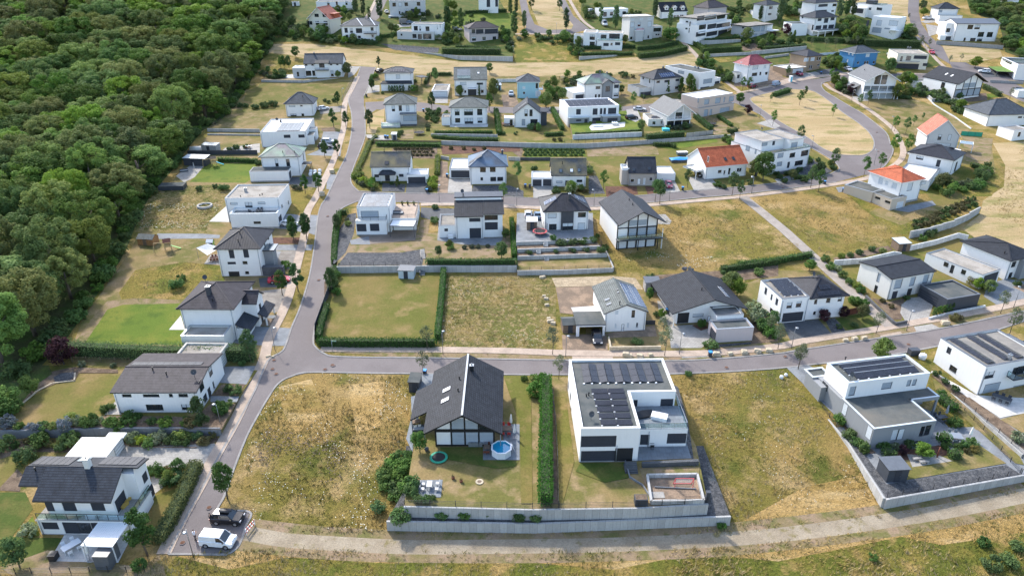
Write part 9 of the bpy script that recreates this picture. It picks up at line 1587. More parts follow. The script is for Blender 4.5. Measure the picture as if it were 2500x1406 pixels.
for fr,pts,w,h,mt,ds in(('g',[(1520,700),(1700,675),(1944,640)],1.2,1.3,'lf_h','bright green hedge below the meadow slope'),('h',[(0,665),(250,640),(545,590)],1.2,1.3,'lf_h','bright green hedge ending at the footpath'),('j',[(820,735),(1100,738),(1390,735)],1.1,1.2,'lf_h','hedge below the symmetrical villa'),('j',[(800,800),(1100,795),(1440,800)],1.1,1.0,'lf_g','second hedge below the symmetrical villa'),('j',[(270,845),(600,852),(885,855)],1.6,1.2,'lf_g','broad green hedge above the corner house'),
 ('j',D_('280 790,200 830,150 960,90 1080,60 1150'),1.3,1.0,'lf_hy','lime green hedge curving with the street'),('j',[(1410,520),(1425,640),(1440,745)],1.5,1.4,'lf_h','thick hedge between two row gardens'),('j',[(780,175),(990,172)],1.1,1.2,'lf_g','hedge along the straw field'),('j',[(850,1130),(855,960)],1.2,1.3,'lf_hy','lime hedge beside the canopy house garage'),('j',[(770,180),(735,260)],1.0,1.2,'lf_h','short hedge by the skirt-roofed villa'),('k',[(385,515),(430,610),(480,700)],1.3,1.7,'lf_h','tall hedge left of the white and grey cube house'),
 ('k',[(590,735),(900,722),(1235,702)],.6,.5,'lf_hd','low hedge on the white wall'),('k',[(1275,785),(1450,770),(1640,755)],1.8,1.7,'lf_hd','dense dark hedge below the light grey lodge'),('k',[(1740,575),(1820,640),(1900,700)],1.4,1.5,'lf_h','hedge running down between lodge and pink house'),('k',[(1960,575),(2095,665)],1.1,1.0,'lf_h','small conical hedge by the pink house'),('k',[(310,755),(490,745)],1.4,1.2,'lf_hd','dark hedge by the narrow steps'),('k',[(2055,720),(2148,705)],1.3,1.2,'lf_hd','dark hedge below the pink house drive'),
 ('l',[(550,460),(665,425)],1.8,1.6,'lf_h','boxy hedge on the traffic island'),('l',[(700,1045),(800,1045)],1.2,1.0,'lf_g','low hedge in front of the large terraced villa'),('l',[(1960,960),(2110,1000)],1.6,1.3,'lf_hd','dark hedge at the field edge'),('o',[(490,385),(600,460),(760,570)],2.0,1.8,'lf_hd','dark hedge down the slope left of the tall wall'),('o',[(740,590),(950,575),(1175,565)],2.2,2.0,'lf_hd','thick dark hedge below the tall pale wall'),('o',[(770,452),(1130,432)],.8,.8,'lf_h','clipped hedge on the tall pale wall'),('o',[(35,645),(300,620),(560,560)],3.5,2.0,'lf_hd','very wide dark hedge above the straw field'),
 ('o',[(20,560),(260,540),(480,490)],1.2,1.6,'lf_hd','dark clipped hedge below the light grey multi-level house'),('o',[(1430,565),(1650,550),(1890,535)],1.6,1.7,'lf_hd','dark hedge below the split-level house'),('o',[(1900,455),(2120,465),(2330,475)],1.4,1.9,'lf_hd','dark hedge below the veranda villa'),('p',[(540,560),(800,565),(1220,580)],3.0,2.8,'lf_hd','high dark hedge below the pale-blind cube'),('n',[(250,158),(500,150),(730,140)],1.3,1.5,'lf_h','long clipped hedge under the top-cut house'),('n',[(0,632),(330,638),(660,642)],3.0,2.6,'lf_hd','row of dense evergreens above the concrete wall'),('n',[(150,560),(400,570),(640,580)],1.6,1.8,'lf_hd','inner dark hedge of the loggia villa'),
 ('n',[(1590,560),(1900,555),(2180,545)],1.6,1.4,'lf_h','green hedge below the green-gap house'),('n',[(1560,630),(1800,625),(2150,620)],2.0,1.2,'lf_g','overhanging shrub row on the pale wall'),('p',[(2000,1080),(2110,1130),(2200,1185)],1.8,1.6,'lf_hd','round-ended dark hedge right of the far timber house'),('m',[(1540,470),(1730,430)],1.4,1.3,'lf_hd','dark hedge right of the wide glazed-bar villa'),('i',[(640,755),(980,765)],1.2,1.2,'lf_hd','dark hedge behind the bright lawn'),('k',[(1350,850),(1500,850),(1560,870)],1.4,1.2,'lf_hd','dark shrubs below the long pale wall')):H(fr,pts,w,h,mt,ds,wild=.1,leaf=.12 if fr in 'mnop' else.1)
for q,w,h in(((860,900),1.4,1.3),((1225,800),1.5,1.3),((1297,910),1.4,1.3)):p_=(q[0]-38,q[1]);H('d',[p_,(q[0]+38,q[1]+4)],w,h,'lf_h','clipped box hedge cube',1.3,z=zB,wild=.03)
H('d',[(1185,500),(1240,560),(1305,610)],2.0,1.5,'lf_h','broad clipped hedge',1.1,z=zB,wild=.04);H('d',[(1200,470),(1225,490)],1.6,1.2,'lf_h','small clipped hedge block',z=zB,wild=.04)
o=plant('garden',hz_(*Z('d',(1085,905)),zB),2.4,1.5,lb='flat-topped lime green umbrella tree over the stone benches',cat='tree')
S=plz
S('street','a',(1540,335,7.2),(1112,1250,8.0),(1712,822,6.6));S('street','e',*D_('1183 978 6.6,1378 562 5.8,1478 540 6.6,1452 232 5.2,1530 216 5.2,1688 545 5.8,1722 165 4.6'));S('street','i',*D_('1635 462 6.6,1738 455 5.4,1670 268 5.0,1560 722 5.4,1665 705 5.2,1390 1030 5.4,1505 1018 5.6,1285 1402 5.6,1400 1400 6.2'));S('street','j',*D_('230 322 5.0,290 98 4.6,797 498 6.4,1345 510 6.4,207 682 6.6'));S('street','m',(1440,1098,5.0))
S('young','j',(1610,1200,6.4),(225,1285,4.0));S('young','f',(1432,192,5.6));S('young','g',*D_('668 98 5.6,1043 188 6.4,1078 208 7.0,1605 145 7.0,1662 168 5.2'));S('young','k',(1672,1245,5.6),(1155,465,5.4));S('young','l',*D_('545 668 5.6,735 522 5.6,772 472 4.8,530 495 2.8,737 790 6,1165 532 4.8,1225 520 5.8,1415 708 5.4,1495 722 5.6,1550 668 3.8,1615 628 2.8,1405 882 7,1505 882 7,980 975 6.4,1195 1032 6.2,1312 985 5.4,817 1112 6.6,872 1137 6.4,375 428 6.0,330 412 5.2,650 322 5.0,960 348 5.2,1020 302 4.8,975 602 4.6'))
S('thin','g',(295,1302,6.0),(1112,1312,6.2),(1100,1190,5.0));S('thin','h',*D_('295 1262 5.6,443 1400 5.2,1012 1150 5.0,1920 1002 5.2,1985 1168 6.2,235 1160 4.5'));S('thin','b',(1095,168,5.0));S('thin','c',(415,192,5.0));S('thin','d',(265,330,5.2));S('thin','f',(878,1262,5.2));S('thin','p',*D_('1240 560 4.5,1335 590 4.2,1585 790 4,1725 760 3.6,1085 250 3.4,2320 1220 4.8,1270 150 4.4,1140 400 4.4,2380 560 4'))
S('poplar','n',*D_('52 325 9.6,215 332 9.6,768 172 8,835 150 7,812 402 11,925 322 8,1398 342 10,1788 272 8,1955 322 10.5,2400 205 9'));S('street','n',(1005,118,7),(1325,125,6.5));S('poplar','m',*D_('1245 175 9.5,1338 192 8.5,1540 232 11,1410 240 6,2365 340 10'));S('poplar','o',*D_('215 192 8,385 312 9,1385 235 7,1600 268 13,1655 180 10,2262 205 11,2340 195 12,2412 190 11,1912 150 8'));S('thin','o',*D_('1955 525 4.2,2115 545 5,2220 545 5,2345 525 4.6,2455 510 4.6'))
S('garden','a',(150,1340,5.0,.8),(1355,640,2.8),(1280,700,2.2));S('garden','v',(365,1240,3.8),(95,1395,4.2,1.2));S('purple','v',(735,885,5.4));S('garden','f',*D_('962 590 2.8 .8,1420 600 4.0,1040 530 2.2,1450 460 2.6'));S('garden','g',*D_('435 120 3.4 1.1,505 115 2.2,1000 910 3.0 .7,1595 860 5.0,1640 880 4.4,1090 1040 2.2'));S('garden','s',(235,1270,3.8,.85));S('garden','h',*D_('525 690 2.6 1.3,910 1040 3.0,1830 860 3.2,1750 830 2.8,255 1090 3.2'));S('garden','l',*D_('475 1062 8.5 .9,402 1032 5 .8,985 385 4.4,1010 410 3.4,1380 290 6,1000 250 4.6,960 240 4.6,1430 470 5.4,1500 370 5,1540 385 4.4,310 510 4.2,1120 330 3'))
S('purple','h',(625,1060,2.6),(770,1030,2.4));S('purple','l',(1105,440,3.8),(365,580,3.2));S('purple','o',(1675,390,5),(1530,440,3));S('garden','d',(815,268,4.4,1.1));S('garden','j',*D_('835 230 4.6 .7,940 590 3.0,620 345 3.2,1385 400 7.6 .8,1060 370 4,1880 480 5.6,1930 400 5,1350 150 4'));S('garden','k',*D_('330 490 6 .9,400 300 5,480 420 5,250 720 3.4 .7,1230 700 3.6,1570 650 3.6,1040 350 3.4,1010 540 3.6'))
S('conifer','k',*D_('1690 320 6,1730 330 5,1480 345 4.8,1610 340 6 1.2'));S('conifer','j',(475,1235,3.2),(1250,370,4.6,.6));S('cypress','j',*[(u,332,2.6,1.1)for u in(395,420,445,470,500,528,582,635,660)],(1075,372,4.2,1.2));S('cypress','h',*[(1430+i*22,1022-i*6,2.0,1.1)for i in range(7)]);S('cypress','o',(1468,500,5.5,.8),(1500,510,5.5,.8),(1720,480,5));S('conifer','o',(1755,490,6));S('conifer','j',(255,1240,3))
S('garden','m',*D_('815 485 6.4,515 710 5,1080 280 5,1010 280 5.6,380 400 4,560 400 4,700 480 5,1140 930 5.4,880 920 4.4,1030 960 3.2,1690 490 3.4 .7,2210 980 5 .7,1680 400 4.4,1740 410 4,1990 220 5 .7,300 460 4.4,470 470 3.8,1170 260 4,1230 120 4,330 830 4.8 .6,370 840 5.4 .6,430 840 5.4 .6,2470 560 4,2360 420 5'));S('garden','n',*D_('1380 480 5.4 1.3,1300 480 3.4 1.6,1620 215 4.6 .8,30 470 4,130 130 5 1.1,60 120 6 1.1,700 430 4.4,740 440 4,2060 500 4 1.2,1590 70 6 1.1,1440 600 3 1.2,1500 650 2.6 1.3'))
S('garden','o',*D_('400 470 6.4 1.6,1240 460 6 1.2,350 440 5,780 560 2.6,1090 320 3.6,1140 380 3.4,2400 300 5 1.3,2330 330 4.4 1.3,2450 340 5 1.2,1700 160 4.2 1.3,1760 180 4 1.3,2180 760 4.6,2230 780 4.2,790 690 4.4 .8,700 760 4,850 760 4,930 840 4,1010 870 3.6,600 980 5.6 .8'));S('garden','p',*D_('510 480 6 1.3,350 350 6 1.2,420 400 5.4 1.3,320 480 4.4 1.2,1080 440 5.4 1.2,1000 320 4.4 1.1,860 470 4,850 880 5.6,1010 1040 5 1.2,1110 1050 4.8 1.2,190 1010 4.4,280 1060 3.8 1.2,930 1220 5.6 .8,1900 830 4.6 1.4,1270 200 4 1.3,1250 130 5'))
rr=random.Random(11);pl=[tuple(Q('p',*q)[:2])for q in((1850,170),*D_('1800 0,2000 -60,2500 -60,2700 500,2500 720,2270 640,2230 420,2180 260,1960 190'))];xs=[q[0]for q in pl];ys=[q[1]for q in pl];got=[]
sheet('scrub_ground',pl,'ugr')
for _ in range(1500):
 x,y=rr.uniform(min(xs),max(xs)),rr.uniform(min(ys),max(ys))
 if ins_(x,y,pl)and all((x-a)**2+(y-b)**2>14 for a,b in got)and abs(proj((x,y,T(x,y)))[0]-1250)<1420:got.append((x,y))
for x,y in got[:120]:plant('garden',V((x,y,T(x,y))),rr.uniform(2.8,4.8),rr.uniform(1.4,2.0),name='bushy_tree',lb='bushy green tree of the scrub at the upper right edge',cat='tree',grp='bushy trees of the scrub at the upper right')
S('shrub','q',*D_('1990 590 2.6 1.1,1370 545 1.9,1700 555 1.5,680 600 1.3,90 905 2.2,630 850 2.2,1080 830 2.0 1.1,400 1105 2.4,930 935 1.2,240 885 1.0,2430 600 1.5,2300 600 1.3'));S('shrubp','q',*D_('1000 600 2.0 .8,470 610 1.1,590 612 1.3,130 560 1.9'));S('shrubl','q',*D_('830 600 1.1,1100 470 1.4,280 600 .9,870 890 1.0'));S('shrubw','q',(1190,540,1.6,.8),(1530,520,1.2));S('shrubb','q',*D_('760 860 1.0,1020 850 1.1,420 820 .9,2200 600 1.2'));S('shrubd','q',*D_('130 400 3,320 590 1.0,1620 340 1.2,1700 300 1.1'))
S('shrubw','a',*D_('1010 395 1.7,1200 395 1.9,215 1090 1.5 1.2,1440 600 1.3'));S('shrubl','a',*D_('1060 405 1.4,1355 370 1.6,1425 370 1.1,1130 400 1.3'));S('shrub','a',*D_('1130 430 1.5,1290 400 1.5,1490 370 1.3,1170 630 1.6,1215 650 1.3,1135 645 1.2,1290 710 1.3,1360 700 1.8,1255 720 1.4,1665 180 1.7,1060 1350 1.5'));S('shrubb','a',*D_('1540 410 1.2 1.2,1440 275 1.6,1600 360 1.0,1260 620 1.0'));S('shrubd','a',*D_('1250 270 1.4 1.2,1150 260 1.2,1330 420 1.1,1400 420 1.0,930 380 1.2'))
for q in((920,730,2.0),*D_('870 770 1.8,960 700 1.9,1010 690 1.7,900 820 2.0,960 800 2.2,1000 760 2.1,880 860 1.7,940 880 1.9,1000 860 1.7,850 810 1.5,930 930 1.4')):plant('shrub' if q[0]%3 else 'shrubd',Q('b',q[0],q[1]),q[2]*.85,1.35,DESC['shrubd'][0],'shrub','shrubs of the thicket left of the lower lawn',lb='green shrub in the dense thicket left of the timber house lawn')
S('shrub','b',*D_('1030 850 1.6,1020 900 1.6,1060 940 1.1,1110 945 1.0,1150 940 .9,955 1060 1.8 1.1,820 1000 1.5,1720 200 1.0,1345 1040 1.2 1.2,1210 1040 1.2 1.2,1500 1035 .9,1690 1050 1.3'));S('shruby','c',*D_('275 290 2.6 .8,290 220 2.0,1420 1110 1.0,170 1060 1.3,270 1060 1.2,1215 170 1.0'))
S('shrub','d',*D_('800 840 1.2,840 850 1.1,1000 840 1.2,1300 700 1.5 1.1,1240 850 1.1,1320 850 1.0,1410 830 1.3,1360 840 1.1,600 780 1.6,640 820 1.2,690 850 1.4,535 680 1.6,700 880 1.0,1180 370 1.0,1235 420 1.0,1300 470 1.0'));S('purple','d',(950,890,1.7,1.0));S('shrubb','d',(1430,870,1.0),(1380,880,.8));S('shrubw','d',(1715,800,1.6),(905,850,1.0))
S('shrub','e',*D_('1085 1170 1.4 1.2,1040 1160 1.2,990 1280 1.6,1050 1250 1.0,720 520 2.2,1400 390 1.6,1130 1000 1.0'));S('shrubd','e',*D_('380 1400 2.4,200 1370 1.4,560 1390 1.4 1.3,780 1370 1.3,860 1350 1.2,270 1280 .9,750 470 1.4,140 590 2'));S('shrubw','e',(325,1010,.8),(130,1005,1.0))
S('shrubl','f',*D_('480 90 2.0 1.1,400 50 1.8,350 20 1.6,920 90 1.8,900 50 1.6,1040 530 1.6,300 360 1.2'));S('shrubgy','f',*D_('290 330 1.0,480 110 1.0,890 110 1.2,1150 530 .9,1200 525 .9,1250 525 .9,1320 520 .8'));S('shrub','f',*D_('935 240 1.3,930 340 1.6,230 690 1.6,200 740 1.8,190 800 1.7,215 860 1.4'));S('shrub','g',*D_('360 500 1.3 1.5,440 495 1.3 1.5,520 490 1.3 1.5,590 480 1.3 1.2,300 465 1.2,610 465 1.5,320 560 .9,450 555 .9,550 550 .9,130 570 .9,340 120 .9,320 100 1.1,910 1230 1.4 1.2,1450 1250 1.4 1.5,1385 1100 1.8 .7,650 560 1.6,680 540 1.4'))
S('shrub','x',*D_('2420 1385 1.6 1.2,2460 1375 1.4 1.2,2400 1330 1.2,2130 1365 .9,2480 1340 1.3'));S('shrubw','g',*D_('425 545 .9,530 545 .8,1760 1000 2.6 1.0,1800 1060 2.6,110 560 .8'));S('shrub','g',*D_('1840 1120 2.4,1880 1170 2.2,1150 800 1.4,1010 760 1.5,1050 1020 1.0,1330 740 1.3,1800 720 1.6,1560 760 2.2,1540 820 2.0'));S('shrubp','g',(1280,720,1.9));S('shrubd','h',*D_('640 620 1.5,680 680 1.6,770 740 1.5,820 790 1.5,930 690 1.4,1230 900 1.0,1800 820 1.2,90 60 1.4,2040 800 1.2'));S('shrubw','h',(730,690,1.3),(130,1020,2.0),(150,1080,1.8));S('shrubl','h',(870,820,1.5),(760,600,1.3),(1060,560,1.2));S('shrub','h',*D_('900 850 1.5,850 930 1.7,880 940 1.6,920 950 1.5,1350 470 1.5,1400 440 1.6,1430 420 1.4,820 590 1.2,890 570 1.2,980 545 1.2,740 1110 .9,850 1100 1.0,200 1130 2.2,300 1000 0.9'));S('shrubb','h',*D_('1720 800 2.2,1740 780 1.6,1580 1050 1.4,1610 1045 1.2,1060 920 .9,1120 960 .9'))
for q in[(1290+i*38+(j%2)*15,370-i*16+j*22)for i in range(12)for j in(-1,0,1)]:plant('shrubb' if(q[0]//7)%3 else 'shrubd',Q('h',*q),random.uniform(.9,1.3),1.1,grp='low shrubs planted on the bank above the curved wall',lb='low olive shrub planted on the bank above the curved concrete wall',cat='shrub')
for q in[(125+i*48+(j%2)*20,890+j*24)for i in range(12)for j in range(3)]:plant('shruby',Q('k',*q),.8,1.3,grp='bushy ground shrubs below the long pale wall',lb='low fresh green shrub massed below the long pale wall',cat='shrub')
for q in[(450+i*42+(j%2)*18,880+j*30)for i in range(9)for j in range(3)]:plant('shrubb' if i%3 else 'shruby',Q('j',*q),.8,1.2,grp='low shrubs on the bank behind the canopy house',lb='low olive shrub on the bank behind the canopy house',cat='shrub')
S('shrub','i',*D_('770 290 1.6,830 290 1.7,880 290 1.5,960 300 1.7 1.3,1040 290 2.0 1.3,1110 280 2.2 1.3,690 1000 1.8 1.2,480 1000 1.3,620 980 1.2,1590 255 1.2,1640 240 1.4,1560 240 1.2,990 780 1.5,800 650 1.6,880 640 1.3,740 660 1.2'));S('shrubl','i',*D_('1830 900 1.4,1850 850 1.4,1870 950 1.2,1900 920 1.3'));S('shrubgy','i',(1880,960,1.3),(1340,1000,1.2),(1300,990,1.4))
S('shrub','j',*D_('800 560 2.0,850 560 1.8,830 610 1.6,500 740 1.6,480 760 1.4,1750 690 2.2,1480 740 1.2,420 1215 1.0,310 1210 .9,640 240 1.2,330 350 1.0,250 200 2.0 1.3,1900 300 2.2,1600 740 1.1'));S('shrubl','j',*D_('90 1150 1.4,60 1130 1.3,130 1130 1.3,210 1230 2.6 .8,820 1180 1.6,800 1230 1.8,850 1120 1.4'));S('shrubgy','j',(150,1230,1.3),(100,1200,1.2),(760,1270,1.3));S('shrubb','j',*D_('1800 700 2.4 .8,1100 880 1.1,1200 890 1.0,980 880 1.1,1300 880 1.1'))
S('shrub','k',*D_('340 270 2.2,380 340 2.4,440 330 2.2,360 390 2.4,430 400 2.0,300 430 2.0,570 300 1.3,840 180 2.4 1.2,1060 185 2.2 1.3,930 190 1.8,600 215 1.5,680 210 1.5,1160 330 1.0,730 1110 1.8,740 1080 1.4,400 1290 1.0,430 1280 .9,1960 1230 1.4 1.4,2020 1250 1.2,2080 830 2.0,2040 800 2.2,1590 660 2,1610 400 2.0,1900 180 2.2,1950 210 2.0,2010 220 1.8,2060 230 2,1830 70 2.4,1250 390 1.4,1490 690 1.6,210 1080 1.5'));S('shrubw','k',(560,1285,3.0,.8),(560,240,1.2));S('shrubb','k',*D_('1300 190 1.4,1400 180 1.4,1150 195 1.3,700 1290 1.3,460 800 1.2,400 800 1.1,650 1270 1.6'))
def sct(fr,n,lo,hi,*pts):
 xy=[tuple(Q(fr,*q)[:2])for q in pts];xs=[q[0]for q in xy];ys=[q[1]for q in xy];k=t=0;used=[]
 while k<n and t<n*60:
  t+=1;x,y=rr.uniform(min(xs),max(xs)),rr.uniform(min(ys),max(ys))
  if not ins_(x,y,xy)or any((x-a)**2+(y-b)**2<1.7 for a,b in used):continue
  if any(-.4<(q:=h.inv@V((x,y,0))).x<h.L+.4 and-.4<q.y<h.D+.4 for*_,h in HOUSES):continue
  used.append((x,y));k+=1;kd=rr.choice(('shrub','shrub','shrubd','shruby','shrubgy','shrubw' if rr.random()<.3 else 'shrubd'));tr=k%5==0;plant('garden' if tr else kd,V((x,y,G(x,y))),rr.uniform(lo,hi)*(2 if tr else 1),rr.uniform(.95,1.3),DESC['garden' if tr else kd][0],'tree' if tr else 'shrub')
for a in(('m',16,1.4,2.2,*D_('930 200,1180 200,1230 160,1000 150')),('o',16,1.5,2.3,*D_('1040 110,1330 80,1300 120,1060 300')),('o',14,1.5,2.4,*D_('1650 100,1850 60,1830 180,1640 220')),('o',12,1.5,2.3,*D_('2280 230,2450 210,2480 420,2330 440')),('n',12,1.4,2.2,*D_('2080 200,2380 130,2100 180,2020 300')),('n',10,1.4,2.2,*D_('820 180,60 340,60 160,160 150')),('j',14,.9,1.5,*D_('720 500,880 500,840 640,760 720')),('k',16,1,1.8,*D_('480 200,640 180,660 230,480 330')),('k',10,1,1.6,*D_('1540 650,1700 660,1640 700,1560 700')),('l',9,1.4,2,*D_('980 380,1070 350,1110 440,1010 440')),('l',22,1.4,2.2,*D_('1480 440,1680 410,1960 560,2040 660,1940 620,1760 500')),('l',18,1,1.7,*D_('550 1000,700 960,850 890,980 980,830 1060,600 1080')),('l',20,1.5,2.3,*D_('1680 1120,1950 1080,2080 950,2120 1000,2040 1120,1800 1170')),('o',30,1.4,2.2,*D_('1180 440,1330 480,1680 450,1890 480,1870 530,1400 560,1180 520')),('o',9,1.6,2.2,*D_('1060 240,1110 240,1150 450,1100 470')),('o',22,1.5,2.2,*D_('700 690,780 690,1060 890,1100 960,900 870')),('o',18,1.4,2,*D_('2090 640,2330 620,2370 740,2180 790,2100 720')),
 ('p',26,1.8,2.8,*D_('230 330,330 340,560 480,520 560,330 540,230 430')),('p',14,1.8,2.6,*D_('980 330,1060 400,1180 500,1100 520,990 450')),('p',16,1.4,2.2,*D_('1200 1100,1400 1100,1760 1200,1700 1240,1400 1200,1220 1180')),('p',8,1.4,2.2,*D_('740 1150,900 1140,1130 1160,1100 1220,900 1200')),('p',10,1.4,2.2,*D_('1530 1260,1640 1260,1760 1390,1700 1400')),('m',34,1.6,2.6,*D_('330 340,700 300,860 420,1040 500,1000 540,700 520,340 450')),('m',22,1.5,2.2,*D_('1040 480,1500 450,1560 490,1480 560,1060 540')),('m',14,1.2,2,*D_('60 900,300 880,440 900,440 980,100 980')),('m',12,1.5,2.2,*D_('1780 190,2150 180,2280 220,2000 260,1800 250')),('m',16,1.6,2.4,*D_('2190 360,2500 330,2500 540,2230 560')),('n',16,1.5,2.4,*D_('0 380,200 380,200 480,0 520')),('n',14,1.5,2.3,*D_('650 360,770 340,790 620,660 480')),('n',16,1.5,2.3,*D_('1400 420,1460 440,1580 560,1540 680,1450 600')),('n',12,1.5,2.2,*D_('820 420,1340 410,1400 500,900 520')),('n',10,1.4,2,*D_('1580 170,1800 60,1790 180,1640 230'))):sct(*a)
# ---- the wood on the left
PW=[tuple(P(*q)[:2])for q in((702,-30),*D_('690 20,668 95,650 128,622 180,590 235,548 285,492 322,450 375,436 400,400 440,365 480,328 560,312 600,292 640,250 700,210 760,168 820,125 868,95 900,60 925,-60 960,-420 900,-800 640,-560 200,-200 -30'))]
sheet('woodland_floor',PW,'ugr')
rr=random.Random(5);xs=[q[0]for q in PW];ys=[q[1]for q in PW];got=[];tries=0
edge=[(PW[i],PW[i+1])for i in range(20)]
def dseg(x,y,a,b):
 dx,dy=b[0]-a[0],b[1]-a[1];t=max(0,min(1,((x-a[0])*dx+(y-a[1])*dy)/(dx*dx+dy*dy+1e-9)));return sqrt((x-a[0]-dx*t)**2+(y-a[1]-dy*t)**2)
while tries<60000 and len(got)<330:
 tries+=1;x,y=rr.uniform(min(xs),max(xs)),rr.uniform(min(ys),max(ys))
 if not ins_(x,y,PW):continue
 u,v=proj((x,y,T(x,y)+9))
 if u<-140 or v<-60:continue
 d0=7.0+max(0,y-110)*.0125
 if min(dseg(x,y,a,b)for a,b in edge)<3.2+d0*.1:continue
 if all((x-a)**2+(y-b)**2>((d0+c)/2)**2 for a,b,c in got):got.append((x,y,d0))
got.sort(key=lambda q:q[1]);got=got[:298]
for x,y,d in got:
 e=min(dseg(x,y,a,b)for a,b in edge);hh=(11.5 if e<6 else 14.5)*rr.uniform(.85,1.18)*(.9+d*.012)
 plant('wood',V((x,y,T(x,y))),hh,d/7.4*rr.uniform(1.0,1.5)*15/hh*.95,lb='broadleaf tree of the dense wood covering the upper left of the picture',cat='tree',grp='trees of the dense wood on the left')
for i in range(0,20):
 a,b=edge[i]
 n=max(1,int(sqrt((a[0]-b[0])**2+(a[1]-b[1])**2)/3.4))
 for k in range(n):
  t=(k+rr.random())/n;x,y=a[0]+(b[0]-a[0])*t-rr.uniform(.2,2.2),a[1]+(b[1]-a[1])*t;plant('shrubd',V((x,y,T(x,y))),rr.uniform(1.6,3.2),1.2,lb='dark bush at the foot of the wood edge',cat='shrub',grp='bushes along the edge of the wood')
# ---- grass and wild growth
class MK:
 def __init__(s,lo,hi,sd):s.lo,s.hi,s.s=lo,hi,sd
 def __call__(s,n):return min(1,max(0,(n*.5+.5-s.lo)/(s.hi-s.lo)))
def field(fr,pts,dens=3.0,h=.45,nm='dry grass of the meadow',lo=.38,hi=.55,g=True,z=None):
 h*=.7
 tft('dry_grass',fr,pts,dens*.6,h,'blade',z=z,mask=MK(lo,hi,1.7),lb=nm)
 tft('pale_grass',fr,pts,dens*.4,h*1.1,'bladel',z=z,mask=MK(.5,.62,5.1),lb='bleached '+nm)
 if g:tft('green_grass',fr,pts,dens*.45,h*.8,'bladeg',z=z,mask=MK(.5,.66,9.3),lb='green '+nm)
F1=D_('600 1265,560 1215,605 1090,640 1000,690 935,760 915,1000 920,990 1060,980 1190,945 1265,940 1300,700 1300')
field('x',F1,5.5,.5,'tall grass between the street and the timber house');field('x',D_('1640 920,1910 906,2070 1090,2150 1240,2000 1275,1790 1285,1700 1030'),5.5,.5,'tall grass between the two lower plots');field('x',D_('380 1362,620 1340,1200 1350,1800 1335,2560 1235,2700 1420,300 1420'),6.5,.6,'tall grass below the dirt track')
field('x',D_('950 1300,1780 1288,2150 1248,2480 1190,2480 1205,2150 1262,1780 1305,950 1310'),5,.4,'grass strip under the concrete walls');field('x',D_('1090 675,1340 675,1355 700,1352 850,1072 845'),4.5,.45,'wild growth of the fenced meadow');field('x',D_('1445 520,1800 495,1905 570,1975 620,1760 650,1600 665,1500 660,1490 600'),3.2,.45,'wild growth behind the balcony timber house');field('x',D_('1850 490,2080 480,2200 575,2180 600,2010 620,1925 560'),3.2,.45,'dry grass beside the footpath')
field('x',D_('340 560,350 500,395 460,540 455,555 480,505 560'),3.5,.45,'wild meadow near the wood');field('x',D_('2430 420,2500 360,2560 360,2560 600,2400 575,2390 530,2440 480'),2.2,.5,'golden field at the right edge',g=False);field('x',D_('300 700,340 650,470 640,540 660,540 690,430 730,300 735'),3.5,.35,'ground cover near the wood');field('x',D_('2130 510,2220 520,2370 500,2330 560,2230 580'),2.5,.4,'rough grass by the curved wall')
field('b',D_('1050 30,1770 30,1770 60,470 62,520 40'),2.2,.16,'dry verge grass by the lower street',g=False)
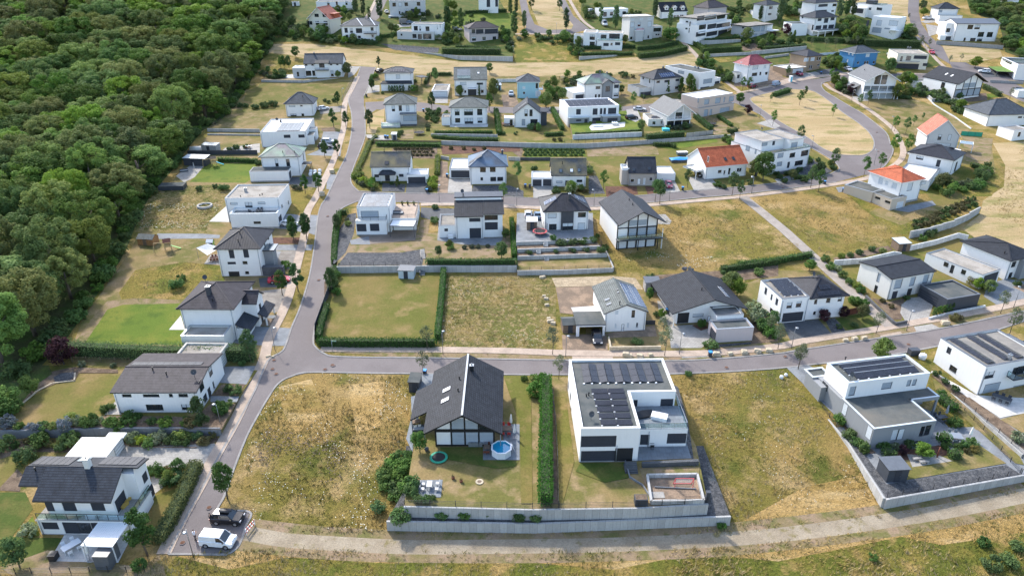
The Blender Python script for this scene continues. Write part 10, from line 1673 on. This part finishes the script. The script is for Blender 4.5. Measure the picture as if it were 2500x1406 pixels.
def spk(name,fr,pts,dens,h,mt,sz,lo,hi,sd,lb,z=None):
 xy=[tuple(Q(fr,*p)[:2])for p in pts];a=np.array(xy);rnd=np.random.default_rng(sd);N=int((a[:,0].max()-a[:,0].min())*(a[:,1].max()-a[:,1].min())*dens);from mathutils import noise;out=[];mk=MK(lo,hi,sd)
 for x,y in zip(rnd.uniform(a[:,0].min(),a[:,0].max(),N),rnd.uniform(a[:,1].min(),a[:,1].max(),N)):
  if ins_(x,y,xy)and mk(noise.fractal(V((x*.11,y*.11,sd)),.9,2.,4))>rnd.random():out.append((x,y,T(x,y)+h*rnd.uniform(.5,1.2)))
 if not out:return
 c=np.array(out);n=len(c);t=rnd.normal(size=(n,3));t[:,2]*=.3;t*=sz/np.linalg.norm(t,axis=1)[:,None];b=np.cross(t,np.array([0,0,1.]))+np.array([0,0,sz*.3])
 q=np.stack([c-t,c-b,c+t,c+b],1).reshape(-1,3);me=quadmesh(name,q,[mt]);o=bpy.data.objects.new(name,me);COL.objects.link(o);o['kind']='stuff';o['label']=lb;o['category']='flowers'
spk('wild_flowers','x',F1,2.2,.45,'flower',.07,.5,.68,3,'white wild flowers in the lower left meadow');spk('thistles','x',D_('650 1040,780 1050,850 1100,840 1180,650 1190,620 1120'),5,.45,'thistle',.13,.4,.55,8,'dark brown dried thistles in the lower left meadow');spk('wild_flowers','x',D_('1090 680,1340 680,1352 850,1075 845'),2.2,.4,'flower',.06,.5,.66,4,'white wild flowers in the fenced meadow');spk('wild_flowers','x',D_('1560 560,1700 600,1900 600,1700 655,1500 650'),2.4,.4,'flower',.09,.45,.6,6,'white wild flowers behind the balcony timber house');spk('wild_flowers','x',D_('340 560,360 500,540 500,505 560'),3.5,.4,'flower',.09,.4,.55,12,'white wild flowers near the wood');spk('wild_flowers','x',D_('1650 930,1900 910,2140 1230,1800 1260'),.5,.4,'flower',.06,.5,.6,15,'sparse white flowers between the lower plots')
for f,l in dict(r=[(633,772),(320,1187),(770,275)],b=D_('175 75,165 130,188 160,535 105,490 132'),f=[(85,760),(150,295),(190,1385)],c=[(1450,120)],h=[(350,1320),(1250,1230)],l=[(1290,715),(1300,850),(620,1110)]).items():
 for u,v in l:p=Q(f,u,v);mb=MB();mb.tube([(0,0,0),(0,0,.10)],[.4,.4],'asphalt',14);mb.tube([(0,0,.10),(0,0,.105)],[.31,.31],'mulch',12);obj1(mb,'manhole_cover',p,0,'round manhole cover in the road','manhole','manhole covers')
merge_small();finish_labels()
